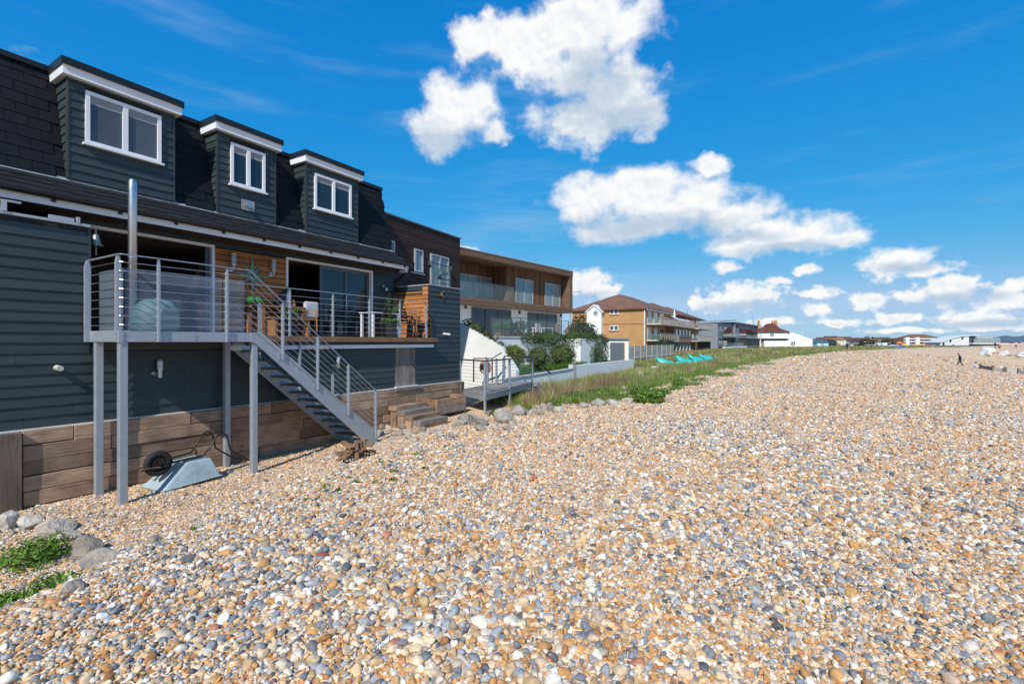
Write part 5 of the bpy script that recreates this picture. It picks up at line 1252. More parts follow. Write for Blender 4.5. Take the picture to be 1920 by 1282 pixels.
for (x, y) in ((-9.9, 15.2), (-10.1, 16.0), (-10.3, 15.2)): ppost(x, y, PZ)
DRAIL = pm('dark_handrail', (.045, .032, .028), .5, .15)
rl = B()
for p, q in zip(pp[:-1], pp[1:]): rl.bar((*p, PZ+1.02), (*q, PZ+1.02), .075, .045)
rl.build('handrail', DRAIL, plat)
for k in range(8):
    z = PZ+.12+.115*k
    for p, q in zip(pp[:-1], pp[1:]): B().tube((*p, z), (*q, z), .005, 5).build('wire', STAINLESS, plat)
sx_, sy_ = -9.2, 17.0
for k in range(5): B().box(-10.3, -9.2, 17.05+k*.26, 17.30+k*.26, PZ-.14-.13*k, PZ-.10-.13*k).build('step', GDECK, plat)
for x in (-9.18, -10.32): B().bar((x, 17.0, PZ-.05), (x, 18.35, PZ-.72), .03, .2).build('stair_stringer', GALV, plat)
B().bar((-9.2, 16.95, PZ+1.0), (-9.2, 18.3, PZ+.28), .06, .04).build('stair_handrail', DRAIL, plat)
B().tube((-9.2, 18.25, PZ+.3), (-9.2, 18.25, -.5), .02, 8).build('stair_post', GALV, plat)
# inner dark gate rail and lifebuoy
rg = thing('garden_gate_rail', 'short dark wire railing with sloping handrail in front of the white sloping wall', 'railing', (-11.2, 17.2, .2))
g0, g1, g2 = Vector((-12.1, 16.8, 0)), Vector((-11.35, 17.1, 0)), Vector((-11.0, 17.3, 0))
for p in (g0, g1): B().tube(p+Vector((0, 0, .1)), p+Vector((0, 0, 1.08)), .03, 8).build('post', DRAIL, rg)
B().bar(g0+Vector((0, 0, 1.1)), g1+Vector((0, 0, 1.1)), .06, .045).bar(g1+Vector((0, 0, 1.1)), g2+Vector((0, 0, 1.35)), .06, .045).build('handrail', DRAIL, rg)
for k in range(7): B().tube(g0+Vector((0, 0, .22+.12*k)), g1+Vector((0, 0, .22+.12*k)), .006, 5).build('wire', STAINLESS, rg)
p = atD(910, 688, 18.6)
ORANGE = pm('orange_plastic', (.72, .20, .055), .5, .1, 3)
lb = thing('lifebuoy', 'orange ring lifebuoy with white bands hanging behind the landing platform', 'lifebuoy', p)
prof = [(.215+.052*math.cos(a), .045*math.sin(a)) for a in np.linspace(0, 2*math.pi, 11)]
B().lathe(prof, p, 26, 'y').build('ring', ORANGE, lb, smooth=True)
for k in range(4):
    a = math.pi/4+k*math.pi/2; c = p+Vector((math.cos(a)*.215, 0, math.sin(a)*.215)); t_ = Vector((-math.sin(a), 0, math.cos(a)))
    B().tube(c-t_*.03, c+t_*.03, .058, 10).build('band', WHITE, lb)
B().tube((p.x, p.y+.08, p.z-1.0), (p.x, p.y+.08, p.z+.4), .03, 8).build('stand_post', DRAIL, lb)
# --- white store with grey door
Fs = Frame(*atD(1130, 680, 34.5).xy, 66)
u1_, _ = Fs.at(1178, 660, 0)
sh = thing('white_store', 'small flat roofed white store with a grey door at the end of the garden wall', 'shed', Fs((u1_/2, -1, .3)))
_, zt_ = Fs.at(1150, 637, 0)
Fs.b().box(0, u1_, -2.2, 0, -.5, zt_).build('wall', WRENDER, sh)
Fs.b().box(-.08, u1_+.08, -2.3, .08, zt_, zt_+.10).build('roof', pm('felt_roof', (.10, .095, .09), .8), sh)
ud0, zd1 = Fs.at(1144, 641, .02); ud1, zd0 = Fs.at(1170, 676, .02)
dr = Fs.b().box(ud0, ud1, .0, .05, zd0, zd1).build('door', pm('slate_grey_door', (.095, .115, .13), .5, .06), sh)
Fs.b().box(ud1, ud1+.05, 0, .07, zd0, zd1).build('door_jamb', CEDARX, dr); Fs.b().tube((ud1-.08, .05, zd0+.45), (ud1-.08, .11, zd0+.45), .03, 8).build('door_knob', STAINLESS, dr)
u, z = Fs.at(1134, 644, .03); Fs.b().box(u-.05, u+.05, 0, .14, z-.14, z+.10).build('wall_light', BLACKP, sh)
# --- timber fence in front of the flats
fe = thing('panel_fence', 'weathered grey timber panel fence with concrete posts in front of the brick flats', 'fence', (-14, 52, .3))
FW = wood('fence_timber', (.55, .50, .42), (.38, .33, .27), 'y', grain=25, objvar=.15, knots=False)
f0, f1 = Vector((-13.9, 43.2, 0)), Vector((-14.2, 63.0, 0))
nP = 9
for k in range(nP):
    a = f0.lerp(f1, k/nP); c = f0.lerp(f1, (k+1)/nP); zg = .35
    for r_ in range(6):
        B().bar(a+Vector((0, .07, zg+.24+.155*r_)), c+Vector((0, -.07, zg+.24+.155*r_)), .025, .145).build('fence_board', FW, fe)
    B().box(a.x-.06, a.x+.06, a.y-.06, a.y+.06, -.3, 1.45).build('fence_post', FW, fe)
    B().bar(a+Vector((0, .06, zg)), c+Vector((0, -.06, zg)), .05, .28).build('gravel_board', CONC, fe)
# ------------------------------------------------------------------ brick flats
def brickmat(name, c1, c2, mortar, scale=4.5):
    m, nt, b = newmat(name)
    geo = nd(nt, 'ShaderNodeNewGeometry'); sp = nd(nt, 'ShaderNodeSeparateXYZ'); lk(nt, geo.outputs['Position'], sp.inputs[0])
    ad = nd(nt, 'ShaderNodeMath', operation='ADD'); lk(nt, sp.outputs[0], ad.inputs[0]); lk(nt, sp.outputs[1], ad.inputs[1])
    cb = nd(nt, 'ShaderNodeCombineXYZ'); lk(nt, ad.outputs[0], cb.inputs[0]); lk(nt, sp.outputs[2], cb.inputs[1])
    br = nd(nt, 'ShaderNodeTexBrick'); br.inputs['Scale'].default_value = scale; lk(nt, cb.outputs[0], br.inputs['Vector'])
    br.inputs['Color1'].default_value = (*c1, 1); br.inputs['Color2'].default_value = (*c2, 1); br.inputs['Mortar'].default_value = (*mortar, 1); br.inputs['Mortar Size'].default_value = .02
    n1 = nd(nt, 'ShaderNodeTexNoise', Scale=.8, Detail=5.0); lk(nt, geo.outputs['Position'], n1.inputs['Vector'])
    mr = nd(nt, 'ShaderNodeMapRange'); lk(nt, n1.outputs['Fac'], mr.inputs['Value']); mr.inputs['To Min'].default_value = .75; mr.inputs['To Max'].default_value = 1.25
    sc = nd(nt, 'ShaderNodeVectorMath', operation='SCALE'); lk(nt, br.outputs['Color'], sc.inputs[0]); lk(nt, mr.outputs[0], sc.inputs['Scale'])
    lk(nt, sc.outputs[0], b.inputs['Base Color']); b.inputs['Roughness'].default_value = .85
    return m
BRICK = brickmat('orange_brick', (.52, .27, .085), (.44, .20, .06), (.42, .33, .22))
BRICK2 = brickmat('red_brick', (.36, .17, .10), (.30, .13, .075), (.35, .28, .22))
TILE = pm('roof_tile', (.17, .083, .052), .8, .3, .9, (1, 1, 3), bump=.01, bscale=6, dirt=(.27, .12, .05), dirt_amt=.6)
FA = Frame(-22.3, 78.8, 0.0)         # u along +Y, v to the sea
fa = thing('brick_flats', 'long block of orange brick flats with brown tiled hipped roofs and glass balconies', 'flats', (-28, 95, 0))
ZE = 7.25
FA.b().box(0, 46, -13, 0, -.5, ZE).build('brick_wall', BRICK, fa)
def hip(parent, u0, u1, v0, v1, z, h, inset, name='roof', mat=TILE, Fr=FA):
    o = .5; m = (v0+v1)/2
    Fr.b().add([(u0-o, v0-o, z), (u1+o, v0-o, z), (u1+o, v1+o, z), (u0-o, v1+o, z), (u0+inset, m, z+h), (u1-inset, m, z+h), (u0-o, v0-o, z-.15), (u1+o, v0-o, z-.15), (u1+o, v1+o, z-.15), (u0-o, v1+o, z-.15)],
               [(0, 1, 5, 4), (1, 2, 5), (2, 3, 4, 5), (3, 0, 4), (0, 6, 7, 1), (1, 7, 8, 2), (2, 8, 9, 3), (3, 9, 6, 0), (6, 9, 8, 7)]).build(name, mat, parent)
hip(fa, 0, 21, -13, 0, ZE+.1, 3.1, 6.0); hip(fa, 18, 33, -12.4, .9, ZE-.1, 3.0, 6.4); hip(fa, 31, 46, -12.4, 1.0, ZE-.15, 3.0, 6.4)
FA.b().box(-.45, 46.4, .35, .45, ZE-.22, ZE+.05).build('gutter_board', WHITE, fa)
def flank_win(px0, px1, py0, py1, n=2, par=fa):
    a = atY(px0, py0, 78.8); c = atY(px1, py1, 78.8)
    f = B().box(a.x, c.x, 78.72, 78.8, c.z, a.z).build('window', WHITE, par)
    w = (c.x-a.x)/n
    for k in range(n): B().box(a.x+k*w+.1, a.x+(k+1)*w-.1, 78.69, 78.715, c.z+.14, a.z-.1).build('pane', PANEB, f)
    B().box(a.x-.05, c.x+.05, 78.66, 78.8, c.z-.12, c.z-.01).build('sill', BRICK2, f)
flank_win(1143.5, 1159.5, 579.5, 588); flank_win(1143.5, 1159.5, 609, 618.5)
a = atY(1131, 560, 78.8); c = atY(1104, 560, 78.8)
B().box(-36, -22.3, 78.74, 78.8, 4.75, 4.95).build('brick_band', BRICK2, fa)
bay = B().prism([(c.x, -.5), (a.x, -.5), (a.x, 6.85), ((a.x+c.x)/2, 7.95), (c.x, 6.85)], 77.9, 78.9, 'y').build('white_gable_bay', WRENDER, fa)
m_ = (a.x+c.x)/2
B().add([(c.x-.3, 77.7, 6.75), (m_, 77.7, 8.0), (a.x+.3, 77.7, 6.75), (c.x-.3, 82, 6.75), (m_, 82, 8.0), (a.x+.3, 82, 6.75), (c.x-.3, 77.7, 6.9), (m_, 77.7, 8.2), (a.x+.3, 77.7, 6.9), (c.x-.3, 82, 6.9), (m_, 82, 8.2), (a.x+.3, 82, 6.9)],
        [(0, 1, 7, 6), (1, 2, 8, 7), (6, 7, 10, 9), (7, 8, 11, 10), (0, 3, 4, 1), (1, 4, 5, 2), (0, 6, 9, 3), (2, 5, 11, 8)]).build('bay_roof', WHITE, fa)
for (p0, p1, q0, q1) in ((1112, 1122, 581, 591), ):
    x0, x1 = atY(p0, q0, 77.9), atY(p1, q1, 77.9)
    f = B().box(x0.x, x1.x, 77.84, 77.9, x1.z, x0.z).build('window', WHITE, fa); B().box(x0.x+.12, x1.x-.12, 77.82, 77.838, x1.z+.15, x0.z-.12).build('pane', PANEC, f)
lw_ = atY(1085, 560, 80.5); B().box(lw_.x, c.x, 80.4, 86, -.5, 7.0).build('rear_wing', BRICK, fa)
x0, x1 = atY(1093, 583, 80.4), atY(1104, 594, 80.4)
f = B().box(x0.x, x1.x, 80.3, 80.4, x1.z, x0.z).build('window', WHITE, fa); B().box(x0.x+.15, x1.x-.12, 80.27, 80.298, x1.z+.15, x0.z-.12).build('pane', PANEB, f)
hip(fa, 2.2, 9, lw_.x+22.3, -11.5, 7.0, 1.6, 2.5)
B().tube((-22.45, 78.7, -.2), (-22.45, 78.7, ZE), .09, 6).build('downpipe', WHITE, fa)
def balcony(u0, u1, z, d, label=None, white=False):
    bl = FA.b().box(u0, u1, 0, d, z-.22, z).build('balcony_slab', CONC, fa)
    n = max(2, int((u1-u0)/1.1))
    FA.b().box(u0, u1, d-.07, d-.05, z+.08, z+1.0).build('balcony_glass', BALG, bl)
    FA.b().box(u0-.0, u0+.03, .1, d-.08, z+.08, z+1.0).build('balcony_glass', BALG, bl)
    for k in range(n+1):
        u = u0+(u1-u0)*k/n; FA.b().box(u-.09, u+.09, d-.13, d-.03, z, z+1.05).build('balcony_post', pm('timber_post_%d' % len(MATS), (.42, .33, .25), .8, .1) if k < 1 else MATS[[x for x in MATS if x.startswith('timber_post_')][-1]], bl)
    FA.b().box(u0, u1, d-.11, d-.02, z+1.0, z+1.06).build('balcony_rail', FRAMEL, bl)
def glass_doors(u0, u1, z, n=2):
    f = FA.b().box(u0, u1, .0, .06, z, z+2.1).build('balcony_doors', WHITE, fa)
    w = (u1-u0)/n
    for k in range(n): FA.b().box(u0+k*w+.1, u0+(k+1)*w-.1, .05, .075, z+.1, z+2.0).build('pane', PANE, f)
for z in (4.85, 2.15):
    balcony(.6, 13.5, z, 2.4); glass_doors(1.2, 3.2, z); glass_doors(5.0, 7.0, z); glass_doors(9, 11.5, z)
    balcony(29.5, 47.5, z-.05, 3.0); glass_doors(31, 34, z); glass_doors(37, 40, z); glass_doors(42, 45, z)
balcony(13.5, 29.5, 4.85, 2.2)
FA.b().box(13.5, 29.5, .0, 1.5, 1.7, 4.63).build('projecting_bay', BRICK2, fa)
for k in range(5):
    u = 14.6+k*3.0
    f = FA.b().box(u, u+1.3, 1.5, 1.56, 2.75, 4.2).build('window', WHITE, fa)
    FA.b().box(u+.1, u+1.2, 1.555, 1.575, 2.88, 4.1).build('pane', PANEC, f)
for k in range(6): FA.b().box(13.6+k*3.1, 13.9+k*3.1, .1, 1.3, -.5, 1.7).build('undercroft_pillar', CONC, fa)
for k in range(9): FA.b().box(29.8+k*2.1, 30.1+k*2.1, 2.2, 2.6, -.5, 1.9).build('undercroft_pillar', pm('dark_timber_%d' % len(MATS), (.10, .06, .04), .8), fa)
for k, (u, lab) in enumerate(((15.5, 'white sloping awning over the upper balcony, nearest the parasol'), (20.0, 'white sloping awning over the upper balcony, middle of three'), (25.0, 'white sloping awning over the upper balcony, farthest from the parasol'))):
    t = thing('awning', lab, 'awning', FA((u+1.7, 1.0, 4.9)), 'white awnings on the flats')
    FA.b().add([(u, .05, 7.0), (u+3.6, .05, 7.0), (u+3.6, 1.95, 5.9), (u, 1.95, 5.9), (u, .05, 6.95), (u+3.6, .05, 6.95), (u+3.6, 1.95, 5.85), (u, 1.95, 5.85)], [(0, 1, 2, 3), (7, 6, 5, 4), (0, 3, 7, 4), (1, 5, 6, 2), (2, 6, 7, 3)]).build('canopy', WHITE, t)
    FA.b().box(u, u+3.6, 1.9, 1.95, 5.5, 5.86).build('valance', WHITE, t)
t = thing('closed_parasol', 'closed white parasol standing on the upper balcony of the flats', 'parasol', FA((13.2, 1.6, 4.9)))
p = FA((13.2, 1.6, 4.86)); B().tube(p, p+Vector((0, 0, 2.9)), .04, 6).build('pole', WHITE, t); B().lathe([(.001, 0), (.20, .05), (.22, .3), (.10, 1.4), (.001, 1.6)], p+Vector((0, 0, 1.35)), 10).build('canopy', WHITE, t)
bush('garden_shrub', 'grey green shrub in front of the lower balcony of the flats', 'shrub', [((-18.5, 76, 1.2), (1.8, 2.4, 1.2)), ((-18.0, 72, 1.0), (1.5, 2.0, 1.0))], 1500, .32, 47, [(.06, .085, .04), (.045, .065, .03)])
# low roof glimpsed left of the flats
o = thing('far_bungalow', 'low tiled roof glimpsed behind the shrubs left of the brick flats', 'house', atD(1085, 640, 95))
p0, p1 = atD(1060, 612, 95), atD(1098, 640, 95)
B().box(p0.x, p1.x, p0.y, p0.y+6, 0, 3.6).build('wall', BRICK2, o); B().prism([(p0.x-.5, 3.6), (p1.x+.5, 3.6), (p1.x-1, 5.2), (p0.x+1, 5.2)], p0.y-.4, p0.y+6.4, 'y').build('roof', TILE, o)
def lamp_post(px, ytop, d, label, arm=1, col=FRAMEG):
    p = atD(px, ytop, d); zg = 0.0
    t = thing('street_lamp', label, 'lamp post', (p.x, p.y, zg), 'street lamps behind the houses')
    B().tube((p.x, p.y, zg), (p.x, p.y, p.z), .07, 8, .04).build('pole', col, t)
    e = Vector((CT, ST, 0))*arm
    B().bar((p.x, p.y, p.z), Vector((p.x, p.y, p.z+.08))+e*.9, .06, .05).build('arm', col, t)
    B().bar(Vector((p.x, p.y, p.z+.07))+e*.8, Vector((p.x, p.y, p.z+.07))+e*1.3, .2, .09).build('lamp_head', FRAMEL, t)
GREENP = pm('green_pole', (.12, .28, .24), .5)
lamp_post(1069, 547, 60, 'tall green street lamp beside the timber box house', col=GREENP)
lamp_post(1289, 577, 130, 'dark street lamp rising behind the roof of the flats')
lamp_post(1412, 590, 150, 'tall thin street lamp between grey house and white house, the taller one', .3)
lamp_post(1427, 597, 165, 'thin street lamp between grey house and white house, the shorter one', .3)
# ------------------------------------------------------------------ grey modern house
GREYCL = pm('grey_cladding', (.21, .23, .255), .6, .12, 2.0, (1, 1, 6)); 
Fg = Frame(*atD(1346, 640, 132).xy, 4)
g_ = thing('grey_modern_house', 'grey clad modern house with mono-pitch metal roof and glass balconies', 'house', Fg((5, -4, 0)))
_, ze = Fg.at(1346, 603, 0); _, zp = Fg.at(1375, 597, 0)
ug1, _ = Fg.at(1421, 640, 0)
um, _ = Fg.at(1375, 640, 0)
Fg.b().box(0, um, -12, 0, -.5, ze).build('wall', GREYCL, g_)
Fg.b().add([(-.6, -12.5, ze-.4), (um+.2, -12.5, ze+1.2), (um+.2, .8, ze+1.2), (-.6, .8, ze-.1), (-.6, -12.5, ze-.15), (um+.2, -12.5, ze+1.45), (um+.2, .8, ze+1.45), (-.6, .8, ze+.15)], [(3, 2, 1, 0), (4, 5, 6, 7), (0, 1, 5, 4), (1, 2, 6, 5), (2, 3, 7, 6), (3, 0, 4, 7)]).build('roof', pm('zinc_roof', (.40, .42, .43), .45, .06, metal=.4), g_)
Fg.b().box(um, ug1, -9, .5, -.5, ze+.4).build('tower_wing', GREYCL, g_); Fg.b().box(um-.1, ug1+.5, -9.2, 1.1, ze+.4, ze+.7).build('tower_roof', FRAMEG, g_)
def gwin(u0, u1, z0, z1, v, mat=PANEB):
    f = Fg.b().box(u0, u1, v, v+.06, z0, z1).build('window', FRAMEG, g_); Fg.b().box(u0+.1, u1-.1, v+.05, v+.08, z0+.1, z1-.1).build('pane', mat, f)
gwin(1.2, 5.0, 3.9, 6.3, 0); gwin(6.5, um-1, 3.2, 6.3, 0, PANE); gwin(1.0, 4.2, .9, 2.8, 0, PANE); gwin(6.0, um-.8, .6, 2.8, 0, PANE)
gwin(um+.6, um+4.5, ze-1.0, ze+.2, .5, PANE); gwin(um+2.5, um+3.6, 1.0, 3.0, .5, PANE); gwin(um+6, ug1-1, .8, 3.0, .5, PANE); gwin(um+6, ug1-1, 3.9, 6.2, .5, PANE)
for (u0, u1, z, d) in ((.5, um+2, .55, 2.6), (5.0, um+.5, 3.3, 2.2), (um+5, ug1+6, 3.1, 3.2)):
    sb = Fg.b().box(u0, u1, 0, d, z-.25, z).build('balcony_slab', FRAMEG, g_); Fg.b().box(u0, u1, d-.06, d-.03, z, z+1.05).build('balcony_glass', BALG, sb)
Fg.b().box(um+5.2, ug1+6, .5, 3.0, -.5, 2.85).build('garden_room', pm('dark_wall', (.03, .03, .033), .7), g_)
Fg.b().box(-6, ug1+2, 2.5, 3.0, -.6, .55).build('plinth_wall', WRENDER, g_)
B().box(*sorted((atD(1310, 640, 131).x, Fg((0, 0, 0)).x)), Fg((0, 0, 0)).y-.3, Fg((0, 0, 0)).y+8, -.5, ze-.3).build('flank_wall', GREYCL, g_)
# ------------------------------------------------------------------ white house with red roof
Fw = Frame(*atD(1421, 652, 172).xy, 62)
w_ = thing('white_house', 'white rendered house with steep dark red tiled roof and brick chimneys', 'house', Fw((7, -4, 0)))
REDT = pm('red_tile', (.15, .048, .038), .8, .2, 1.2)
uw1, _ = Fw.at(1478, 640, 0); _, zw = Fw.at(1440, 621, 0); ux, _ = Fw.at(1525, 640, 0); _, zr1 = Fw.at(1446, 606, 0)
Fw.b().box(0, uw1, -5, 0, -.5, zw).build('wall', WRENDER, w_)
hip(w_, 0, uw1, -5, 0, zw, zr1-zw-.6, 4.2, 'roof', REDT, Fw)
Fw.b().add([(uw1*.15, .45, zw), (uw1*.85, .45, zw), (uw1*.5, .45, zr1+.2), (uw1*.5, -5, zr1+.2), (uw1*.15, -5, zw), (uw1*.85, -5, zw)], [(0, 1, 2), (0, 2, 3, 4), (1, 5, 3, 2)]).build('front_roof_gable', REDT, w_)
Fw.b().prism([(uw1, -.5), (ux, -.5), (ux, 1.2+(zw-1.2)*.35), (uw1+2.2, zw-.4), (uw1, zw)], -6, -.4, 'y').build('side_extension', WRENDER, w_)
for (u, s) in ((uw1*.22, .8), (uw1*.72, 1.5), (uw1*.80, 1.3)):
    ch = Fw.b().box(u-.4*s, u+.4*s, -5, -4.2, zw+1, zr1+.9).build('chimney', BRICK, w_)
    for q in (-.2, .2): Fw.b().tube((u+q*s, -4.6, zr1+.9), (u+q*s, -4.6, zr1+1.5), .16, 8).build('chimney_pot', BRICK2, ch)
def wwin(px0, px1, py0, py1, n=2):
    u0, z1 = Fw.at(px0, py0, 0); u1, z0 = Fw.at(px1, py1, 0)
    f = Fw.b().box(u0, u1, 0, .05, z0, z1).build('window', WHITE, w_)
    for k in range(n): Fw.b().box(u0+(u1-u0)*k/n+.12, u0+(u1-u0)*(k+1)/n-.12, .04, .07, z0+.12, z1-.12).build('pane', PANE, f)
wwin(1444, 1451, 623, 630); wwin(1483, 1491, 639, 644)
Fw.b().box(1.0, uw1*.9, .3, 2.2, 2.4, 3.0).build('porch_roof', SLATE, w_); Fw.b().box(1.2, uw1*.85, .3, 2.0, -.5, 2.4).build('porch', WRENDER, w_)
def hut(px0, px1, ytop, ybot, d, label, wall, roofm, i, cat='beach hut'):
    a, c = atD(px0, ytop, d), atD(px1, ybot, d); zg = 0; W = (Vector(c.xy)-Vector(a.xy)).length; h = (ybot-ytop)/FPX*d
    Fr = Frame(a.x, a.y, 90-math.degrees(TH)); t = thing('beach_hut', label, cat, Fr((W/2, 0, zg)), 'huts and low houses at the end of the beach')
    Fr.b().box(0, W, -3, 0, -.5, h*.62).build('wall', wall, t)
    Fr.b().prism([(-.2, h*.62), (W+.2, h*.62), (W*.75, h), (W*.25, h)], -3.3, .3, 'y').build('roof', roofm, t)
    Fr.b().box(W*.35, W*.6, 0, .05, 0, h*.5).build('door', FRAMEL, t)
    return t
PALEB = pm('pale_blue_paint', (.42, .66, .78), .6, .05); TEALR = pm('teal_roof', (.05, .14, .18), .6)
hut(1532, 1553, 641, 653, 190, 'pale blue hut with dark teal roof at the grass edge', PALEB, TEALR, 0)
hut(1505, 1530, 641, 652, 195, 'long low white hut beside the white house', WRENDER, pm('grey_felt', (.2, .18, .17), .8), 1)
hut(1522, 1546, 634, 646, 240, 'white bungalow with wide eaves behind the beach huts', WRENDER, TILE, 2)
# flagpole
p = atD(1504, 619, 180); t = thing('flagpole', 'slim white flagpole beside the white house', 'flagpole', (p.x, p.y, 0)); B().tube((p.x, p.y, 0), p, .09, 6, .05).build('pole', WHITE, t); B().lathe([(.001, 0), (.14, .06), (.001, .16)], p, 8).build('finial', WHITE, t)
# ------------------------------------------------------------------ town along the far shore
rf = random.Random(12)
TONES = [(.66, .62, .52), (.58, .48, .36), (.40, .25, .17), (.70, .70, .68), (.68, .60, .44)]
ROOFS = [TILE, REDT, BRICK2, pm('brown_roof', (.14, .09, .065), .8, .2)]
FWALL = [pm('town_wall_%d' % k, c, .85, .08, .5) for k, c in enumerate(TONES)]
def town_house(px0, px1, ytop, d, label, wm, rm, nwin=3, ybase=647):
    a = atD(px0, 640, d); c = atD(px1, 640, d); W = (Vector(c.xy)-Vector(a.xy)).length; h = (ybase-ytop)/FPX*d
    zg = EYE+(640-ybase)/FPX*d
    Fr = Frame(a.x, a.y, 90-math.degrees(TH)); t = thing('town_house', label, 'house', Fr((W/2, 0, zg)), 'houses of the town along the far shore')
    Fr.b().box(0, W, -9, 0, zg-.5, zg+h*.70).build('wall', wm, t)
    Fr.b().prism([(-.3, zg+h*.70), (W+.3, zg+h*.70), (W*.78, zg+h), (W*.22, zg+h)], -9.3, .4, 'y').build('roof', rm, t)
    for k in range(nwin):
        for z in ((.14, .30), (.44, .60)):
            u = W*(k+.3)/nwin; f = Fr.b().box(u, u+W*.4/nwin, 0, .08, zg+h*z[0], zg+h*z[1]).build('window', WHITE, t); Fr.b().box(u+.15, u+W*.4/nwin-.15, .07, .12, zg+h*z[0]+.15, zg+h*z[1]-.15).build('pane', PANE, f)
    return t
TL_ = [(1545, 1562, 631, 300, 'brown roofed house just right of the blue hut'), (1558, 1572, 629, 330, 'far house with orange roof above the blue hut'), (1566, 1584, 632, 280, 'pale green fronted house left of the walking couple'), (1583, 1598, 630, 290, 'blue grey gabled house directly behind the walking couple'),
       (1598, 1622, 632, 285, 'cream house with long pale roof right of the walking couple'), (1618, 1630, 634, 275, 'small cream house with white gable beside the dark tree'), (1634, 1652, 633, 340, 'brown house right of the dark tree'), (1648, 1672, 631, 360, 'long brown roofed terrace behind the parked vans'), (1668, 1690, 634, 350, 'dark roofed house left of the red and white flats'),
       (1893, 1915, 640, 420, 'white bungalow at the right edge below the hill'), (1755, 1772, 636, 380, 'brown roofed house left of the white hall')]
for k, (p0, p1, yt, d, lab) in enumerate(TL_): town_house(p0, p1, yt, d, lab, FWALL[[2, 1, 0, 3, 0, 4, 1, 2, 1, 3, 1][k]], ROOFS[k % 4])
# red and white flats
rw_ = thing('red_white_flats', 'low block of red brick flats with white balcony bands on the far shore', 'flats', atD(1725, 650, 330))
a = atD(1693, 640, 330); c = atD(1764, 640, 330); W = (Vector(c.xy)-Vector(a.xy)).length; Fr = Frame(a.x, a.y, 90-math.degrees(TH))
Fr.b().box(0, W, -10, 0, -3, 4.4).build('wall', BRICK2, rw_); hip(rw_, 3, W, -10, 0, 4.4, 2.6, 6, 'roof', TILE, Fr)
for z in (-.4, 1.7, 3.6): Fr.b().box(.5, W-.5, 0, .9, z, z+.7).build('balcony_band', WHITE, rw_)
for k in range(9):
    for z in (.35, 2.45): Fr.b().box(1+k*W/9.3, 1+k*W/9.3+1.4, .0, .1, z, z+1.2).build('window', PANE, rw_)
for u in (2.2, W*.35): Fr.b().box(u-1.2, u+1.2, .1, 1.4, -3, 5.0).build('stair_tower', WHITE, rw_)
# white hall with curved roof
hl = thing('white_hall', 'long white beach hall with curved roof and glazed upper front', 'hall', atD(1820, 652, 235))
a = atD(1763, 640, 235); c = atD(1880, 640, 235); W = (Vector(c.xy)-Vector(a.xy)).length; Fr = Frame(a.x, a.y, 90-math.degrees(TH)); zg = -1.6; H = 6.6
WH = pm('hall_white', (.66, .67, .65), .6, .04, .5)
xs = W*.46
Fr.b().prism([(0, zg-1), (xs, zg-1), (xs, zg+H*.93), (xs*.7, zg+H*.90), (xs*.4, zg+H*.75), (0, zg+H*.45)], -8, 0, 'y').build('hall_wall', WH, hl)
Fr.b().prism([(-.4, zg+H*.45), (xs*.4, zg+H*.76), (xs*.7, zg+H*.91), (W*.62, zg+H), (W*.62, zg+H+.3), (xs*.7, zg+H*.91+.3), (xs*.4, zg+H*.76+.3), (-.4, zg+H*.45+.3)], -8.4, .5, 'y').build('curved_roof', WH, hl)
Fr.b().box(xs, W, -8, -1.2, zg-1, zg+H*.80).build('glazed_wing', FRAMEL, hl); Fr.b().box(xs, W+1, -8, 2.0, zg+H*.36, zg+H*.43).build('terrace_slab', WH, hl); Fr.b().box(W*.6, W*.9, -7, -1.6, zg+H*.80, zg+H*1.0).build('roof_lantern', FRAMEL, hl)
for k in range(10):
    u = xs+.5+k*(W-xs)/10.2; Fr.b().box(u, u+(W-xs)/12, -1.2, -1.1, zg+H*.46, zg+H*.76).build('window', PANE if k < 2 else PANEC, hl); Fr.b().box(u, u+(W-xs)/12, -1.2, -1.12, zg, zg+H*.34).build('window', PANE, hl)
for (px, py) in ((1782, 637), (1804, 632), (1769, 644)):
    u, z = Fr.at(px, py, 0); Fr.b().box(u-.45, u+.45, 0, .06, z-.9, z+.7).build('window', PANE, hl)
# vehicles, play frame, boats on trailers
def car(px, d, label, col, van=False, ybase=650):
    p = atD(px, ybase, d); t = thing('parked_van' if van else 'parked_car', label, 'van' if van else 'car', p, 'vehicles parked along the far shore')
    Fr = Frame(p.x, p.y, 90-math.degrees(TH)); z = p.z; L, H = (5.0, 2.2) if van else (4.2, 1.45)
    paint = pm('paint_%d' % len(MATS), col, .3, .03)
    prof = [(-L/2, z+.3), (L/2, z+.3), (L/2, z+.85), (L*.36, z+.95), (L*.24, z+H), (-L*.42, z+H), (-L/2, z+.95)]
    Fr.b().prism(prof, -.85, .85, 'y').build('body', paint, t)
    Fr.b().prism([(L*.34, z+.98), (L*.235, z+H-.12), (-L*.05, z+H-.12), (-L*.05, z+.98)], .84, .87, 'y').build('side_window', PANE, t)
    for sx in (-L*.31, L*.31):
        w_l = Fr.b().lathe([(.001, -.11), (.33, -.11), (.33, .11), (.001, .11)], (sx, .78, z+.32), 14, 'y').build('wheel', TYRE, t)
    return t
car(1662, 230, 'white van parked at the back of the beach', (.75, .75, .76), True); car(1651, 245, 'white camper van parked behind the shingle left of the play frame', (.72, .72, .73), True)
car(1640, 235, 'silver grey car left of the camper van', (.35, .37, .40)); car(1622, 240, 'dark blue car below the cream house', (.03, .05, .10)); car(1611, 232, 'dark car just right of the walking couple', (.02, .02, .022)); car(1631, 228, 'white car between the dark tree and the grey car', (.7, .7, .72)); car(1704, 240, 'white car right of the play frame', (.7, .7, .7)); car(1756, 245, 'grey car left of the white hall', (.2, .21, .23))
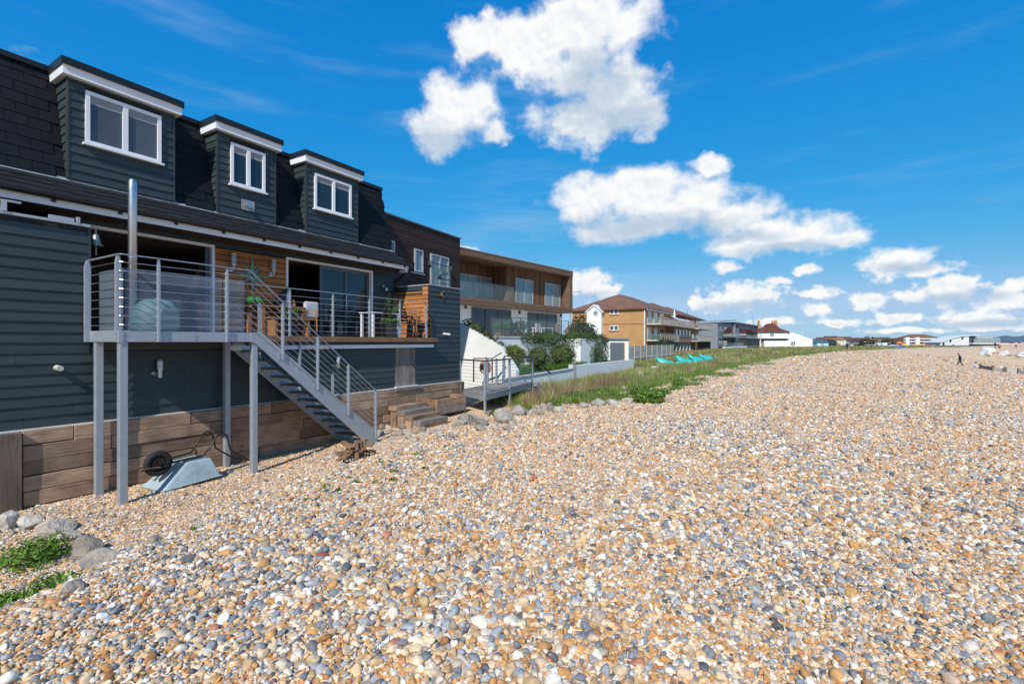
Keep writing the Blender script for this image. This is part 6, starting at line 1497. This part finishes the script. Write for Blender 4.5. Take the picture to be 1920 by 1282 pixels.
pf = thing('play_frame', 'bright orange, blue and yellow climbing frame on the edge of the shingle', 'play frame', atD(1690, 655, 150))
pc = atD(1690, 655, 150); OR_ = pm('orange_paint', (.80, .26, .04), .5); BL_ = pm('blue_paint', (.03, .16, .50), .5); YE_ = pm('yellow_paint', (.75, .52, .04), .5)
Fr = Frame(pc.x, pc.y, 90-math.degrees(TH)); zg = pc.z
for u in (-1.2, .0, 1.6): Fr.b().tube((u, 0, zg), (u, 0, zg+2.0), .09, 8).build('upright', OR_ if u < 1 else YE_, pf); 
Fr.b().box(-1.9, 1.5, -.3, -.2, zg+.5, zg+1.4).build('panel', BL_, pf); Fr.b().prism([(-1.3, zg+2.0), (.1, zg+2.0), (-.6, zg+2.7)], -.5, .5, 'y').build('pitched_roof', OR_, pf); Fr.b().bar((-1.2, .1, zg+.9), (-2.2, .2, zg), .5, .06).build('slide', YE_, pf); Fr.b().box(.1, 1.5, -.1, .0, zg+1.5, zg+1.9).build('panel', YE_, pf)
def beached_boat(px, d, label, hull, L=5.0, ybase=651, deck=WHITE):
    p = atD(px, ybase, d); t = thing('beached_boat', label, 'boat', p, 'boats drawn up along the far shore'); Fr = Frame(p.x, p.y, 90-math.degrees(TH)); z = p.z
    vs = []; n = 9
    for i in range(n):
        u = -L/2+L*i/(n-1); k = math.sin(math.pi*min(1, (i+.9)/(n-1+.5)))**.6 if i < n-1 else .05; w = .9*k
        vs += [(u, -w, z+1.0+.25*(i/(n-1))**2), (u, -w*.6, z+.45), (u, 0, z+.25+.4*(i/(n-1))**4), (u, w*.6, z+.45), (u, w, z+1.0+.25*(i/(n-1))**2)]
    fs = [(i*5+k, i*5+k+1, i*5+k+6, i*5+k+5) for i in range(n-1) for k in range(4)]+[(0, 1, 2, 3, 4)]
    Fr.b().add(vs, fs).build('hull', hull, t); Fr.b().prism([(-L*.45, z+.98), (L*.40, z+1.02), (L*.30, z+1.25), (-L*.1, z+1.3), (-L*.45, z+1.05)], -.55, .55, 'y').build('deck_cover', deck, t)
    for sx in (-.9, .9): Fr.b().box(sx-.1, sx+.1, -.7, .7, z-.1, z+.42).build('chock', SLEEPZ, t)
beached_boat(1722, 190, 'red hulled boat with yellow stripe beside the play frame', pm('red_hull', (.55, .06, .035), .35), deck=pm('yellow_deck', (.75, .5, .08), .4)); beached_boat(1742, 210, 'white boat with red cover right of the red boat', WHITE, deck=pm('red_cover', (.5, .08, .06), .7)); beached_boat(1676, 205, 'white sailing dinghy with raised cover left of the play frame', WHITE)
for (px, yt, d, r_, lab, s) in ((1629, 634, 260, 4.2, 'dark round tree rising above the cream houses', 71), (1622, 643, 200, 2.2, 'dark green bush in front of the cream houses', 72), (1566, 633, 330, 4, 'dark tree left of the walking couple', 73), (1662, 638, 300, 4, 'dark hedge like tree behind the parked vans', 74), (1556, 636, 260, 3, 'dark shrub mass right of the blue hut', 75)):
    p = atD(px, yt, d); bush('far_tree', lab, 'tree', [((p.x, p.y, p.z-r_*.55), (r_*1.1, r_, r_*.8)), ((p.x+r_*.7, p.y, p.z-r_*.9), (r_*.7, r_*.7, r_*.6))], 700, r_*.22, s, [(.03, .045, .018), (.04, .055, .02)], 'trees of the far town')
# hills
HILL = pm('hazed_wooded_hill', (.085, .13, .155), .95, .25, .01)  # blue haze of distance is mixed into the colour of the woods
hb = B(); n = 60
for i in range(n+1):
    f = i/n; px = 1440+f*640
    yt = 640-np.interp(px, [1440, 1560, 1700, 1800, 1850, 1890, 1960, 2080], [4, 6, 6, 5, 8, 11.5, 10, 6])*(1+.12*math.sin(i*1.7))
    d = 4200; p = atD(px, yt, d); q = atD(px, 650, d*1.25)
    hb.v += [Vector((p.x*.86, p.y*.86, -10)), Vector((p.x, p.y, p.z)), Vector((q.x, q.y, p.z*.9)), Vector((q.x*1.1, q.y*1.1, -10))]
for i in range(n):
    for k in range(3): hb.f.append((i*4+k, i*4+k+1, i*4+k+5, i*4+k+4)); hb.mi.append(0)
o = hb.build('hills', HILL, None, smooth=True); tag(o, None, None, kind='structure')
# ------------------------------------------------------------------ boats under turquoise covers on the grass
TURQ = pm('turquoise_tarpaulin', (.03, .44, .39), .42, .12, 3, bump=.02, bscale=5)
for k, (px, py, d, L, ang, lab) in enumerate(((1259, 672, 40, 2.0, 62, 'boat under a turquoise tarpaulin, nearest of four in a row on the grass'), (1291, 673, 44, 1.9, 50, 'boat under a turquoise tarpaulin, second of four in a row on the grass'), (1312, 674, 47, 1.8, 48, 'boat under a turquoise tarpaulin, third of four in a row on the grass'), (1331, 674, 50, 1.8, 46, 'boat under a turquoise tarpaulin, farthest of four in a row on the grass'))):
    p = atD(px, py, d); z0 = gz(p.x, p.y)+.04
    Fr = Frame(p.x, p.y, ang); t = thing('covered_boat', lab, 'boat', (p.x, p.y, z0), 'boats under turquoise covers')
    vs = []; n, m = 15, 11; rr = random.Random(k)
    for i in range(n):
        f = i/(n-1); w = .62*math.sin(math.pi*(.12+.83*f))**.7; h = .42+.42*(1-f)**1.6+.05*math.sin(9*f+k)
        for j in range(m):
            g = j/(m-1)*2-1; u = (f-.5)*L*1.05-.35*(1-f)**3*(1-abs(g)); crease = .035*math.sin(j*2.3+i*1.1+k)+.03*math.sin(i*2.1)
            vs.append((u, g*w*(1+.1*crease), z0-.12+max(0, h*(1-abs(g)**2.2)+crease*(1-abs(g)))))
    fs = [(i*m+j, i*m+j+1, (i+1)*m+j+1, (i+1)*m+j) for i in range(n-1) for j in range(m-1)]+[tuple(j for j in range(m)), tuple((n-1)*m+j for j in reversed(range(m)))]
    Fr.b().add(vs, fs).build('tarpaulin', TURQ, t, smooth=True)
    Fr.b().path([(L*.12, -.66, z0-.1), (L*.12, -.3, z0+.34), (L*.12, 0, z0+.46), (L*.12, .3, z0+.34), (L*.12, .66, z0-.1)], .035, 6).build('lashing_strap', BLACKP, t)
# ------------------------------------------------------------------ rocks
def rock_mesh(i, sub=3):
    bm = bmesh.new(); bmesh.ops.create_icosphere(bm, subdivisions=sub, radius=.5); rr = random.Random(100+i); o = Vector((i*5.1, i*2.7, i*3.3))
    cuts = [(Vector((rr.gauss(0, 1), rr.gauss(0, 1), rr.gauss(0, .8))).normalized(), rr.uniform(.24, .40)) for _ in range(9)]
    for v in bm.verts:
        p = v.co.copy()
        for nrm, dd in cuts:
            e = p.dot(nrm)-dd
            if e > 0: p -= nrm*e*.98
        p += p.normalized()*(mnoise.noise(p*3+o)*.07+mnoise.noise(p*9+o)*.035); v.co = p
    me = bpy.data.meshes.new('rock'); bm.to_mesh(me); bm.free(); me.materials.append(ROCKM)
    return me
RM = [rock_mesh(i) for i in range(10)]
ROCK2 = pm('pale_rock', (.43, .395, .34), .9, .25, 5, bump=.02, bscale=9, objvar=.2, dirt=(.30, .22, .14), dirt_amt=.5)
rk = random.Random(21)
def rock(px, py, w_px, h_px, label, group, z=None, i=None):
    """a boulder whose foot is at this place in the photograph"""
    zz = -.45 if z is None else z
    for _ in range(6): p = atZ(px, py, zz); zz = gz(p.x, p.y)
    d = math.hypot(p.x, p.y); d = (p.x*-ST+p.y*CT)
    w = w_px/FPX*d; h = h_px/FPX*d
    o = bpy.data.objects.new('boulder', RM[rk.randrange(10) if i is None else i]); COL.objects.link(o)
    o.location = (p.x, p.y, zz+h*.30); o.scale = (w*1.15, w*rk.uniform(.8, 1.2), h*1.35); o.rotation_euler = (rk.uniform(-.2, .2), rk.uniform(-.2, .2), TH+rk.uniform(-.5, .5))
    WORLD[o.name] = o.location.copy(); tag(o, label, 'rock', group)
ORD = ['first', 'second', 'third', 'fourth', 'fifth', 'sixth', 'seventh', 'eighth', 'ninth', 'tenth', 'eleventh', 'twelfth', 'thirteenth', 'fourteenth', 'fifteenth', 'sixteenth', 'seventeenth', 'eighteenth']
row1 = [(740, 795, 14, 9), (728, 805, 16, 11), (716, 803, 18, 12), (755, 803, 18, 14), (748, 815, 20, 12), (769, 813, 18, 14), (790, 812, 21, 14), (712, 815, 18, 10), (735, 824, 20, 8), (768, 823, 22, 10), (792, 822, 14, 7), (825, 818, 18, 12), (815, 812, 24, 9), (846, 818, 26, 10)]
for k, (px, py, w, h) in enumerate(sorted(row1)): rock(px, py, w, h, 'grey stone at the foot of the sleeper steps, %s from the left' % ORD[k], 'stones by the sleeper steps')
row2 = [(862, 800, 24, 12), (873, 797, 30, 18), (903, 797, 30, 17), (887, 790, 20, 12), (919, 782, 14, 14), (941, 790, 36, 24), (967, 778, 30, 18), (961, 797, 16, 10), (986, 776, 12, 11), (1000, 776, 17, 12), (1014, 776, 10, 9), (1020, 768, 17, 13), (1032, 770, 19, 15), (1048, 772, 22, 10), (928, 803, 16, 9), (900, 806, 22, 9), (950, 805, 20, 8)]
for k, (px, py, w, h) in enumerate(sorted(row2)): rock(px, py, w*1.15, h*1.12, 'grey boulder in the row between planter and grass, %s from the planter' % ORD[k], 'boulders along the foot of the grass')
for k, (px, py, w, h) in enumerate(((1094, 762, 20, 10), (1120, 759, 30, 15), (1149, 758, 26, 11), (1175, 754, 25, 14))): rock(px, py, w, h, 'pale boulder at the grass edge below the green plants, %s from the left' % ORD[k], 'pale boulders at the grass edge', i=k)
for k, (px, py, w, h) in enumerate(sorted(((1200, 706, 18, 14), (1228, 694, 16, 9), (1170, 730, 12, 8), (1187, 706, 10, 6), (1262, 700, 14, 6), (1245, 701, 10, 5)))): rock(px, py, w, h, 'pale stone half hidden in the rough grass, %s from the left' % ORD[k], 'stones in the rough grass', z=-.2)
row5 = [(14, 990, 34, 36, 'tall pale boulder against the corner post of the sleeper wall'), (52, 990, 36, 26, 'pointed pale boulder second from the sleeper corner post'), (98, 994, 70, 28, 'long flat brown boulder near the sleeper corner post'), (130, 1008, 44, 20, 'low grey boulder behind the leafy weeds'), (163, 1038, 56, 38, 'angular boulder with orange face right of the leafy weeds'), (184, 1058, 66, 28, 'wide dark grey boulder in front of the orange faced one'), (140, 1110, 44, 26, 'smooth grey cobble at the crest beside the lower weeds'), (290, 1020, 30, 16, 'lone grey stone on the shingle slope under the steel posts')]
for (px, py, w, h, lab) in row5: rock(px, py, w, h, lab, 'boulders by the sleeper corner', z=-.55)
for o in [x for x in bpy.data.objects if x.name.startswith('boulder')]:
    if 'pale' in o.get('label', ''): o.data = o.data.copy(); o.data.materials[0] = ROCK2
# ------------------------------------------------------------------ weeds, plants, grass
WEED = [(.13, .28, .03), (.19, .35, .05), (.08, .19, .022), (.25, .35, .07)]
def weed(px, py, wpx, hpx, n, lab, seed, size=.07, cols=WEED, z=-.4, grp='weeds growing in the shingle'):
    zz = z
    for _ in range(6): p = atZ(px, py, zz); zz = gz(p.x, p.y)
    d = p.x*-ST+p.y*CT; w = wpx/FPX*d/2; h = hpx/FPX*d
    rr = random.Random(seed); ells = []
    for k in range(5): ells.append(((p.x+rr.uniform(-.6, .6)*w*CT, p.y+rr.uniform(-.6, .6)*w, zz+h*rr.uniform(.2, .45)), (w*.55, w*.55, h*.5)))
    t = thing('weed_clump', lab, 'weeds', (p.x, p.y, zz), grp)
    foliage('leaves', t, cols, ells, n, size, seed, shell=.2, aspect=.4)
    s = B()
    for k in range(7): s.tube((p.x+rr.uniform(-.2, .2)*w, p.y+rr.uniform(-.2, .2)*w, zz-.02), (p.x+rr.uniform(-.9, .9)*w, p.y+rr.uniform(-.9, .9)*w, zz+h*rr.uniform(.5, 1.0)), .005, 5, .002)
    o = s.build('stems', SLEEPZ, t); o['kind'] = 'stuff'
weed(66, 1052, 135, 56, 950, 'large leafy green weed patch beside the boulders at the left edge', 81, .065)
weed(95, 1106, 100, 30, 300, 'trailing green weed below the leafy patch at the left edge', 82, .05)
weed(28, 1132, 70, 26, 320, 'low green weed at the left edge nearest the camera', 83, .05)
weed(362, 998, 22, 12, 90, 'tiny green sprout alone on the shingle below the wheelbarrow', 84, .03)
weed(8, 944, 16, 14, 80, 'small weed growing from the sleeper corner post', 85, .04, z=-.6)
sp = [(742, 884, 22, 9), (736, 900, 18, 8), (703, 905, 14, 8), (669, 905, 12, 8), (610, 915, 22, 10), (632, 920, 14, 8), (780, 853, 14, 8), (795, 878, 10, 6), (575, 938, 16, 8), (714, 868, 14, 6), (1008, 795, 10, 5), (835, 838, 8, 6), (655, 896, 10, 6), (760, 905, 10, 6)]
for k, (px, py, w, h) in enumerate(sorted(sp)): weed(px, py, w, h, 60, 'small green sprout in the stones around the fire basket, %s from the left' % ORD[k], 90+k, .035)
LUSH = [(.12, .24, .03), (.17, .31, .045), (.23, .34, .065), (.08, .17, .022)]
for k, (px, py, w, h, lab) in enumerate(((1215, 752, 74, 34, 'bushy bright green plant at the shingle edge right of the pale boulders'), (1128, 746, 80, 22, 'low bright green plants behind the pale boulders'), (1072, 752, 60, 20, 'low bright green plants left of the pale boulders'), (935, 778, 40, 10, 'short green plants below the landing platform'), (1285, 722, 60, 14, 'green plants along the shingle edge below the turquoise boats'), (1350, 704, 60, 10, 'green plants along the shingle edge right of the turquoise boats'))):
    weed(px, py, w, h, [2400, 1500, 1000, 500, 900, 700][k], lab, 110+k, .10 if k < 3 else .09, LUSH, z=-.2, grp='green plants along the shingle edge')
for k, (px, py, w, h) in enumerate(sorted(((1165, 747, 50, 12), (1245, 738, 40, 14), (1098, 752, 40, 12), (1040, 760, 40, 10), (1310, 713, 46, 9), (1262, 729, 40, 10), (1390, 692, 50, 7), (1190, 738, 40, 14), (990, 768, 40, 9), (1430, 683, 50, 6)))):
    weed(px, py, w, h, 420, 'low green plant in the border between grass and shingle, %s from the left' % ORD[k], 130+k, .075, LUSH, z=-.2, grp='low plants in the ragged grass border')
# rough grass: one mass of blades
rg_ = np.random.RandomState(17)
def tufts(n, per, x0, x1, y0, y1, hmin, hmax, wid, spread):
    """tufts of blades: place, height, colour and lean are shared within a tuft"""
    cx = rg_.uniform(x0, x1, n); cy = rg_.uniform(y0, y1, n)
    ok = rg_.rand(n) < green_mask(cx, cy)*np.clip(.15+1.5*vnoise(cx*1.1, cy*.8, 41), 0, 1); cx, cy = cx[ok], cy[ok]; n = len(cx)
    pt = vnoise(cx*.42, cy*.28, 42); edge = (green_mask(cx+1.0, cy) < .5)
    h = rg_.uniform(hmin, hmax, n)*(.45+1.1*vnoise(cx*.8+5, cy*.6, 43))*np.where(edge, .6, 1)
    pg = np.stack([.7*np.ones(n), .5+1.2*(1-pt), .25+2.0*np.clip(pt-.35, 0, 1), .3+1.6*np.clip(pt-.4, 0, 1), .08+1.6*(vnoise(cx*.55, cy*.45, 44) > .66), .6+2.2*edge, .2+1.2*np.clip(pt-.5, 0, 1)], -1)
    pg[edge] *= np.array([1, 1, .35, .35, .3, 1.4, .3]); pg /= pg.sum(1, keepdims=True)
    pick = (rg_.rand(n, 1) > np.cumsum(pg, 1)).sum(1).clip(0, 6)
    h = h*np.where(pick == 4, 1.45, np.where(pick == 6, 1.25, 1.0))
    c = PAL[pick]*np.exp(rg_.normal(0, .22, n))[:, None]
    i = np.repeat(np.arange(n), per); m = len(i)
    return cx[i]+rg_.normal(0, spread, m), cy[i]+rg_.normal(0, spread, m), h[i]*rg_.uniform(.55, 1.15, m), np.full(m, wid)*rg_.uniform(.6, 1.3, m), c[i]*np.exp(rg_.normal(0, .13, m))[:, None]
PAL = np.array([(.30, .34, .07), (.21, .30, .055), (.54, .44, .20), (.44, .36, .15), (.30, .17, .12), (.15, .26, .04), (.60, .52, .31)])
sets = [tufts(12500, 10, -10.3, -3.6, 12.8, 24, .13, .36, .011, .08), tufts(14000, 8, -10.4, -3.2, 24, 42, .13, .36, .018, .12), tufts(13000, 6, -14.0, .5, 42, 76, .12, .32, .034, .18), tufts(9000, 5, -19, 18, 76, 150, .14, .34, .075, .35), tufts(5000, 4, -12, 60, 150, 260, .15, .35, .16, .7)]
X, Y, Hh, Wd = [np.concatenate([q[i] for q in sets]) for i in range(4)]; gc = np.concatenate([q[4] for q in sets])
okk = ~((Y < 17.3) & (X < -8.3-.05*(Y-12)) & (rg_.rand(len(X)) < .8)); X, Y, Hh, Wd, gc = X[okk], Y[okk], Hh[okk], Wd[okk], gc[okk]; n = len(X)
Z = ground_z(X, Y); ang = rg_.uniform(0, 6.283, n); lean = rg_.uniform(.1, .55, n)*Hh; la = rg_.uniform(0, 6.283, n)
dx, dy = np.cos(ang)*Wd/2, np.sin(ang)*Wd/2; lx, ly = np.cos(la)*lean, np.sin(la)*lean
V = np.stack([np.stack([X-dx, Y-dy, Z-.02], -1), np.stack([X+dx, Y+dy, Z-.02], -1), np.stack([X+lx*.35+dx*.8, Y+ly*.35+dy*.8, Z+Hh*.6], -1), np.stack([X+lx*.35-dx*.8, Y+ly*.35-dy*.8, Z+Hh*.6], -1), np.stack([X+lx, Y+ly, Z+Hh], -1)], 1).reshape(-1, 3)
base = np.arange(n)*5
faces = np.concatenate([np.stack([base, base+1, base+2, base+3], -1).ravel(), np.stack([base+3, base+2, base+4], -1).ravel()])
ls = np.concatenate([np.arange(n)*4, n*4+np.arange(n)*3]); lt = np.concatenate([np.full(n, 4), np.full(n, 3)])
gme = bpy.data.meshes.new('rough_grass'); gme.vertices.add(n*5); gme.vertices.foreach_set('co', V.astype(np.float32).ravel())
gme.loops.add(len(faces)); gme.loops.foreach_set('vertex_index', faces.astype(np.int32)); gme.polygons.add(2*n); gme.polygons.foreach_set('loop_start', ls.astype(np.int32)); gme.polygons.foreach_set('loop_total', lt.astype(np.int32)); gme.update(calc_edges=True)
a_ = gme.attributes.new('lc', 'FLOAT_COLOR', 'POINT'); a_.data.foreach_set('color', np.repeat(np.concatenate([gc, np.ones((n, 1))], 1), 5, 0).astype(np.float32).ravel())
gme.materials.append(LEAF); go_ = bpy.data.objects.new('rough_grass', gme); COL.objects.link(go_); tag(go_, 'rough green and straw coloured grass between the garden walls and the shingle', 'grass', kind='stuff')
# ------------------------------------------------------------------ groyne, shelters and people at the far right
gw = thing('timber_groyne', 'low weathered timber groyne running down the shingle at the right', 'groyne', atZ(1850, 694, -1.5))
pts = [(1838, 690), (1862, 694), (1885, 697), (1910, 700), (1945, 705)]
PP_ = []
for (px, py) in pts:
    zz = -1.4
    for _ in range(8): p = atZ(px, py, zz); zz = gz(p.x, p.y)
    PP_.append(p)
for k, (p, q) in enumerate(zip(PP_[:-1], PP_[1:])):
    for r_ in range(2): B().bar(p+Vector((0, 0, .14+.2*r_)), q+Vector((0, 0, .14+.2*r_)), .10, .19).build('groyne_plank', [GREYW, CONC][k > 0], gw)
    B().box(p.x-.12, p.x+.12, p.y-.12, p.y+.12, p.z-.4, p.z+.62).build('groyne_post', SLEEPZ, gw)
PALE = pm('pale_boulder_concrete', (.62, .60, .56), .9, .15, 1)
rr = random.Random(31)
SDX = sorted(rr.uniform(1838, 1945) for _ in range(22))
for k in range(22):
    px, py = SDX[k], 0; f = (px-1838)/107; py = 656+f*10+rr.uniform(-4, 5); d = rr.uniform(95, 130); p = atD(px, py, d)
    o = bpy.data.objects.new('sea_defence_rock', RM[k % 10]); COL.objects.link(o); o.location = (p.x, p.y, p.z-.2); s = rr.uniform(1.2, 2.6); o.scale = (s*1.3, s, s*.75); o.rotation_euler = (rr.uniform(-.3, .3), rr.uniform(-.3, .3), rr.uniform(0, 6))
    o.data = o.data.copy(); o.data.materials[0] = PALE if k % 5 else ROCKM
    tag(o, 'pale sea defence boulder on the far shingle, %s from the left' % (ORD[k] if k < 18 else ['nineteenth', 'twentieth', 'twenty first', 'twenty second'][k-18]), 'rock', 'sea defence boulders at the far right')
def person(px, py, d, h, label, pose, top, bottom, hair=(.03, .02, .015), facing=0.0, skin=(.45, .28, .20), hat=None):
    """one continuous skinned figure: joints as edges with radii, clothes coloured by height on the body"""
    p = atD(px, py, d); s = h/1.75
    t = thing('person', label, 'person', p)
    J = {'pel': (0, 0, .95), 'che': (0, 0, 1.28), 'nec': (0, .0, 1.47), 'hd0': (0, .01, 1.56), 'hd1': (0, .02, 1.70),
         'shL': (-.19, 0, 1.42), 'elL': (-.25, .02, 1.13), 'waL': (-.25, .10, .88), 'haL': (-.25, .13, .80), 'shR': (.19, 0, 1.42), 'elR': (.25, -.02, 1.13), 'waR': (.24, .06, .88), 'haR': (.24, .09, .80),
         'hiL': (-.10, 0, .92), 'knL': (-.11, .02, .50), 'anL': (-.11, 0, .08), 'toL': (-.12, .17, .04), 'hiR': (.10, 0, .92), 'knR': (.11, .02, .50), 'anR': (.11, 0, .08), 'toR': (.12, .17, .04)}
    if pose == 'walk': J.update(knL=(-.10, .16, .52), anL=(-.10, .30, .10), toL=(-.10, .46, .08), knR=(.10, -.04, .50), anR=(.10, -.30, .12), toR=(.10, -.17, .04), elL=(-.24, -.12, 1.15), waL=(-.22, -.10, .92), haL=(-.21, -.06, .84), elR=(.24, .08, 1.14), waR=(.22, .22, .95), haR=(.21, .27, .88), che=(0, .05, 1.27), nec=(0, .10, 1.45), hd0=(0, .15, 1.53), hd1=(0, .20, 1.65), shL=(-.19, .07, 1.40), shR=(.19, .07, 1.40))
    if pose == 'sit': J.update(pel=(0, 0, .12), che=(0, .08, .45), nec=(0, .14, .63), hd0=(0, .17, .71), hd1=(0, .20, .84), shL=(-.19, .10, .58), elL=(-.27, .22, .34), waL=(-.20, .40, .30), haL=(-.16, .48, .30), shR=(.19, .10, .58), elR=(.27, .22, .34), waR=(.20, .40, .30), haR=(.16, .48, .30), hiL=(-.10, .02, .12), knL=(-.14, .45, .36), anL=(-.14, .78, .08), toL=(-.14, .92, .06), hiR=(.10, .02, .12), knR=(.14, .45, .36), anR=(.14, .78, .08), toR=(.14, .92, .06))
    E = [('pel', 'che'), ('che', 'nec'), ('nec', 'hd0'), ('hd0', 'hd1'), ('che', 'shL'), ('shL', 'elL'), ('elL', 'waL'), ('waL', 'haL'), ('che', 'shR'), ('shR', 'elR'), ('elR', 'waR'), ('waR', 'haR'), ('pel', 'hiL'), ('hiL', 'knL'), ('knL', 'anL'), ('anL', 'toL'), ('pel', 'hiR'), ('hiR', 'knR'), ('knR', 'anR'), ('anR', 'toR')]
    RAD = dict(pel=.155, che=.17, nec=.06, hd0=.095, hd1=.09, shL=.085, shR=.085, elL=.06, elR=.06, waL=.045, waR=.045, haL=.04, haR=.04, hiL=.105, hiR=.105, knL=.075, knR=.075, anL=.05, anR=.05, toL=.04, toR=.04)
    names = list(J); me = bpy.data.meshes.new('body'); me.from_pydata([Vector(J[k])*s for k in names], [(names.index(a), names.index(b)) for a, b in E], [])
    o = bpy.data.objects.new('body', me); COL.objects.link(o); o.parent = t; t.rotation_euler = (0, 0, facing)
    sk = o.modifiers.new('skin', 'SKIN'); sd = me.skin_vertices[0].data
    for i, k in enumerate(names): sd[i].radius = (RAD[k]*s, RAD[k]*s*(.8 if k in ('che', 'pel') else 1)); sd[i].use_root = (k == 'pel')
    ss = o.modifiers.new('sub', 'SUBSURF'); ss.levels = 2; ss.render_levels = 2
    m, nt, b = newmat('clothes'); tcn = nd(nt, 'ShaderNodeTexCoord'); sx = nd(nt, 'ShaderNodeSeparateXYZ'); lk(nt, tcn.outputs['Object'], sx.inputs[0])
    mr = nd(nt, 'ShaderNodeMath', operation='DIVIDE'); lk(nt, sx.outputs[2], mr.inputs[0]); mr.inputs[1].default_value = 1.8*s
    cr = nd(nt, 'ShaderNodeValToRGB'); cr.color_ramp.interpolation = 'CONSTANT'; lk(nt, mr.outputs[0], cr.inputs[0]); el = cr.color_ramp.elements
    zw, zn, zh = (.92, 1.47, 1.64) if pose != 'sit' else (.16, .63, .80)
    el[0].position = 0; el[0].color = (.03, .025, .02, 1); el[1].position = .05 if pose != 'sit' else .01; el[1].color = (*bottom, 1)
    for pos, c in ((zw/1.8, top), (zn/1.8, skin), (zh/1.8, hair)): e = el.new(pos); e.color = (*c, 1)
    lk(nt, cr.outputs[0], b.inputs['Base Color']); b.inputs['Roughness'].default_value = .85; me.materials.append(m)
    hz = J['hd1']
    hb_ = B().lathe([(.001, -.06), (.098, -.05), (.105, .02), (.085, .075), (.001, .105)], (0, 0, 0), 14)
    ho = hb_.build('hair', pm('hair_%d' % len(MATS), hair, .9), None, smooth=True); ho.scale = (s, s, s); ho.parent = t; ho.location = Vector((hz[0], hz[1]-.015, hz[2]+.015))*s
    return t
person(1800.5, 686, 62, 1.72, 'person in dark coat and dark trousers walking across the shingle at the right', 'walk', (.02, .022, .05), (.015, .016, .025), facing=R(70))
person(1826, 690.5, 61, 1.7, 'person in pale blue top sitting on the shingle beside the groyne', 'sit', (.55, .62, .72), (.04, .05, .09), facing=R(-100))
person(1588, 655, 112, 1.75, 'person in dark clothes of the walking couple, the left one', 'stand', (.02, .025, .06), (.02, .02, .03), facing=R(180))
person(1597, 655.5, 112, 1.66, 'person in pink top and dark trousers of the walking couple, the right one', 'walk', (.72, .42, .50), (.015, .015, .03), facing=R(175))
person(1787.5, 651, 215, 1.7, 'distant dark figure standing in front of the white hall', 'stand', (.05, .04, .04), (.03, .03, .03))
for k, (px, py, lab, c) in enumerate(((1866, 652, 'distant person in dark clothes among the pale boulders, left of the group', (.02, .02, .03)), (1874, 655, 'distant person in red top among the pale boulders', (.45, .10, .08)), (1905, 651, 'distant person in white top near the right edge', (.6, .6, .62)))):
    person(px, py, 135, 1.7, lab, 'stand', c, (.03, .03, .05))
# a scrap of brick and a stick on the stones
def onbeach(px, py):
    z = 0
    for _ in range(6): p = atZ(px, py, z); z = gz(p.x, p.y)
    return Vector((p.x, p.y, z))
p = onbeach(605, 1046); o = B().box(p.x-.05, p.x+.05, p.y-.035, p.y+.035, p.z-.0, p.z+.05).build('brick_fragment', pm('worn_brick', (.33, .085, .05), .85, .2, 20), None, bevel=.02); tag(o, 'worn red brick fragment among the pebbles left of centre', 'brick')
p = onbeach(1527, 843); o = B().bar(p+Vector((-.09, -.06, .03)), p+Vector((.09, .06, .035)), .05, .03).build('driftwood_piece', pm('orange_wood', (.50, .17, .06), .8, .2, 20), None, bevel=.008); tag(o, 'short orange driftwood piece on the open shingle right of centre', 'driftwood')
